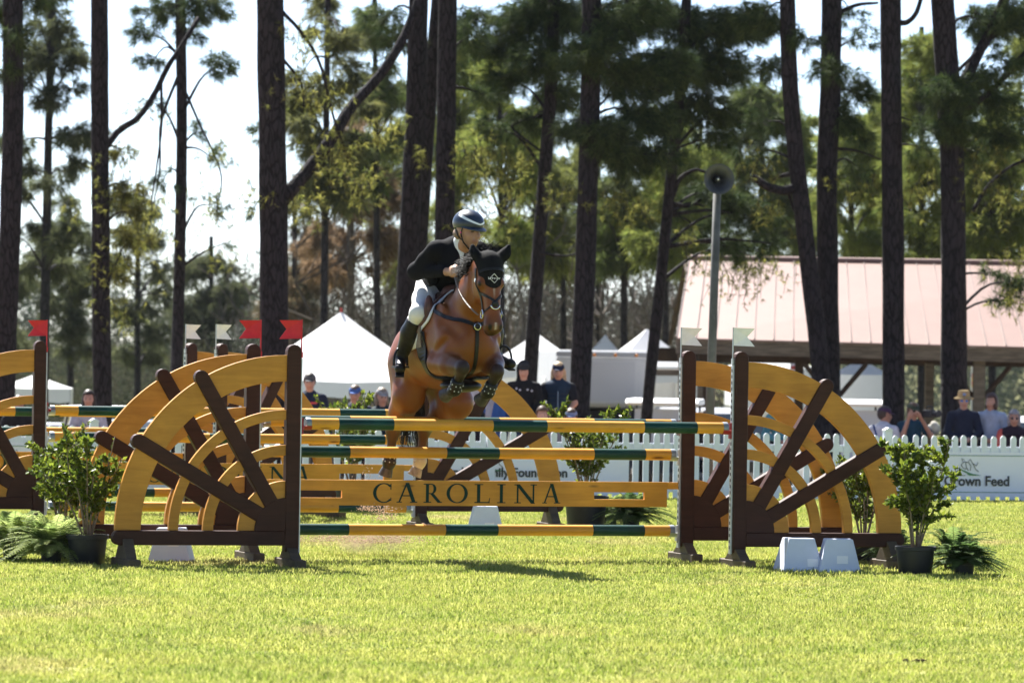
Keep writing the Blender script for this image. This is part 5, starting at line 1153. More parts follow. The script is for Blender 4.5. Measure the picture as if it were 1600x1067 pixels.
def fern(px, D, label, seed, fronds=46, L0=0.42, hgt=0.30, c1=(0.15, 0.22, 0.06), c2=(0.44, 0.50, 0.18)):
    fronds = int(fronds * 4.2); rn = np.random.default_rng(seed); c = at(px, 880, D); root = empty('fern', (c.x, D, 0), 0, label, 'fern', 'ferns beside the jumps'); pot(root, 0.09, 0.12); V, F, C = [], [], []; q = MB()
    for i in range(fronds):
        a = rn.uniform(0, 2 * math.pi); L_ = L0 * rn.uniform(.4, 1.1); el = rn.uniform(.35, 1.45); tone = rn.random(); col = np.array(c1) * (1 - tone) + np.array(c2) * tone; pts = []
        for k in range(13):
            t = k / 12; r = L_ * t * math.cos(el) * (1 + .25 * t); z = 0.11 + L_ * t * math.sin(el) * 1.15 - L_ * .75 * t * t * (1.1 - .4 * math.sin(el)); pts.append(Vector((math.cos(a) * (r + .03), math.sin(a) * (r + .03), max(.015, z + hgt * .3 * (1 - t) * .2))))
        q.tube(pts[::3] + [pts[-1]] if (len(pts) - 1) % 3 else pts[::3], 0.0025, 3, False)
        for k in range(1, 12):
            for m in range(2):
                t = (k + m / 2) / 12; p = pts[k].lerp(pts[k + 1], m / 2); tg = (pts[k + 1] - pts[k]).normalized(); sd = tg.cross(Vector((0, 0, 1))); sd = sd.normalized() if sd.length > 1e-4 else Vector((1, 0, 0)); ll = 0.058 * math.sin(math.pi * min(1, .12 + t * .86)) * rn.uniform(.8, 1.15) + .006; up = sd.cross(tg)
                for sg in (-1, 1):
                    e = p + sd * sg * ll + tg * ll * .35 - up * ll * .15 * rn.uniform(0, 2); b = tg * .0042; j = len(V); V += [p - b, p + b, p.lerp(e, .6) + b * 1.0 + up * .004, e, p.lerp(e, .55) - b * .9 + up * .004]; F += [(j, j + 1, j + 2), (j, j + 2, j + 4), (j + 4, j + 2, j + 3)]; C += [col * rn.uniform(.8, 1.2)] * 5
    q.build('stems', mat('fern_stem', (0.10, 0.12, 0.03), 0.7), root); me = np_mesh('fronds', np.array([tuple(v) for v in V]), np.array(F), 3); paint(me, np.array(C)); mesh_obj('fronds', me, fernm, root); return root
shrub(136, 39.55, 668, 'left potted shrub with bare pale stems in a black pot', 3, 2300, 0.30, (-0.03, 0), 0.165, dark=1.15)
shrub(96, 40.9, 690, 'leafy shrub behind the left potted shrub, above the ferns', 4, 2300, 0.32, (0, 0), 0.15)
fern(20, 40.2, 'big pale green fern at the left edge', 5, 60, 0.48); fern(80, 39.7, 'pale green fern left of the black pot', 6, 60, 0.46); fern(108, 40.4, 'darker fern tucked behind the left pot', 16, 36, 0.40)
shrub(1430, 40.0, 684, 'right potted shrub in front, tall leaning shoot to the right', 7, 3400, 0.33, (0.0, 0), 0.16, dark=1.15); shrub(1348, 42.2, 702, 'potted shrub behind the right wing arches', 8, 1600, 0.26, (-0.02, 0), 0.15)
fern(1506, 40.0, 'dark green fern right of the right pot', 9, 60, 0.29, 0.30, (0.05, 0.10, 0.03), (0.17, 0.25, 0.07)); fern(1490, 40.9, 'tall fern standing behind the right pot', 10, 26, 0.44, .3, (0.05, 0.10, 0.03), (0.18, 0.25, 0.07)); fern(1392, 41.6, 'fern under the rail of the right wing', 17, 30, 0.34, .3, (0.05, 0.10, 0.03), (0.16, 0.23, 0.07))
shrub(914, 49.4, 636, 'potted shrub right of the middle jump, below the vest spectator', 11, 2200, 0.38, (0.05, 0), 0.22); fern(985, 49.3, 'fern right of the middle potted shrub', 12, 46, 0.42, .3, (0.05, 0.09, 0.03), (0.15, 0.21, 0.06)); fern(950, 50.0, 'small fern close behind the middle pot', 18, 26, 0.34)
shrub(548, 53.2, 604, 'shrub with one tall shoot left of the horse hind legs', 13, 1700, 0.36, (0, 0), 0.22)
# small divot of earth on the near grass
cl = at(1437, 1003, 28.6); q = MB(); rc = random.Random(9)
for i in range(14):
    q.ball((rc.gauss(0, .035), rc.gauss(0, .03), rc.uniform(0.002, .018)), (rc.uniform(.010, .022), rc.uniform(.010, .02), rc.uniform(.008, .014)), 7, 5)
o = q.build('dirt_clod', mat('clod_earth', (0.05, 0.03, 0.018), 0.95, 0.1, var=0.5, scale=40), None, smooth=True, loc=(cl.x, cl.y, 0.012)); tag(o, 'small dark clod of earth on the near grass at the right', 'clod')
# ================================================================== horse and rider
HA = R(19)
HW = at(714, 445, 40.6)
BAY, DARK, BLACK, WHITE, HOOF, BAYD = (0.195, 0.056, 0.009), (0.055, 0.024, 0.012), (0.010, 0.009, 0.009), (0.62, 0.55, 0.46), (0.045, 0.036, 0.03), (0.085, 0.030, 0.010)
HC = [BAY, BAYD, DARK, BLACK, WHITE, HOOF]
hp = []; HOOVES = []
# trunk
hp += [cone((0.30, 0, 1.84), (0.0, 0, 1.845), 0.27, 0.335, 0, 0.84), cone((0.0, 0, 1.845), (-0.42, 0, 1.775), 0.335, 0.325, 0, 0.92),
       cone((-0.42, 0, 1.775), (-0.74, 0, 1.73), 0.325, 0.265, 0, 0.95), cone((-0.74, 0, 1.73), (-0.96, 0, 1.66), 0.265, 0.225, 0)]
hp += [ell((0.02, 0, 2.14), (0.24, 0.085, 0.11), 0)]                                    # withers
hp += [ell((0.34, 0, 1.83), (0.17, 0.225, 0.225), 0)]                                    # breast
for s in (-1, 1):
    hp += [ell((0.24, s * 0.195, 1.86), (0.19, 0.085, 0.30), 0, np.array(Matrix.Rotation(R(-22), 3, 'Y'))),
           ell((0.43, s * 0.100, 1.775), (0.105, 0.095, 0.125), 0, None, 0.03),
           ell((0.12, s * 0.19, 1.68), (0.15, 0.09, 0.13), 0)]
    hp += [ell((-0.86, s * 0.13, 1.70), (0.22, 0.14, 0.25), 0)]                         # haunch
# neck
hp += [cone((0.16, 0, 1.98), (0.40, 0, 2.20), 0.255, 0.175, 0, 0.66), cone((0.40, 0, 2.20), (0.62, 0, 2.41), 0.185, 0.125, 0, 0.66),
       cone((0.30, 0, 2.00), (0.55, 0, 2.24), 0.16, 0.10, 0, 0.75)]
# head
HT = 0.03
hp += [ell((0.71, HT, 2.42), (0.125, 0.098, 0.135), 0), cone((0.745, HT, 2.36), (0.838, HT, 2.03), 0.098, 0.062, 0, 0.95),
       cone((0.72, HT, 2.20), (0.80, HT, 2.00), 0.075, 0.055, 0, 0.8),
       ell((0.835, HT, 1.965), (0.075, 0.066, 0.072), 1), ell((0.775, HT, 1.925), (0.05, 0.045, 0.04), 1)]
for s in (-1, 1):
    hp += [ell((0.645, HT + s * 0.058, 2.29), (0.115, 0.042, 0.125), 0), ell((0.782, HT + s * 0.084, 2.300), (0.036, 0.026, 0.030), 1),
           ell((0.865, HT + s * 0.042, 1.962), (0.030, 0.022, 0.034), 1)]
# fore legs, folded (right one first)
for (el, kn, fe, ho) in (((0.22, -0.205, 1.665), (0.69, -0.165, 1.628), (0.53, -0.180, 1.445), (0.43, -0.215, 1.405)),
                         ((0.27, 0.195, 1.70), (0.65, 0.140, 1.600), (0.545, 0.100, 1.43), (0.46, 0.075, 1.375))):
    el, kn, fe, ho = map(Vector, (el, kn, fe, ho))
    md = el.lerp(kn, 0.45)
    hp += [cone(el, md, 0.112, 0.092, 0, 1.0, 0.022), cone(md, kn.lerp(md, .12), 0.090, 0.056, 1, 1.0, 0.03), ell(kn, (0.050, 0.047, 0.058), 3, None, 0.03),
           cone(kn.lerp(fe, 0.1), fe, 0.044, 0.033, 3, 1.0, 0.03), ell(fe, (0.043, 0.043, 0.043), 3),
           cone(fe, fe.lerp(ho, 0.7), 0.034, 0.036, 3)]; HOOVES.append((fe, ho, 3))
# hind legs, pushing off
for i, (hip, st, hk, fe, ho) in enumerate((((-0.84, -0.14, 1.64), (-0.70, -0.175, 1.38), (-1.06, -0.19, 1.085), (-1.10, -0.205, 0.82), (-1.125, -0.225, 0.735)),
                                          ((-0.82, 0.13, 1.62), (-0.52, 0.190, 1.33), (-1.02, 0.075, 1.11), (-1.06, 0.050, 0.83), (-1.07, 0.015, 0.735)))):
    hip, st, hk, fe, ho = map(Vector, (hip, st, hk, fe, ho))
    md = st.lerp(hk, 0.45)
    hp += [cone(hip, st, 0.195, 0.135, 0, 0.86), cone(hip + Vector((-0.10, 0, -0.05)), md, 0.15, 0.095, 0, 0.85),
           cone(st, md, 0.13, 0.098, 0), cone(md, hk, 0.095, 0.052, 1),
           ell(hk + Vector((-0.02, 0, 0.01)), (0.06, 0.046, 0.07), 2), cone(hk, fe, 0.043, 0.034, 2 if i == 0 else 1),
           ell(fe, (0.044, 0.044, 0.044), 3 if i == 0 else 4), cone(fe, fe.lerp(ho, 0.7), 0.036, 0.038, 3 if i == 0 else 4)]; HOOVES.append((fe, ho, 3 if i == 0 else 4))
    hp += [cone(hip + Vector((0.22, 0, -0.02)), st, 0.17, 0.12, 0, 0.8)]
ng_ = [cone((0.585, 0, 1.93), (0.575, 0, 1.64), 0.030, 0.034, 0, 1.0, 0.10)]
for s in (-1, 1):
    ng_ += [cone((0.14, s * 0.265, 2.14), (0.36, s * 0.245, 2.00), 0.022, 0.026, 0, 1.0, 0.06), cone((0.36, s * 0.245, 2.00), (0.50, s * 0.16, 1.90), 0.026, 0.022, 0, 1.0, 0.06),
            cone((-0.02, s * 0.345, 1.92), (0.10, s * 0.325, 1.74), 0.018, 0.024, 0, 1.0, 0.06), cone((0.44, s * 0.235, 1.84), (0.30, s * 0.305, 1.74), 0.018, 0.022, 0, 1.0, 0.05),
            cone((-0.60, s * 0.330, 1.74), (-0.64, s * 0.315, 1.52), 0.028, 0.032, 0, 1.0, 0.07), cone((-0.98, s * 0.280, 1.72), (-0.94, s * 0.300, 1.42), 0.018, 0.020, 0, 1.0, 0.06),
            cone((0.52, s * 0.165, 2.16), (0.34, s * 0.215, 2.06), 0.016, 0.018, 0, 1.0, 0.05), cone((0.60, HT + s * 0.120, 2.40), (0.60, HT + s * 0.118, 2.18), 0.014, 0.014, 0, 1.0, 0.04),
            cone((0.80, HT + s * 0.112, 2.25), (0.83, HT + s * 0.092, 2.06), 0.020, 0.018, 0, 1.0, 0.04), cone((0.30, s * 0.325, 1.69), (0.50, s * 0.290, 1.69), 0.014, 0.014, 0, 1.0, 0.03)]
hme = sdf_body('horse', hp, res=0.0115, k=0.05, cols=HC, sigma=0.02, smooth_it=1, neg=ng_)
def horse_cols(V, C):
    x, y, z = V.T
    b = np.exp(-(((y - HT) / 0.007) ** 2)) * np.clip((x - 0.8) / 0.04, 0, 1) * np.clip((z - 2.18) / 0.08, 0, 1) * (z < 2.36)     # thin blaze
    b2 = np.exp(-(((y - HT) / 0.009) ** 2)) * ((z > 1.93) & (z < 1.99) & (x > 0.87))                           # snip
    w = np.clip(0.8 * b + 0.8 * b2, 0, 0.85)[:, None]
    C = C * (1 - w) + w * np.array((0.5, 0.42, 0.36))
    for s in (-1, 1):                                                                                          # nostrils, eyes
        d = np.sqrt((x - 0.895) ** 2 * 0.5 + (y - HT - s * 0.043) ** 2 + ((z - 1.955) / 1.7) ** 2)
        w = np.clip((0.021 - d) / 0.008, 0, 1)[:, None]; C = C * (1 - w) + w * np.array((0.006, 0.005, 0.005))
        d = np.sqrt((x - 0.80) ** 2 + (y - HT - s * 0.107) ** 2 + (z - 2.298) ** 2)
        w = np.clip((0.024 - d) / 0.008, 0, 1)[:, None]; C = C * (1 - w) + w * np.array((0.006, 0.005, 0.005))
    w = (np.clip((0.32 - x) / 0.2, 0, 1) * 0)[:, None]
    m = np.clip((1.94 - z) / 0.05, 0, 1) * (x > 0.70) * (z > 1.85); C = C * (1 - 0.75 * m[:, None])            # dark muzzle
    return C
set_cols(hme, horse_cols)
horse = mesh_obj('horse', hme, vmat('coat', rough=0.40, spec=0.28, bump=0.3, bscale=11, var=0.16, vscale=6), None,
                 loc=(HW.x, HW.y, 0), rz=R(-90) + HA)
tag(horse, 'bay horse with black ear bonnet jumping over the striped poles', 'horse')
HB = bvh_of(hme)
for fe, ho, c in HOOVES:
    ax = (ho - fe).normalized(); Mh = Matrix.Translation(ho - ax * 0.045) @ ax.to_track_quat('Z', 'Y').to_matrix().to_4x4()
    m_ = MB(); m_.lathe([(0.030, -0.02), (0.043, 0.0), (0.047, 0.012), (0.060, 0.070), (0.060, 0.076), (0.045, 0.078), (0.02, 0.066)], 18, Mh)
    m_.build('hoof', mat('pale_hoof', (0.30, 0.25, 0.19), 0.6, var=0.3, scale=30) if c == 4 else mat('dark_hoof', (0.05, 0.042, 0.036), 0.55, var=0.4, scale=30), horse, smooth=True, auto=50)
leather = mat('black_leather', (0.008, 0.0075, 0.008), 0.42, 0.3, var=0.3, scale=30)
brown_leather = mat('brown_leather', (0.085, 0.032, 0.024), 0.5, 0.4, var=0.3, scale=25)
steel = mat('polished_steel', (0.62, 0.62, 0.64), 0.22, 0.5, 1.0)
white_cloth = mat('white_cloth', (0.74, 0.75, 0.78), 0.85, 0.2, var=0.05, scale=30)
knit = mat('black_knit', (0.007, 0.007, 0.008), 0.9, 0.15, var=0.3, scale=60, bump=0.3, bscale=140)
hair_black = mat('black_hair', (0.010, 0.008, 0.007), 0.65, 0.15, var=0.4, scale=20)
# ---- ear bonnet: knit cap over poll and forehead with two ear covers
bp = [ell((0.71, HT, 2.42), (0.125, 0.098, 0.135)), cone((0.745, HT, 2.36), (0.838, HT, 2.03), 0.098, 0.062, 0, 0.95), ell((0.69, HT, 2.47), (0.115, 0.10, 0.09))]
for s, tip in ((-1, Vector((0.70, HT - 0.135, 2.60))), (1, Vector((0.72, HT + 0.165, 2.605)))):
    base = Vector((0.69, HT + s * 0.075, 2.48)); mid = base.lerp(tip, 0.55) + Vector((0, s * 0.018, -0.006))
    bp += [cone(base, mid, 0.048, 0.038), cone(mid, tip, 0.038, 0.010)]
bonnet = mesh_obj('ear_bonnet', sdf_body('ear_bonnet', bp, 0.008, 0.03, inflate=0.009, clip=lambda G: np.maximum(2.265 + 6.5 * (G[..., 1] - HT) ** 2 + 1.8 * np.clip(0.78 - G[..., 0], 0, 1) - G[..., 2], 0.575 - G[..., 0])), knit, horse)
BB = bvh_of(bonnet.data)
# emblem on the bonnet: white diamond outline with a word across it
emb = MB()
c0 = Vector((0.95, HT, 2.345))
def face_pt(dy, dz):
    h = BB.ray_cast(Vector((1.3, c0.y + dy, c0.z + dz)), Vector((-1, 0, 0)))
    if h[0] is None: h = HB.ray_cast(Vector((1.3, c0.y + dy, c0.z + dz)), Vector((-1, 0, 0)))
    return h[0] + Vector((0.004, 0, 0))
d = 0.037
dia = [face_pt(0, d), face_pt(d, 0), face_pt(0, -d), face_pt(-d, 0), face_pt(0, d)]
emb.tube(dia, 0.0028, 5)
for k in range(7):                                           # the tiny word, one upright stroke set per letter
    y = -0.045 + k * 0.015
    emb.tube([face_pt(y, -0.007), face_pt(y, 0.010 if k in (0, 2) else 0.004)], 0.0026, 4)
    if k not in (4,): emb.tube([face_pt(y, -0.006 if k == 0 else 0.002), face_pt(y + 0.009, -0.006 if k == 0 else 0.002)], 0.0022, 4)
emb.build('emblem', mat('white_print', (0.8, 0.8, 0.8), 0.6), bonnet)
# ---- bridle
br = empty('bridle'); br.parent = horse
def on_both(bvh_pts, w, name, m=leather, par=br, th=0.007, surf=None):
    return strap(surf or HB, bvh_pts, w, th).build(name, m, par)
strap(BB, [(0.80, HT - 0.115, 2.40), (0.86, HT - 0.06, 2.425), (0.88, HT, 2.43), (0.86, HT + 0.06, 2.425), (0.80, HT + 0.115, 2.40)], 0.020, 0.01, 0.002).build('browband', leather, br)
on_both([(0.775, HT - 0.12, 2.22), (0.85, HT - 0.075, 2.205), (0.93, HT, 2.165), (0.85, HT + 0.075, 2.205), (0.775, HT + 0.12, 2.22)], 0.020, 'noseband')
on_both([(0.93, HT, 2.165), (0.87, HT - 0.06, 2.10), (0.80, HT - 0.09, 2.07), (0.74, HT - 0.05, 2.04)], 0.012, 'flash_strap')
on_both([(0.93, HT, 2.165), (0.87, HT + 0.06, 2.10), (0.80, HT + 0.09, 2.07), (0.74, HT + 0.05, 2.04)], 0.012, 'flash_strap')
for s in (-1, 1):
    on_both([(0.73, HT + s * 0.13, 2.43), (0.735, HT + s * 0.13, 2.30), (0.775, HT + s * 0.11, 2.20), (0.79, HT + s * 0.09, 2.07)], 0.018, 'cheekpiece')
    q = on_surface(HB, [(0.79, HT + s * 0.09, 2.055), (0.80, HT + s * 0.09, 2.05)], 0.012, 1)[0]
    m_ = MB(); m_.tube([q + Vector((0.03 * math.cos(t), 0.004 * s, 0.035 * math.sin(t))) for t in np.linspace(0, 2 * math.pi, 15)], 0.006, 6, False)
    m_.build('bit_ring', steel, br, smooth=True)
    m_ = MB(); m_.box((-0.008, -0.005, -0.014), (0.008, 0.005, 0.014), Matrix.Translation(on_surface(HB, [(0.735, HT + s * 0.13, 2.33), (0.735, HT + s * 0.13, 2.32)], 0.012, 1)[0])); m_.build('buckle', steel, br)
nb = on_surface(HB, [(0.95, HT, 2.15), (0.95, HT, 2.149)], 0.012, 1)[0]
m_ = MB(); m_.tube([nb + Vector((0.004, 0.036 * math.cos(t), 0.030 * math.sin(t) - 0.012)) for t in np.linspace(-math.pi, 0, 12)], 0.007, 6); m_.build('nose_plate', steel, br, smooth=True)
m_ = MB(); m_.ball(nb, (0.010, 0.032, 0.026)); m_.build('nose_pad', leather, br, smooth=True)
# ---- reins: right and left, hand to bit
HANDR, HANDL = Vector((0.235, -0.105, 2.40)), Vector((0.25, 0.10, 2.41))
rn = empty('reins'); rn.parent = horse
for s, hand in ((-1, HANDR), (1, HANDL)):
    b_ = Vector((0.775, HT + s * 0.105, 2.05)); mb = MB()
    pts = [hand.lerp(b_, t) + Vector((0, s * 0.03 * math.sin(math.pi * t), -0.03 * math.sin(math.pi * t))) for t in np.linspace(0, 1, 10)]
    mb.tube(pts, 0.010, 6, flat=0.4); mb.build('rein', mat('rein_leather', (0.16, 0.13, 0.11), 0.45, 0.5), rn, smooth=True)
# ---- breastplate: two shoulder straps, centre ring, strap between the legs
bpl = empty('breastplate'); bpl.parent = horse
for s in (-1, 1):
    on_both([(0.06, s * 0.16, 2.19), (0.16, s * 0.24, 2.08), (0.30, s * 0.24, 2.05), (0.42, s * 0.15, 2.01), (0.52, s * 0.0, 1.965)], 0.030, 'shoulder_strap', leather, bpl, 0.009)
on_both([(0.53, 0, 1.965), (0.57, 0, 1.85), (0.58, 0, 1.74), (0.52, 0, 1.62), (0.40, 0, 1.52), (0.22, 0, 1.46)], 0.030, 'chest_strap', leather, bpl, 0.009)
q = on_surface(HB, [(0.60, 0, 1.965), (0.60, 0, 1.964)], 0.015, 1)[0]
m_ = MB(); m_.lathe([(0.012, -0.006), (0.034, -0.006), (0.038, 0.0), (0.034, 0.008), (0.012, 0.006)], 16, Matrix.Translation(q) @ Matrix.Rotation(R(90), 4, 'Y')); m_.build('centre_rosette', leather, bpl, smooth=True)
m_ = MB(); m_.tube([q + Vector((0.008, 0.026 * math.cos(t), 0.026 * math.sin(t))) for t in np.linspace(0, 2 * math.pi, 15)], 0.004, 5, False); m_.build('centre_ring', steel, bpl)
# ---- girth with stud guard
gi = strap(HB, [(0.02, -0.34, 1.90), (0.06, -0.33, 1.72), (0.10, -0.26, 1.55), (0.13, -0.12, 1.46), (0.14, 0, 1.44), (0.13, 0.12, 1.46), (0.10, 0.26, 1.55), (0.06, 0.33, 1.72), (0.02, 0.34, 1.90)], 0.13, 0.018, 0.004)
gi.build('girth', leather, horse)
m_ = MB(); m_.ball((0.14, 0, 1.475), (0.19, 0.17, 0.055), 20, 10); m_.build('stud_guard', leather, horse, smooth=True)
# ---- saddle pad, saddle, stirrups
def sheet_on(surf, s0f, s1f, angs, off, th, name, m, par, nx=14):
    """cloth laid over the back: rows by angle round the trunk, from s0(angle) to s1(angle)"""
    top = []; 
    for a in angs:
        row = []
        for i in range(nx + 1):
            s_ = s0f(a) + (s1f(a) - s0f(a)) * i / nx
            cz = 1.845 + (0.16 * s_ if s_ < 0 else 0.0)
            o = Vector((s_, math.sin(a) * 1.2, cz + math.cos(a) * 1.2)); c = Vector((s_, 0, cz))
            h = surf.ray_cast(o, (c - o).normalized()); p = h[0] if h[0] is not None else c + (o - c) * 0.28
            row.append(p + (o - c).normalized() * off)
        top.append(row)
    ny = len(angs); vs = []; mb = MB()
    for layer in (0, 1):
        for row, a in zip(top, angs):
            for p in row: vs.append(p + Vector((0, math.sin(a), math.cos(a))) * th * layer)
    N = (nx + 1) * ny; ix = lambda l, j, i: l * N + j * (nx + 1) + i; fs = []
    for j in range(ny - 1):
        for i in range(nx):
            fs.append((ix(0, j, i), ix(0, j, i+1), ix(0, j+1, i+1), ix(0, j+1, i))); fs.append((ix(1, j, i), ix(1, j+1, i), ix(1, j+1, i+1), ix(1, j, i+1)))
        fs.append((ix(0, j, 0), ix(0, j+1, 0), ix(1, j+1, 0), ix(1, j, 0))); fs.append((ix(0, j, nx), ix(1, j, nx), ix(1, j+1, nx), ix(0, j+1, nx)))
    for i in range(nx):
        fs.append((ix(0, 0, i), ix(1, 0, i), ix(1, 0, i+1), ix(0, 0, i+1))); fs.append((ix(0, ny-1, i), ix(0, ny-1, i+1), ix(1, ny-1, i+1), ix(1, ny-1, i)))
    mb.add(vs, fs); return mb.build(name, m, par, smooth=True)
AN = [R(x) for x in np.linspace(-100, 100, 33)]
sheet_on(HB, lambda a: -0.62 + 0.10 * abs(a), lambda a: -0.015 + 0.17 * math.exp(-((abs(a) - 0.9) / 0.45) ** 2) - 0.10 * max(0, abs(a) - 1.1), AN, 0.008, 0.013, 'saddle_pad', white_cloth, horse)
AN2 = [R(x) for x in np.linspace(-88, 88, 29)]
sd = empty('saddle'); sd.parent = horse
sheet_on(HB, lambda a: -0.56 + 0.20 * abs(a), lambda a: -0.05 + 0.17 * math.exp(-((abs(a) - 0.9) / 0.45) ** 2) - 0.10 * max(0, abs(a) - 1.1), AN2, 0.023, 0.014, 'flap', brown_leather, sd)
sp = [ell((-0.30, 0, 2.19), (0.26, 0.15, 0.055)), ell((-0.52, 0, 2.235), (0.07, 0.16, 0.05)), ell((-0.08, 0, 2.245), (0.06, 0.10, 0.06))]
mesh_obj('seat', sdf_body('seat', sp, 0.014, 0.07), brown_leather, sd)
for s in (-1, 1):
    m_ = MB(); m_.ball((0.075, s * 0.265, 2.10), (0.045, 0.04, 0.11), 12, 8); m_.build('knee_roll', brown_leather, sd, smooth=True)
    ft = Vector((-0.215, -0.405, 1.63)) if s < 0 else Vector((-0.02, 0.425, 1.655))
    m_ = MB(); m_.tube([(-0.06, s * 0.33, 2.02), ft + Vector((0.0, -s * 0.02, 0.15))], 0.014, 6, flat=0.3); m_.build('stirrup_leather', leather, sd, smooth=True)
    m_ = MB(); arch = [ft + Vector((0.012 * math.cos(t), s * 0.062 * math.cos(t), 0.0 + 0.15 * max(0, math.sin(t)) ** 0.8)) for t in np.linspace(0, math.pi, 13)]
    m_.tube(arch, 0.010, 6); m_.box((-0.03, -0.065, -0.018), (0.03, 0.065, -0.002), Matrix.Translation(ft)); m_.build('stirrup', leather, sd, smooth=False)
# girth straps hanging below the flap
strap(HB, [(0.0, -0.32, 1.98), (0.02, -0.35, 1.90), (0.035, -0.34, 1.78)], 0.055, 0.012, 0.02).build('girth_strap', mat('tan_webbing', (0.24, 0.19, 0.14), 0.8, 0.2, var=0.25, scale=60), horse)
# ---- leg boots
def leg_boot(a, b, r, name='leg_boot', par=horse, studs=True):
    a, b = Vector(a), Vector(b); o = MB()
    t = (b - a).normalized(); pts = [a.lerp(b, q) for q in (0, 0.2, 0.5, 0.8, 1.0)]
    o.tube(pts, [r, r * 1.04, r * 1.0, r * 1.08, r * 1.02], 14); bo = o.build(name, leather, par, smooth=True)
    if studs:
        st = MB(); n1 = t.orthogonal().normalized(); n2 = t.cross(n1)
        for q in (0.25, 0.62):
            for j in range(9):
                an = 2 * math.pi * j / 9; st.ball(a.lerp(b, q) + (n1 * math.cos(an) + n2 * math.sin(an)) * r * 1.05, 0.0065, 6, 4)
        st.build('stud', mat('grey_stud', (0.5, 0.5, 0.48), 0.4), bo)
    return bo
leg_boot((0.60, -0.174, 1.525), (0.515, -0.185, 1.425), 0.050)
leg_boot((0.590, 0.118, 1.505), (0.530, 0.094, 1.405), 0.050)
leg_boot((-1.09, -0.201, 0.885), (-1.108, -0.21, 0.795), 0.053)
leg_boot((-1.05, 0.055, 0.90), (-1.063, 0.04, 0.80), 0.049)
# ---- mane and tail
def strands(name, roots, m, par, r0=0.006, seg=4, curl=0.03, rnd=random.Random(3)):
    mb = MB()
    for (p, d, L, sag) in roots:
        p = Vector(p); d = Vector(d).normalized(); pts = []
        w = Vector((rnd.uniform(-1, 1), rnd.uniform(-1, 1), rnd.uniform(-1, 1))) * curl
        for i in range(seg + 1):
            t = i / seg; pts.append(p + d * L * t + Vector((0, 0, -sag)) * t * t + w * math.sin(3.0 * t))
        mb.tube(pts, [r0 * (1 - 0.85 * i / seg) for i in range(seg + 1)], 3, False)
    return mb.build(name, m, par)
rr = random.Random(5); roots = []
for i in range(1500):
    t = rr.random() ** 0.8; base = Vector((0.10, 0, 2.235)).lerp(Vector((0.62, HT, 2.515)), t) + Vector((rr.uniform(-.02, .02), rr.uniform(-.03, .03), -0.03))
    ph = math.sin(t * 19) * 0.35
    roots.append((base, (-0.35 + ph + rr.uniform(-.2, .2), -0.55 + ph + rr.uniform(-.35, .35), 0.75 + rr.uniform(-.35, .3)), rr.uniform(.08, .20) * (0.35 + 0.75 * t), rr.uniform(.02, .10)))
for i in range(550):                                         # flying tuft behind the ears
    base = Vector((0.60, HT + 0.01, 2.53)) + Vector((rr.uniform(-.05, .05), rr.uniform(-.06, .05), rr.uniform(-.02, .02)))
    k = rr.random()
    roots.append((base, (rr.uniform(-.1, .1), -0.5 + 1.7 * k + rr.uniform(-.15, .15), 0.62 + rr.uniform(-.15, .2)), rr.uniform(.07, .17) * (0.7 + 0.5 * k), rr.uniform(0, .07)))
for i in range(90):                                          # tuft in front of the rider's chest
    base = Vector((0.47, -0.05, 2.43)) + Vector((rr.uniform(-.06, .10), rr.uniform(-.04, .04), rr.uniform(-.05, .06)))
    roots.append((base, (-0.2 + rr.uniform(-.2, .2), -0.9 + rr.uniform(-.2, .3), 0.1 + rr.uniform(-.2, .4)), rr.uniform(.07, .15), rr.uniform(0, .05)))
strands('mane', roots, hair_black, horse, 0.0042, 4, 0.022)
mesh_obj('mane', sdf_body('mane', [cone((0.06, -0.02, 2.20), (0.36, -0.03, 2.385), 0.045, 0.055), cone((0.36, -0.03, 2.385), (0.60, HT, 2.52), 0.055, 0.06)], 0.012, 0.03), hair_black, horse)
roots = []
for i in range(240):
    base = Vector((-1.14, 0.0, 1.66)) + Vector((rr.uniform(-.03, .03), rr.uniform(-.03, .03), rr.uniform(-.05, .05)))
    roots.append((base, (rr.uniform(-.35, .0), rr.uniform(-.12, .22), -1), rr.uniform(.45, .78), rr.uniform(0, .06)))
strands('tail', roots, hair_black, horse, 0.008, 6, 0.05)

# ================================================================== rider
def figure_head(c, size, yaw, pitch, roll=0.0):
    """head primitives (skin) for a head centred at c, facing +x before yaw"""
    M = Matrix.Translation(c) @ Matrix.Rotation(yaw, 4, 'Z') @ Matrix.Rotation(pitch, 4, 'Y') @ Matrix.Rotation(roll, 4, 'X')
    r3 = np.array(M.to_3x3()); q = lambda x, y, z: M @ Vector((x * size, y * size, z * size))
    S = lambda *r: tuple(v * size for v in r)
    pr = [ell(q(-0.01, 0, 0.03), S(0.098, 0.076, 0.105), 0, r3), ell(q(0.03, 0, -0.045), S(0.066, 0.060, 0.075), 0, r3),
          ell(q(0.062, 0, -0.098), S(0.028, 0.030, 0.024), 0, r3), cone(q(0.088, 0, 0.022), q(0.114, 0, -0.022), 0.010 * size, 0.017 * size, 0),
          ell(q(0.086, 0, 0.040), S(0.016, 0.05, 0.010), 0, r3), ell(q(0.089, 0, -0.060), S(0.013, 0.026, 0.011), 1, r3)]
    for s in (-1, 1):
        pr += [ell(q(-0.005, s * 0.078, -0.005), S(0.018, 0.010, 0.032), 0, r3), ell(q(0.055, s * 0.042, -0.02), S(0.03, 0.022, 0.024), 0, r3)]
    return pr, M
SKIN = (0.42, 0.225, 0.145); SKIN2 = (0.30, 0.12, 0.09)
rp = []
hc = Vector((0.215, 0.02, 2.728))
hd, HM = figure_head(hc, 1.08, R(24), R(8))
rp += hd
rp += [cone((0.06, 0, 2.56), hc + Vector((-0.03, 0, -0.05)), 0.062, 0.055)]                     # neck
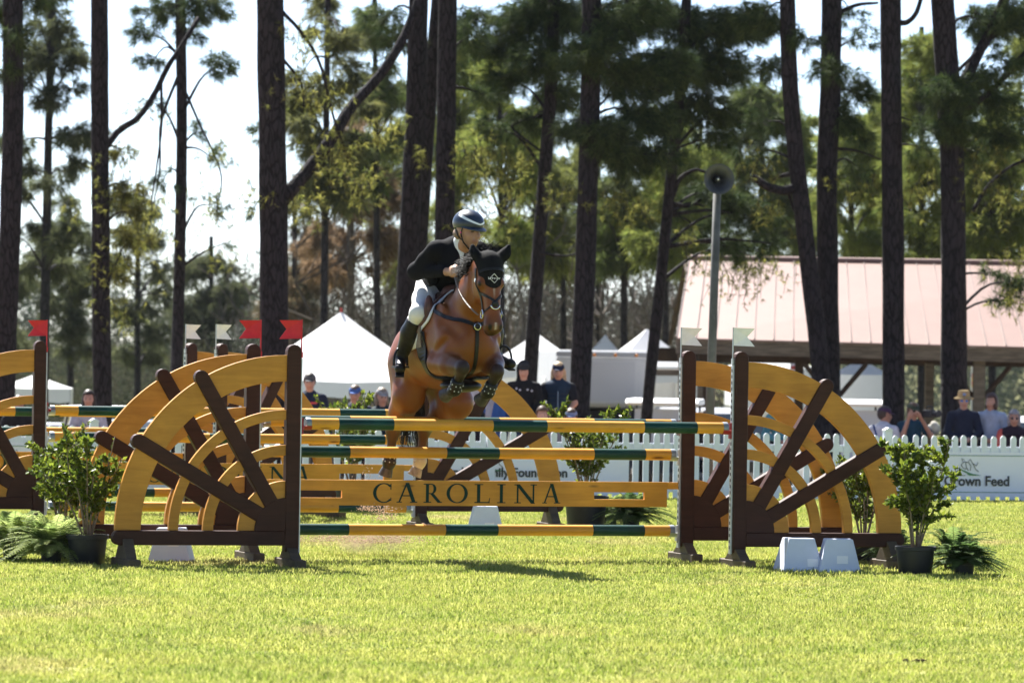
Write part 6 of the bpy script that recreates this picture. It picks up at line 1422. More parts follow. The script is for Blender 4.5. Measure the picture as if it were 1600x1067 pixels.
rp += [cone((-0.44, 0, 2.32), (-0.22, 0, 2.45), 0.125, 0.125), cone((-0.22, 0, 2.45), (0.0, 0, 2.56), 0.125, 0.13)]
ARM = {}
for s, sh, elb, hand in ((-1, (-0.01, -0.19, 2.575), (-0.21, -0.285, 2.405), HANDR), (1, (0.02, 0.19, 2.575), (-0.10, 0.285, 2.41), HANDL)):
    sh, elb, hand = Vector(sh), Vector(elb), Vector(hand); ARM[s] = (sh, elb, hand)
    wr = elb.lerp(hand, 0.80)
    rp += [cone(sh, elb, 0.052, 0.045), cone(elb, wr, 0.043, 0.030), cone(wr, elb.lerp(hand, 0.95), 0.030, 0.036)]
    # closed hand: palm, four curled fingers, thumb on top
    fw = (hand - elb).normalized(); sd_ = Vector((0, 0, 1)).cross(fw).normalized(); up = fw.cross(sd_)
    palm = elb.lerp(hand, 0.97); rp += [ell(palm, (0.046, 0.030, 0.042), 0)]
    for f in range(4):
        k0 = palm + fw * 0.040 + up * (0.030 - 0.020 * f); k1 = k0 + fw * 0.020 - sd_ * s * -0.022; k2 = k1 - fw * 0.030 - sd_ * s * -0.016
        rp += [cone(palm + up * (0.024 - 0.016 * f), k0, 0.013, 0.0115), cone(k0, k1, 0.0115, 0.010), cone(k1, k2, 0.010, 0.009)]
    rp += [cone(palm + up * 0.025 - fw * 0.02, palm + up * 0.045 + fw * 0.03, 0.014, 0.011), cone(palm + up * 0.045 + fw * 0.03, palm + up * 0.040 + fw * 0.055, 0.011, 0.009)]
LEG = {}
for s, hip, kn, an, toe in ((-1, (-0.42, -0.11, 2.30), (-0.005, -0.325, 2.06), (-0.27, -0.385, 1.705), (-0.15, -0.43, 1.61)),
                            (1, (-0.42, 0.11, 2.30), (0.005, 0.300, 2.06), (-0.13, 0.390, 1.725), (0.05, 0.455, 1.66))):
    hip, kn, an, toe = map(Vector, (hip, kn, an, toe)); LEG[s] = (hip, kn, an, toe)
    rp += [cone(hip, kn, 0.085, 0.056), cone(kn, kn.lerp(an, 0.35), 0.052, 0.055), cone(kn.lerp(an, 0.35), an, 0.055, 0.036), cone(an, toe, 0.034, 0.028)]
rme = sdf_body('person', rp, 0.0095, 0.022, [SKIN, SKIN2], sigma=0.006)
def face_cols(M, size, stubble=0.0, brow=(0.08, 0.05, 0.035)):
    Mi = np.array(M.inverted())
    def f(V, C):
        q = (np.c_[V, np.ones(len(V))] @ Mi.T)[:, :3] / size; x, y, z = q.T
        for s in (-1, 1):
            d = np.sqrt(((y - s * 0.034) / 1.7) ** 2 + (z - 0.012) ** 2); w = (np.clip((0.0085 - d) / 0.003, 0, 1) * (x > 0.05))[:, None]; C = C * (1 - w) + w * np.array((0.03, 0.022, 0.02))
            d = np.sqrt(((y - s * 0.036) / 3.2) ** 2 + (z - 0.036) ** 2); w = (np.clip((0.007 - d) / 0.003, 0, 1) * (x > 0.05) * 0.8)[:, None]; C = C * (1 - w) + w * np.array(brow)
        if stubble:
            w = (stubble * np.clip((-0.04 - z) / 0.03, 0, 1) * (x > -0.02) * (np.abs(y) < 0.09) * (z > -0.14))[:, None]; C = C * (1 - w) + w * np.array((0.12, 0.07, 0.05))
        return C
    return f
set_cols(rme, face_cols(HM, 1.06, 0.3))
skin_m = vmat('skin', 0.5, 0.4, var=0.10, vscale=14)
rider = mesh_obj('person', rme, skin_m, None, loc=horse.location, rz=R(-90) + HA)
tag(rider, 'rider in dark jacket, white breeches and striped navy helmet on the jumping horse', 'person')
navy_cloth = mat('dark_navy_cloth', (0.0065, 0.0065, 0.009), 0.9, 0.12, var=0.35, scale=6, bump=0.5, bscale=18)
# jacket: torso, sleeves, short tails flaring back; open V at the chest
jp = [cone((-0.40, 0, 2.335), (-0.20, 0, 2.46), 0.150, 0.150), cone((-0.20, 0, 2.46), (-0.01, 0, 2.555), 0.155, 0.145), cone((-0.02, -0.14, 2.575), (-0.02, 0.14, 2.575), 0.085, 0.085),
      ell((0.04, 0, 2.50), (0.10, 0.17, 0.13)), ell((-0.50, -0.06, 2.345), (0.14, 0.13, 0.045)), ell((-0.50, 0.07, 2.345), (0.14, 0.12, 0.045)),
      cone((-0.36, -0.12, 2.36), (-0.64, -0.21, 2.39), 0.07, 0.012), cone((-0.36, -0.02, 2.36), (-0.62, -0.06, 2.40), 0.09, 0.02), cone((-0.30, -0.15, 2.33), (-0.10, -0.18, 2.33), 0.05, 0.04), cone((-0.05, 0, 2.60), (0.04, 0, 2.635), 0.082, 0.066)]
for s in (-1, 1):
    sh, elb, hand = ARM[s]
    jp += [cone(sh, sh.lerp(elb, 0.5), 0.078, 0.066), cone(sh.lerp(elb, 0.5), elb, 0.066, 0.062), ell(elb, (0.066, 0.06, 0.066)), cone(elb, elb.lerp(hand, 0.74), 0.06, 0.046)]
jk = mesh_obj('jacket', sdf_body('jacket', jp, 0.011, 0.04), navy_cloth, rider)
# shirt and stock
shp = [cone((0.125, -0.01, 2.47), (0.105, -0.01, 2.60), 0.020, 0.048), cone((0.03, 0, 2.60), (0.12, 0.008, 2.672), 0.076, 0.066)]
mesh_obj('shirt', sdf_body('shirt', shp, 0.010, 0.03), white_cloth, rider)
# breeches
bpz = [ell((-0.42, 0, 2.295), (0.145, 0.175, 0.11))]
for s in (-1, 1):
    hip, kn, an, toe = LEG[s]
    bpz += [cone(hip, hip.lerp(kn, 0.5), 0.105, 0.088), cone(hip.lerp(kn, 0.5), kn, 0.088, 0.068), ell(kn, (0.066, 0.06, 0.068)), cone(kn, kn.lerp(an, 0.25), 0.062, 0.058)]
mesh_obj('breeches', sdf_body('breeches', bpz, 0.011, 0.04), mat('white_breeches', (0.72, 0.71, 0.70), 0.85, 0.2, var=0.04, scale=8, bump=0.3, bscale=22), rider)
for s in (-1, 1):
    hip, kn, an, toe = LEG[s]
    a0 = kn.lerp(an, 0.16); op = [cone(a0, kn.lerp(an, 0.45), 0.074, 0.080), cone(kn.lerp(an, 0.45), an, 0.080, 0.050), ell(an + Vector((-0.02, 0, -0.02)), (0.055, 0.045, 0.05)), cone(an + Vector((0, 0, -0.02)), toe, 0.046, 0.036), ell(toe, (0.05, 0.042, 0.034))]
    bo = mesh_obj('riding_boot', sdf_body('riding_boot', op, 0.010, 0.03, clip=lambda G, kn=kn, an=an, a0=a0: np.tensordot(np.array(a0) - G, np.array((an - kn).normalized()), axes=([-1], [0]))), leather, rider)
    m_ = MB(); ax = (toe - an).normalized(); mt = an.lerp(toe, 0.55) + Vector((0, 0, -0.042)); Mz = Matrix.Translation(mt) @ ax.to_track_quat('X', 'Z').to_matrix().to_4x4()
    m_.box((-0.13, -0.036, -0.008), (0.12, 0.036, 0.006), Mz); m_.build('sole', leather, bo, bevel=0.004)
# helmet: shell, brim, white swoosh, harness
hz = HM @ Matrix.Translation((-0.012, 0, 0.082))
def hsh(u, v, k=1.0):   # u azimuth (0 = front), v elevation
    return hz @ Vector((0.140 * k * math.cos(v) * math.cos(u) * 1.02, 0.118 * k * math.cos(v) * math.sin(u), -0.012 + 0.112 * k * math.sin(v)))
hm = MB(); nu, nv = 32, 12; vs = []
for j in range(nv + 1):
    for i in range(nu):
        u = 2 * math.pi * i / nu; base = -0.26 - 0.22 * (0.5 - 0.5 * math.cos(u)) ; v = base + (math.pi / 2 - base) * j / nv
        vs.append(hsh(u, min(v, math.pi / 2 - 0.01)))
hm.add(vs, [(j*nu + i, j*nu + (i+1) % nu, (j+1)*nu + (i+1) % nu, (j+1)*nu + i) for j in range(nv) for i in range(nu)] + [tuple(nv*nu + i for i in range(nu)), tuple(range(nu - 1, -1, -1))])
helm = hm.build('helmet', mat('navy_helmet', (0.012, 0.022, 0.045), 0.36, 0.5, var=0.1, coat=0.1), rider, smooth=True, auto=60)
bm_ = MB(); vs = []; nb_ = 17
for lay in (0, 0.010):
    for i in range(nb_):
        u = R(-78) + R(156) * i / (nb_ - 1); f = math.cos(u * 90 / 78.0) ** 0.7 if abs(u) < R(77.9) else 0
        a = hsh(u, -0.24, 0.99); b = hsh(u, -0.27, 1.0) + (HM.to_3x3() @ Vector((0.050 * f, 0, -0.020 * f))); up_ = HM.to_3x3() @ Vector((0, 0, lay))
        vs += [a + up_, b + up_]
n2 = nb_ * 2; fs = []
for i in range(nb_ - 1):
    fs += [(2*i, 2*i+1, 2*i+3, 2*i+2), (n2+2*i, n2+2*i+2, n2+2*i+3, n2+2*i+1), (2*i+1, n2+2*i+1, n2+2*i+3, 2*i+3)]
bm_.add(vs, fs); bm_.build('brim', MATS['navy_helmet'], helm, smooth=True, auto=50)
sw = MB(); pts = []
for i in range(25):
    u = R(-100) + R(200) * i / 24; v = 0.06 + 0.62 * (abs(u) / R(100)) ** 1.2
    w = 0.055 + 0.075 * (abs(u) / R(100)); pts.append((hsh(u, v - w, 1.012), hsh(u, v + w, 1.012)))
sw.add([p for q in pts for p in q], [(2*i, 2*i+1, 2*i+3, 2*i+2) for i in range(24)])
sw.build('stripe', mat('helmet_white', (0.75, 0.78, 0.82), 0.3, 0.5), helm, smooth=True)
hn = MB(); HQ = lambda x, y, z: HM @ Vector((x * 1.06, y * 1.06, z * 1.06))
for s in (-1, 1):
    hn.tube([HQ(0.02, s * 0.084, 0.05), HQ(0.012, s * 0.086, -0.02), HQ(0.035, s * 0.075, -0.075), HQ(0.055, s * 0.03, -0.125)], 0.006, 5)
    hn.tube([HQ(-0.07, s * 0.078, 0.03), HQ(-0.02, s * 0.085, -0.04), HQ(0.02, s * 0.08, -0.06)], 0.005, 5)
hn.tube([HQ(0.055, -0.032, -0.125), HQ(0.058, 0, -0.132), HQ(0.055, 0.032, -0.125)], 0.006, 5)
hn.build('chin_strap', leather, helm)
m_ = MB(); m_.ball(HQ(0.012, -0.090, -0.005), 0.008, 8, 5); m_.build('earpiece', mat('pink_plastic', (0.6, 0.05, 0.2), 0.4), helm)
hr = [ell(HQ(-0.075, 0, -0.02), (0.05, 0.075, 0.05)), ell(HQ(-0.06, 0.05, -0.03), (0.04, 0.03, 0.04)), ell(HQ(-0.06, -0.05, -0.03), (0.04, 0.03, 0.04))]
mesh_obj('hair', sdf_body('hair', hr, 0.008, 0.02), mat('light_brown_hair', (0.20, 0.13, 0.08), 0.6, 0.4, var=0.4, scale=60), rider)
# ================================================================== spectators
hairm = {}
def hair_mat(n, c):
    return mat('hair_' + n, c, 0.55, 0.4, var=0.35, scale=40)
chairm = mat('camp_chair_fabric', (0.02, 0.025, 0.05), 0.85, 0.2); chairf = mat('camp_chair_frame', (0.10, 0.10, 0.11), 0.5, 0.5, 0.5)
cloths = {}
def cloth(n, c): return mat('cloth_' + n, c, 0.85, 0.2, var=0.18, scale=7, bump=0.4, bscale=20)
SK = [(0.46, 0.26, 0.18), (0.38, 0.20, 0.13), (0.50, 0.30, 0.22)]
def spectator(px, ytop, D, label, top, topcol, pants, hat=None, hatcol=None, hair=None, haircol=(0.08, 0.05, 0.03), yaw=0.0, hyaw=0.0, sleeves='long', arms='lap', skin=0, stand=False, extra=None, chair=True, glasses=None, headk=0.92, hood=False, vest=None):
    D = 76.5 + (D - 64) * .6 if px > 1000 else (71 + (D - 65) * .6 if px > 400 else 75 + (D - 66) * .6)
    c = at(px, 600, D); g = gz(c.x, D); ztop = at(px, ytop, D).z - g
    stand = stand or ztop > 1.47; cap_h = 0.03 if hat else 0.015
    if hat == 'straw': cap_h = 0.06
    hz_ = ztop - cap_h - 0.127; neck = hz_ - 0.145; hip = neck - 0.50
    if stand: hip = neck * 0.60
    P = [];
    hc_ = Vector((0.03, 0, hz_)); hd_, HM_ = figure_head(hc_, headk, hyaw, R(4)); P += hd_
    P += [cone((0.0, 0, neck - 0.02), (0.015, 0, hz_ - 0.05), 0.058, 0.050), cone((0, 0, hip), (-0.02, 0, hip + 0.22), 0.13, 0.125), cone((-0.02, 0, hip + 0.22), (-0.01, 0, neck - 0.08), 0.13, 0.13)]
    A = {}
    for s in (-1, 1):
        sh = Vector((-0.01, s * 0.185, neck - 0.075))
        if arms == 'lap': el, ha = Vector((0.04, s * 0.255, neck - 0.34)), Vector((0.27, s * 0.045, hip + 0.06))
        elif arms == 'clasp': el, ha = Vector((0.03, s * 0.245, neck - 0.30)), Vector((0.22, s * 0.03, hip + 0.0))
        elif arms == 'side': el, ha = Vector((0.0, s * 0.26, neck - 0.36)), Vector((0.12, s * 0.23, hip - 0.02))
        else: el, ha = (Vector((0.16, s * 0.25, neck - 0.22)), Vector((0.28, s * 0.08 - 0.12, neck + 0.10))) if s < 0 or True else (None, None)
        A[s] = (sh, el, ha); wr = el.lerp(ha, 0.84)
        P += [cone(sh, el, 0.050, 0.042), cone(el, wr, 0.040, 0.028), ell(el.lerp(ha, 0.97), (0.045, 0.032, 0.04)), cone(sh, (0, 0, neck - 0.05), 0.05, 0.055)]
        fw = (ha - el).normalized(); sd_ = fw.cross(Vector((0, 0, 1))).normalized()
        for f in range(4): P += [cone(ha, ha + fw * (0.065 - 0.006 * abs(f - 1.3)) + sd_ * (0.024 - 0.016 * f), 0.011, 0.008)]
        P += [cone(ha - fw * 0.02, ha + fw * 0.02 + sd_ * 0.045 * s, 0.012, 0.009)]
    Lg = {}
    for s in (-1, 1):
        if stand: hp_, kn, an, to = Vector((0, s * 0.09, hip)), Vector((0.02, s * 0.10, hip * 0.52)), Vector((0, s * 0.11, 0.08)), Vector((0.16, s * 0.13, 0.035))
        else:
            kz = hip + 0.0; hp_, kn = Vector((0, s * 0.09, hip)), Vector((0.42, s * 0.13, max(kz, 0.3))); an = Vector((0.42, s * 0.13, max(0.09, kn.z - 0.44))); to = an + Vector((0.15, s * 0.02, -0.045))
        Lg[s] = (hp_, kn, an, to); P += [cone(hp_, kn, 0.088, 0.058), cone(kn, an, 0.054, 0.038), cone(an, to, 0.038, 0.032)]
    me = sdf_body('person', P, 0.020, 0.030, [SK[skin], SKIN2], sigma=0.006); set_cols(me, face_cols(HM_, headk))
    o = mesh_obj('person', me, skin_m, None, loc=(c.x, D, g), rz=R(-90) + yaw); tag(o, label, 'person', 'spectators behind the fence')
    # clothes
    T = [cone((0, 0, hip - 0.03), (-0.02, 0, hip + 0.22), 0.155, 0.150), cone((-0.02, 0, hip + 0.22), (-0.01, 0, neck - 0.09), 0.152, 0.142), cone((-0.01, -0.13, neck - 0.08), (-0.01, 0.13, neck - 0.08), 0.082, 0.082), cone((0, 0, neck - 0.06), (0.0, 0, neck + 0.005), 0.085, 0.070)]
    Sl = []
    for s in (-1, 1):
        sh, el, ha = A[s]
        if sleeves == 'long': Sl += [cone(sh, el, 0.070, 0.060), cone(el, el.lerp(ha, 0.80), 0.058, 0.045)]
        elif sleeves == 'short': Sl += [cone(sh, sh.lerp(el, 0.65), 0.072, 0.068)]
    if vest:
        mesh_obj('shirt', sdf_body('shirt', T[:3] + Sl, 0.021, 0.03), cloth(top, topcol), o); mesh_obj('vest', sdf_body('vest', T, 0.021, 0.03, inflate=0.012), cloth(vest[0], vest[1]), o)
        q = MB(); q.tube([(0.172, 0, hip + 0.02), (0.166, 0, neck - 0.13)], 0.005, 4); q.build('zip', mat('zip_grey', (0.25, 0.35, 0.45), 0.5), o)
        for k in range(6):
            q = MB(); z = hip + 0.09 + k * 0.065; q.tube([Vector((-0.018 + 0.163 * math.cos(a), 0.163 * math.sin(a), z)) for a in np.linspace(-1.4, 1.4, 13)], 0.0045, 4); q.build('quilt_seam', mat('quilt_line', (0.005, 0.012, 0.025), 0.8), o)
    else: sh_o = mesh_obj('top', sdf_body('top', T + Sl, 0.021, 0.03), cloth(top, topcol), o)
    B = [cone((0, -0.07, hip), (0, 0.07, hip), 0.135, 0.135)]
    for s in (-1, 1):
        hp_, kn, an, to = Lg[s]; B += [cone(hp_, kn, 0.105, 0.075), cone(kn, an, 0.072, 0.058)]
    mesh_obj('trousers', sdf_body('trousers', B, 0.025, 0.03), cloth(*pants), o)
    for s in (-1, 1):
        hp_, kn, an, to = Lg[s]; mesh_obj('shoe', sdf_body('shoe', [cone(an + Vector((-0.02, 0, -0.03)), to, 0.045, 0.038)], 0.015, 0.02), blackp, o)
    Q = lambda x, y, z: HM_ @ Vector((x * headk, y * headk, z * headk)); r3 = np.array(HM_.to_3x3())
    if hair is not None:
        Hh = [ell(Q(-0.012, 0, 0.042), (0.113, 0.092, 0.114), 0, r3)]
        if hair == 'long': Hh += [cone(Q(-0.05, 0.075, 0.0), Q(-0.02, 0.10, -0.20), 0.045, 0.035), cone(Q(-0.05, -0.075, 0.0), Q(-0.02, -0.09, -0.17), 0.04, 0.03), ell(Q(-0.07, 0, -0.06), (0.05, 0.08, 0.10), 0, r3)]
        if hair == 'bob': Hh += [ell(Q(-0.01, 0.078, -0.03), (0.055, 0.034, 0.10), 0, r3), ell(Q(-0.01, -0.078, -0.03), (0.055, 0.034, 0.10), 0, r3), ell(Q(-0.07, 0, -0.03), (0.045, 0.08, 0.08), 0, r3)]
        if hair == 'short': Hh += [ell(Q(-0.06, 0, 0.0), (0.055, 0.075, 0.07), 0, r3)]
        Mi = np.array(HM_.inverted())
        def hclip(G):
            q = np.concatenate([G, np.ones(G.shape[:-1] + (1,))], -1) @ Mi.T; x, z = q[..., 0], q[..., 2]
            return np.minimum(x - 0.012 - 0.03 * (z < -0.02), 0.074 - z)
        mesh_obj('hair', sdf_body('hair', Hh, 0.014, 0.025, clip=hclip), hair_mat(hair + '%.2f' % haircol[0], haircol), o)
    if hat in ('cap', 'visor'):
        hp2 = [ell(Q(-0.012, 0, 0.062), (0.108, 0.090, 0.088), 0, r3)]; Mi2 = np.array(HM_.inverted())
        def cclip(G):
            q = np.concatenate([G, np.ones(G.shape[:-1] + (1,))], -1) @ Mi2.T; return 0.048 - q[..., 2]
        ca = mesh_obj('cap', sdf_body('cap', hp2, 0.011, 0.01, clip=cclip), cloth('cap_%.3f_%.3f_%.3f' % hatcol, hatcol), o)
        q = MB(); n = 11; vs = []
        for lay in (0, 0.010):
            for i in range(n):
                a = R(-62) + R(124) * i / (n - 1); f = max(0, math.cos(a * 90 / 66)) ** .6; vs += [Q(0.090 * math.cos(a), 0.082 * math.sin(a), 0.052 + lay), Q(0.090 * math.cos(a) + 0.075 * f, 0.082 * math.sin(a), 0.038 + lay - .01 * f)]
        m2 = 2 * n; q.add(vs, [f_ for i in range(n - 1) for f_ in ((2*i, 2*i+1, 2*i+3, 2*i+2), (m2+2*i, m2+2*i+2, m2+2*i+3, m2+2*i+1), (2*i+1, m2+2*i+1, m2+2*i+3, 2*i+3))]); q.build('peak', cloth('cap_%.3f_%.3f_%.3f' % hatcol, hatcol), ca)
    if hat == 'straw':
        q = MB(); q.lathe([(0.155, -0.015), (0.16, -0.008), (0.12, 0.012), (0.100, 0.018), (0.088, 0.10), (0.07, 0.118), (0.01, 0.122)], 26, HM_ @ Matrix.Translation((-0.01, 0, 0.055))); hh_ = q.build('straw_hat', mat('straw', (0.42, 0.29, 0.13), 0.85, 0.2, var=0.2, scale=60, bump=0.5, bscale=150), o, smooth=True, auto=50)
        q = MB(); q.ball(Q(0.088, 0, 0.125), (0.012, 0.030, 0.022), 10, 6); q.build('badge', mat('hat_badge', (0.2, 0.3, 0.5), 0.5), hh_)
    if hood:
        Mi3 = np.array(HM_.inverted()); hp3 = [ell(Q(-0.025, 0, 0.02), (0.125, 0.105, 0.145), 0, r3), cone(Q(-0.03, 0, -0.10), (-0.02, 0, neck - 0.02), 0.10, 0.12)]
        def oclip(G):
            q = np.concatenate([G, np.ones(G.shape[:-1] + (1,))], -1) @ Mi3.T; return np.minimum(np.minimum(q[..., 0] - 0.03, 0.078 - np.abs(q[..., 1])), q[..., 2] + 0.135)
        mesh_obj('hood', sdf_body('hood', hp3, 0.013, 0.03, clip=oclip), cloth(top, topcol), o)
    if glasses:
        q = MB()
        for s in (-1, 1): q.ball(Q(0.094, s * 0.034, 0.014), (0.010, 0.027, 0.018), 10, 6)
        q.tube([Q(0.0, -0.084, 0.02), Q(0.09, -0.055, 0.018), Q(0.100, 0, 0.02), Q(0.09, 0.055, 0.018), Q(0.0, 0.084, 0.02)], 0.004, 4); q.build('sunglasses', mat('glasses_%.2f' % glasses[2], glasses, 0.1, 0.7), o)
    if chair and not stand:
        ch = empty('camp_chair', (c.x, D, g), R(-90) + yaw, 'folding chair under the ' + ' '.join(label.split()[:10]), 'chair', 'chairs of the spectators'); sz = hip - 0.135
        q = MB(); q.box((-0.20, -0.26, sz - 0.035), (0.30, 0.26, sz - 0.004)); q.build('seat', chairm, ch, bevel=0.01)
        q = MB(); q.box((-0.27, -0.26, sz + 0.02), (-0.23, 0.26, sz + 0.42), Matrix.Rotation(R(-4), 4, 'Y')); q.build('backrest', chairm, ch, bevel=0.01)
        for sx in (-0.19, 0.29):
            for s in (-1, 1): q = MB(); q.tube([(sx, s * 0.25, 0), (sx, s * 0.25, sz - 0.03)], 0.012, 6); q.build('leg', chairf, ch)
    return o, HM_, dict(neck=neck, hip=hip)
NAVY = (0.012, 0.018, 0.04); JEAN = ('jeans', (0.025, 0.045, 0.10)); DARKP = ('dark_trousers', (0.012, 0.014, 0.022)); KHAKI = ('khaki', (0.25, 0.20, 0.13))
spectator(30, 616, 66, 'seated spectator in black cap and black shirt at the left edge', 'black', (0.008, 0.008, 0.010), DARKP, 'cap', (0.008, 0.009, 0.014), 'short', (0.03, 0.02, 0.015), sleeves='short', arms='side', skin=1)
spectator(139, 609, 66.5, 'dark haired woman in pale grey top beside the second left trunk', 'pale_grey', (0.42, 0.42, 0.46), JEAN, None, None, 'long', (0.025, 0.015, 0.010))
spectator(358, 612, 69, 'dark haired spectator seen through the front left wing', 'dark_purple', (0.05, 0.02, 0.04), DARKP, None, None, 'bob', (0.02, 0.014, 0.012))
m1, M1, i1 = spectator(484, 581, 65, 'man in grey cap and navy sweater with red lettering in front of the big tent', 'navy_sweater', NAVY, DARKP, 'cap', (0.10, 0.10, 0.10), 'short', (0.06, 0.05, 0.04), arms='side', chair=False, stand=True)
q = MB()
for (y0, y1, z0, z1) in ((-0.115, 0.115, 0.345, 0.375), (-0.018, 0.018, 0.16, 0.345), (-0.12, 0.12, 0.115, 0.16)): q.box((0.166, y0, i1['neck'] - 0.50 + z0), (0.176, y1, i1['neck'] - 0.50 + z1))
q.build('lettering', mat('sweater_red', (0.45, 0.06, 0.07), 0.8), m1)
q = MB(); q.tube([Vector((0.01 + 0.075 * math.cos(a), 0.085 * math.sin(a), i1['neck'] - 0.005 - 0.03 * math.cos(a))) for a in np.linspace(-2, 2, 13)], 0.018, 6); q.build('collar', cloth('blue_collar', (0.08, 0.18, 0.40)), m1)
m2, M2, i2 = spectator(555, 600, 66, 'spectator in blue visor and navy jacket with green lanyard', 'navy_jacket', NAVY, DARKP, 'cap', (0.06, 0.13, 0.35), 'short', (0.10, 0.06, 0.035), hyaw=R(-8))
q = MB()
for s in (-1, 1): q.tube([(0.08, s * 0.07, i2['neck'] - 0.02), (0.150, s * 0.035, i2['neck'] - 0.16), (0.160, s * 0.012, i2['neck'] - 0.32)], 0.012, 5, flat=0.4)
q.build('lanyard', mat('lanyard_green', (0.05, 0.42, 0.32), 0.6), m2)
spectator(597, 604, 66.5, 'spectator in pale cap and dark green jacket just left of the horse', 'dark_green', (0.018, 0.030, 0.036), DARKP, 'cap', (0.28, 0.29, 0.30), 'bob', (0.18, 0.14, 0.10), hyaw=R(20))
spectator(645, 628, 67, 'dark haired spectator behind the horse hind legs', 'black2', (0.012, 0.012, 0.015), DARKP, None, None, 'bob', (0.02, 0.014, 0.012))
spectator(738, 556, 66, 'standing spectator in dark trousers behind the horse belly', 'white_top', (0.45, 0.46, 0.50), DARKP, None, None, 'short', (0.05, 0.03, 0.02), stand=True, arms='side')
spectator(775, 590, 67, 'long haired spectator in blue behind the horse front hoof', 'bright_blue', (0.04, 0.12, 0.36), JEAN, None, None, 'long', (0.12, 0.07, 0.045), yaw=R(30))
h1, MH1, ih = spectator(818, 563, 65, 'pale faced spectator in black hoodie with white patches and dark cap', 'hoodie_black', (0.007, 0.007, 0.009), JEAN, 'cap', (0.03, 0.03, 0.03), None, hood=True, skin=2, arms='clasp')
q = MB(); rh = random.Random(3)
for (y, z) in ((-0.10, 0.40), (-0.05, 0.38), (0.06, 0.385), (0.12, 0.37), (-0.15, 0.36), (-0.19, 0.12), (-0.2, 0.08)):
    q.ball((0.168 - 0.6 * y * y * 3 if abs(y) < .16 else 0.10, y, ih['neck'] - 0.50 + z), (0.012, 0.017, 0.017), 7, 5)
q.build('flower_patch', mat('patch_white', (0.45, 0.47, 0.52), 0.8), h1)
spectator(872, 564, 65.5, 'blonde woman in navy quilted vest and cap with hands clasped', 'black_tee', (0.010, 0.011, 0.016), JEAN, 'cap', (0.012, 0.018, 0.045), 'long', (0.42, 0.29, 0.16), sleeves='short', vest=('navy_vest', (0.010, 0.024, 0.048)), skin=0, arms='clasp')
spectator(848, 634, 63.2, 'boy with brown hair peeking over the pole below the vest woman', 'grey_tee', (0.2, 0.2, 0.22), DARKP, None, None, 'short', (0.10, 0.06, 0.04), headk=0.88, skin=2)
spectator(893, 636, 63.8, 'child in pale blue cap beside the vest woman', 'navy_kid', NAVY, DARKP, 'cap', (0.20, 0.26, 0.40), 'short', (0.08, 0.05, 0.03), headk=0.85)
spectator(1222, 616, 67, 'spectator in teal shirt and dark cap seen through the right wing arches', 'teal', (0.10, 0.28, 0.30), DARKP, 'cap', (0.02, 0.03, 0.03), 'short', (0.05, 0.03, 0.02), hyaw=R(-30))
p1_, MP, ip = spectator(1382, 633, 63.6, 'spectator in purple cap and white shirt with blue bag strap', 'white_tee', (0.55, 0.56, 0.60), KHAKI, 'cap', (0.06, 0.03, 0.07), 'short', (0.04, 0.025, 0.02), sleeves='short', arms='side', yaw=R(150), hyaw=R(-60), skin=1)
q = MB(); q.tube([(-0.10, 0.13, ip['neck'] + 0.00), (-0.165, 0.04, ip['neck'] - 0.16), (-0.175, -0.06, ip['neck'] - 0.34), (-0.12, -0.15, ip['hip'])], 0.020, 5, flat=0.4); q.build('bag_strap', cloth('strap_blue', (0.02, 0.06, 0.20)), p1_)
c1_, MC, ic = spectator(1426, 627, 63.8, 'camera operator in green cap and teal shirt holding a video camera', 'deep_teal', (0.010, 0.050, 0.085), DARKP, 'cap', (0.06, 0.08, 0.05), 'short', (0.10, 0.07, 0.05), sleeves='short', arms='camera', yaw=R(25), glasses=(0.02, 0.02, 0.02))
cp_ = c1_.matrix_world @ Vector((0, 0, 0)); camc = Matrix.Translation(c1_.location) @ Matrix.Rotation(c1_.rotation_euler.z, 4, 'Z') @ Vector((0.30, 0.14, ic['neck'] + 0.12))
vc = empty('video_camera', camc, R(-60), 'black video camera held up by the camera operator', 'camera')
q = MB(); q.box((-0.13, -0.05, -0.06), (0.10, 0.05, 0.06)); q.build('body', blackp, vc, bevel=0.01)
q = MB(); q.lathe([(0.01, 0), (0.042, 0), (0.046, 0.09), (0.055, 0.10), (0.055, 0.14), (0.03, 0.142)], 16, Matrix.Translation((0.10, 0, 0)) @ Matrix.Rotation(R(90), 4, 'Y')); q.build('lens', blackp, vc, smooth=True, auto=40)
q = MB(); q.tube([(-0.09, 0, 0.06), (-0.07, 0, 0.11), (0.06, 0, 0.11), (0.08, 0, 0.06)], 0.012, 6); q.build('handle', blackp, vc)
spectator(1506, 608, 64, 'spectator in straw hat, blue mirrored sunglasses and navy zip top', 'navy_zip', NAVY, DARKP, 'straw', None, 'short', (0.10, 0.06, 0.03), glasses=(0.03, 0.20, 0.65), skin=2)
spectator(1549, 614, 64.3, 'brown haired woman in pale blue quarter zip looking aside', 'pale_blue', (0.36, 0.42, 0.52), DARKP, None, None, 'bob', (0.07, 0.04, 0.03), hyaw=R(-35), skin=0)
g1_, MG, ig = spectator(1585, 640, 63.6, 'grey haired spectator in dark vest with coral sleeves at the right edge', 'coral', (0.62, 0.13, 0.10), DARKP, None, None, 'bob', (0.26, 0.25, 0.26), glasses=(0.02, 0.02, 0.025), vest=('plum_vest', (0.022, 0.012, 0.022)))
spectator(1100, 640, 66, 'dark clothed spectator behind the pickets right of the poles', 'black3', (0.012, 0.012, 0.016), DARKP, 'cap', (0.02, 0.02, 0.025), 'short', (0.05, 0.03, 0.02))
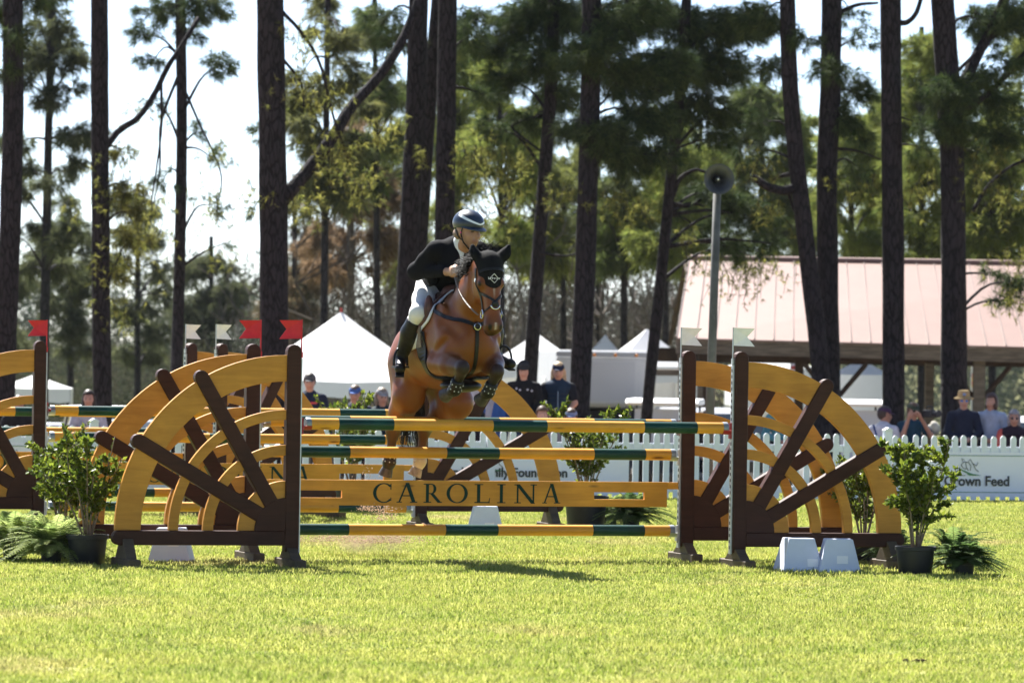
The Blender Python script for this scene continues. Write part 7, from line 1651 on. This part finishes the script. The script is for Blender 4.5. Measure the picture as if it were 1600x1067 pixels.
# ================================================================== dust kicked up by the take-off
rd = np.random.default_rng(21); V, F = [], []
cs = [(540, 842, 41.9, 26, 7), (575, 850, 41.8, 30, 8), (620, 850, 41.9, 26, 7), (600, 815, 42.0, 12, 16), (500, 848, 41.9, 30, 5), (575, 800, 42.0, 9, 18)]
PP = []
for (x, y, D, sx, sy) in cs:
    n = 800; a = rd.normal(0, 1, (n, 3))
    for k in range(n):
        p = at(x + a[k, 0] * sx, y - abs(a[k, 1]) * sy * 1.5 - 2, D + a[k, 2] * 0.35)
        if p.z > 0.01: PP.append(p)
PP = np.array([tuple(p) for p in PP]); n = len(PP); s = (0.0012 + 0.0035 * rd.random((n, 1)) ** 3)
tet = np.array([(1, 1, 1), (1, -1, -1), (-1, 1, -1), (-1, -1, 1)]) ; V = (PP[:, None, :] + tet[None] * s[:, None, :]).reshape(-1, 3); i = np.arange(n)[:, None] * 4
F = np.concatenate([i + [0, 1, 2], i + [0, 3, 1], i + [0, 2, 3], i + [1, 3, 2]]); dm = np_mesh('dust', V, F, 3)
o = mesh_obj('dust', dm, mat('dust_sand', (0.50, 0.36, 0.27), 0.95, 0.1, var=0.3, scale=30)); tag(o, 'reddish dust kicked up from the grass under the poles', 'dust', kind='stuff')

q = MB(); q.ball((0, 0, 0), (0.52, 0.35, 0.15), 24, 12); c_ = at(575, 846, 41.9)
vm = bpy.data.materials.new('dust_air'); vm.use_nodes = True; vn = vm.node_tree.nodes; vl = vm.node_tree.links; vn.remove(vn['Principled BSDF'])
pv = vn.new('ShaderNodeVolumePrincipled'); pv.inputs['Color'].default_value = (0.62, 0.42, 0.32, 1); tc = vn.new('ShaderNodeTexCoord'); nz = vn.new('ShaderNodeTexNoise'); nz.inputs['Scale'].default_value = 6.0; nz.inputs['Detail'].default_value = 4; vl.new(tc.outputs['Object'], nz.inputs['Vector'])
ln = vn.new('ShaderNodeVectorMath'); ln.operation = 'LENGTH'; sc_ = vn.new('ShaderNodeVectorMath'); sc_.operation = 'DIVIDE'; sc_.inputs[1].default_value = (0.52, 0.35, 0.15); vl.new(tc.outputs['Object'], sc_.inputs[0]); vl.new(sc_.outputs[0], ln.inputs[0])
fa = vn.new('ShaderNodeMapRange'); fa.inputs['From Min'].default_value = 0.15; fa.inputs['From Max'].default_value = 1.0; fa.inputs['To Min'].default_value = 1.0; fa.inputs['To Max'].default_value = 0.0; vl.new(ln.outputs['Value'], fa.inputs['Value'])
mn = vn.new('ShaderNodeMapRange'); mn.inputs['From Min'].default_value = 0.45; mn.inputs['From Max'].default_value = 0.75; mn.inputs['To Max'].default_value = 9.0; vl.new(nz.outputs['Fac'], mn.inputs['Value'])
mu = vn.new('ShaderNodeMath'); mu.operation = 'MULTIPLY'; vl.new(fa.outputs[0], mu.inputs[0]); vl.new(mn.outputs[0], mu.inputs[1]); vl.new(mu.outputs[0], pv.inputs['Density']); vl.new(pv.outputs[0], vn['Material Output'].inputs['Volume'])
o = q.build('dust_cloud', vm, None, smooth=True, loc=(c_.x, 41.9, 0.16)); tag(o, 'faint brown puff of dust above the grass under the poles', 'dust', kind='stuff')
# ================================================================== haze
q = MB(); q.box((-160, -6, -6.5), (160, 460, 17))
hm_ = bpy.data.materials.new('haze'); hm_.use_nodes = True; hn_ = hm_.node_tree.nodes; hn_.remove(hn_['Principled BSDF'])
pv = hn_.new('ShaderNodeVolumePrincipled'); pv.inputs['Color'].default_value = (0.86, 0.90, 0.95, 1); pv.inputs['Density'].default_value = 0.00006; pv.inputs['Anisotropy'].default_value = 0.0
hm_.node_tree.links.new(pv.outputs[0], hn_['Material Output'].inputs['Volume'])
haze = q.build('haze', hm_); tag(haze, 'thin pale haze over the whole ground', 'haze', kind='stuff')
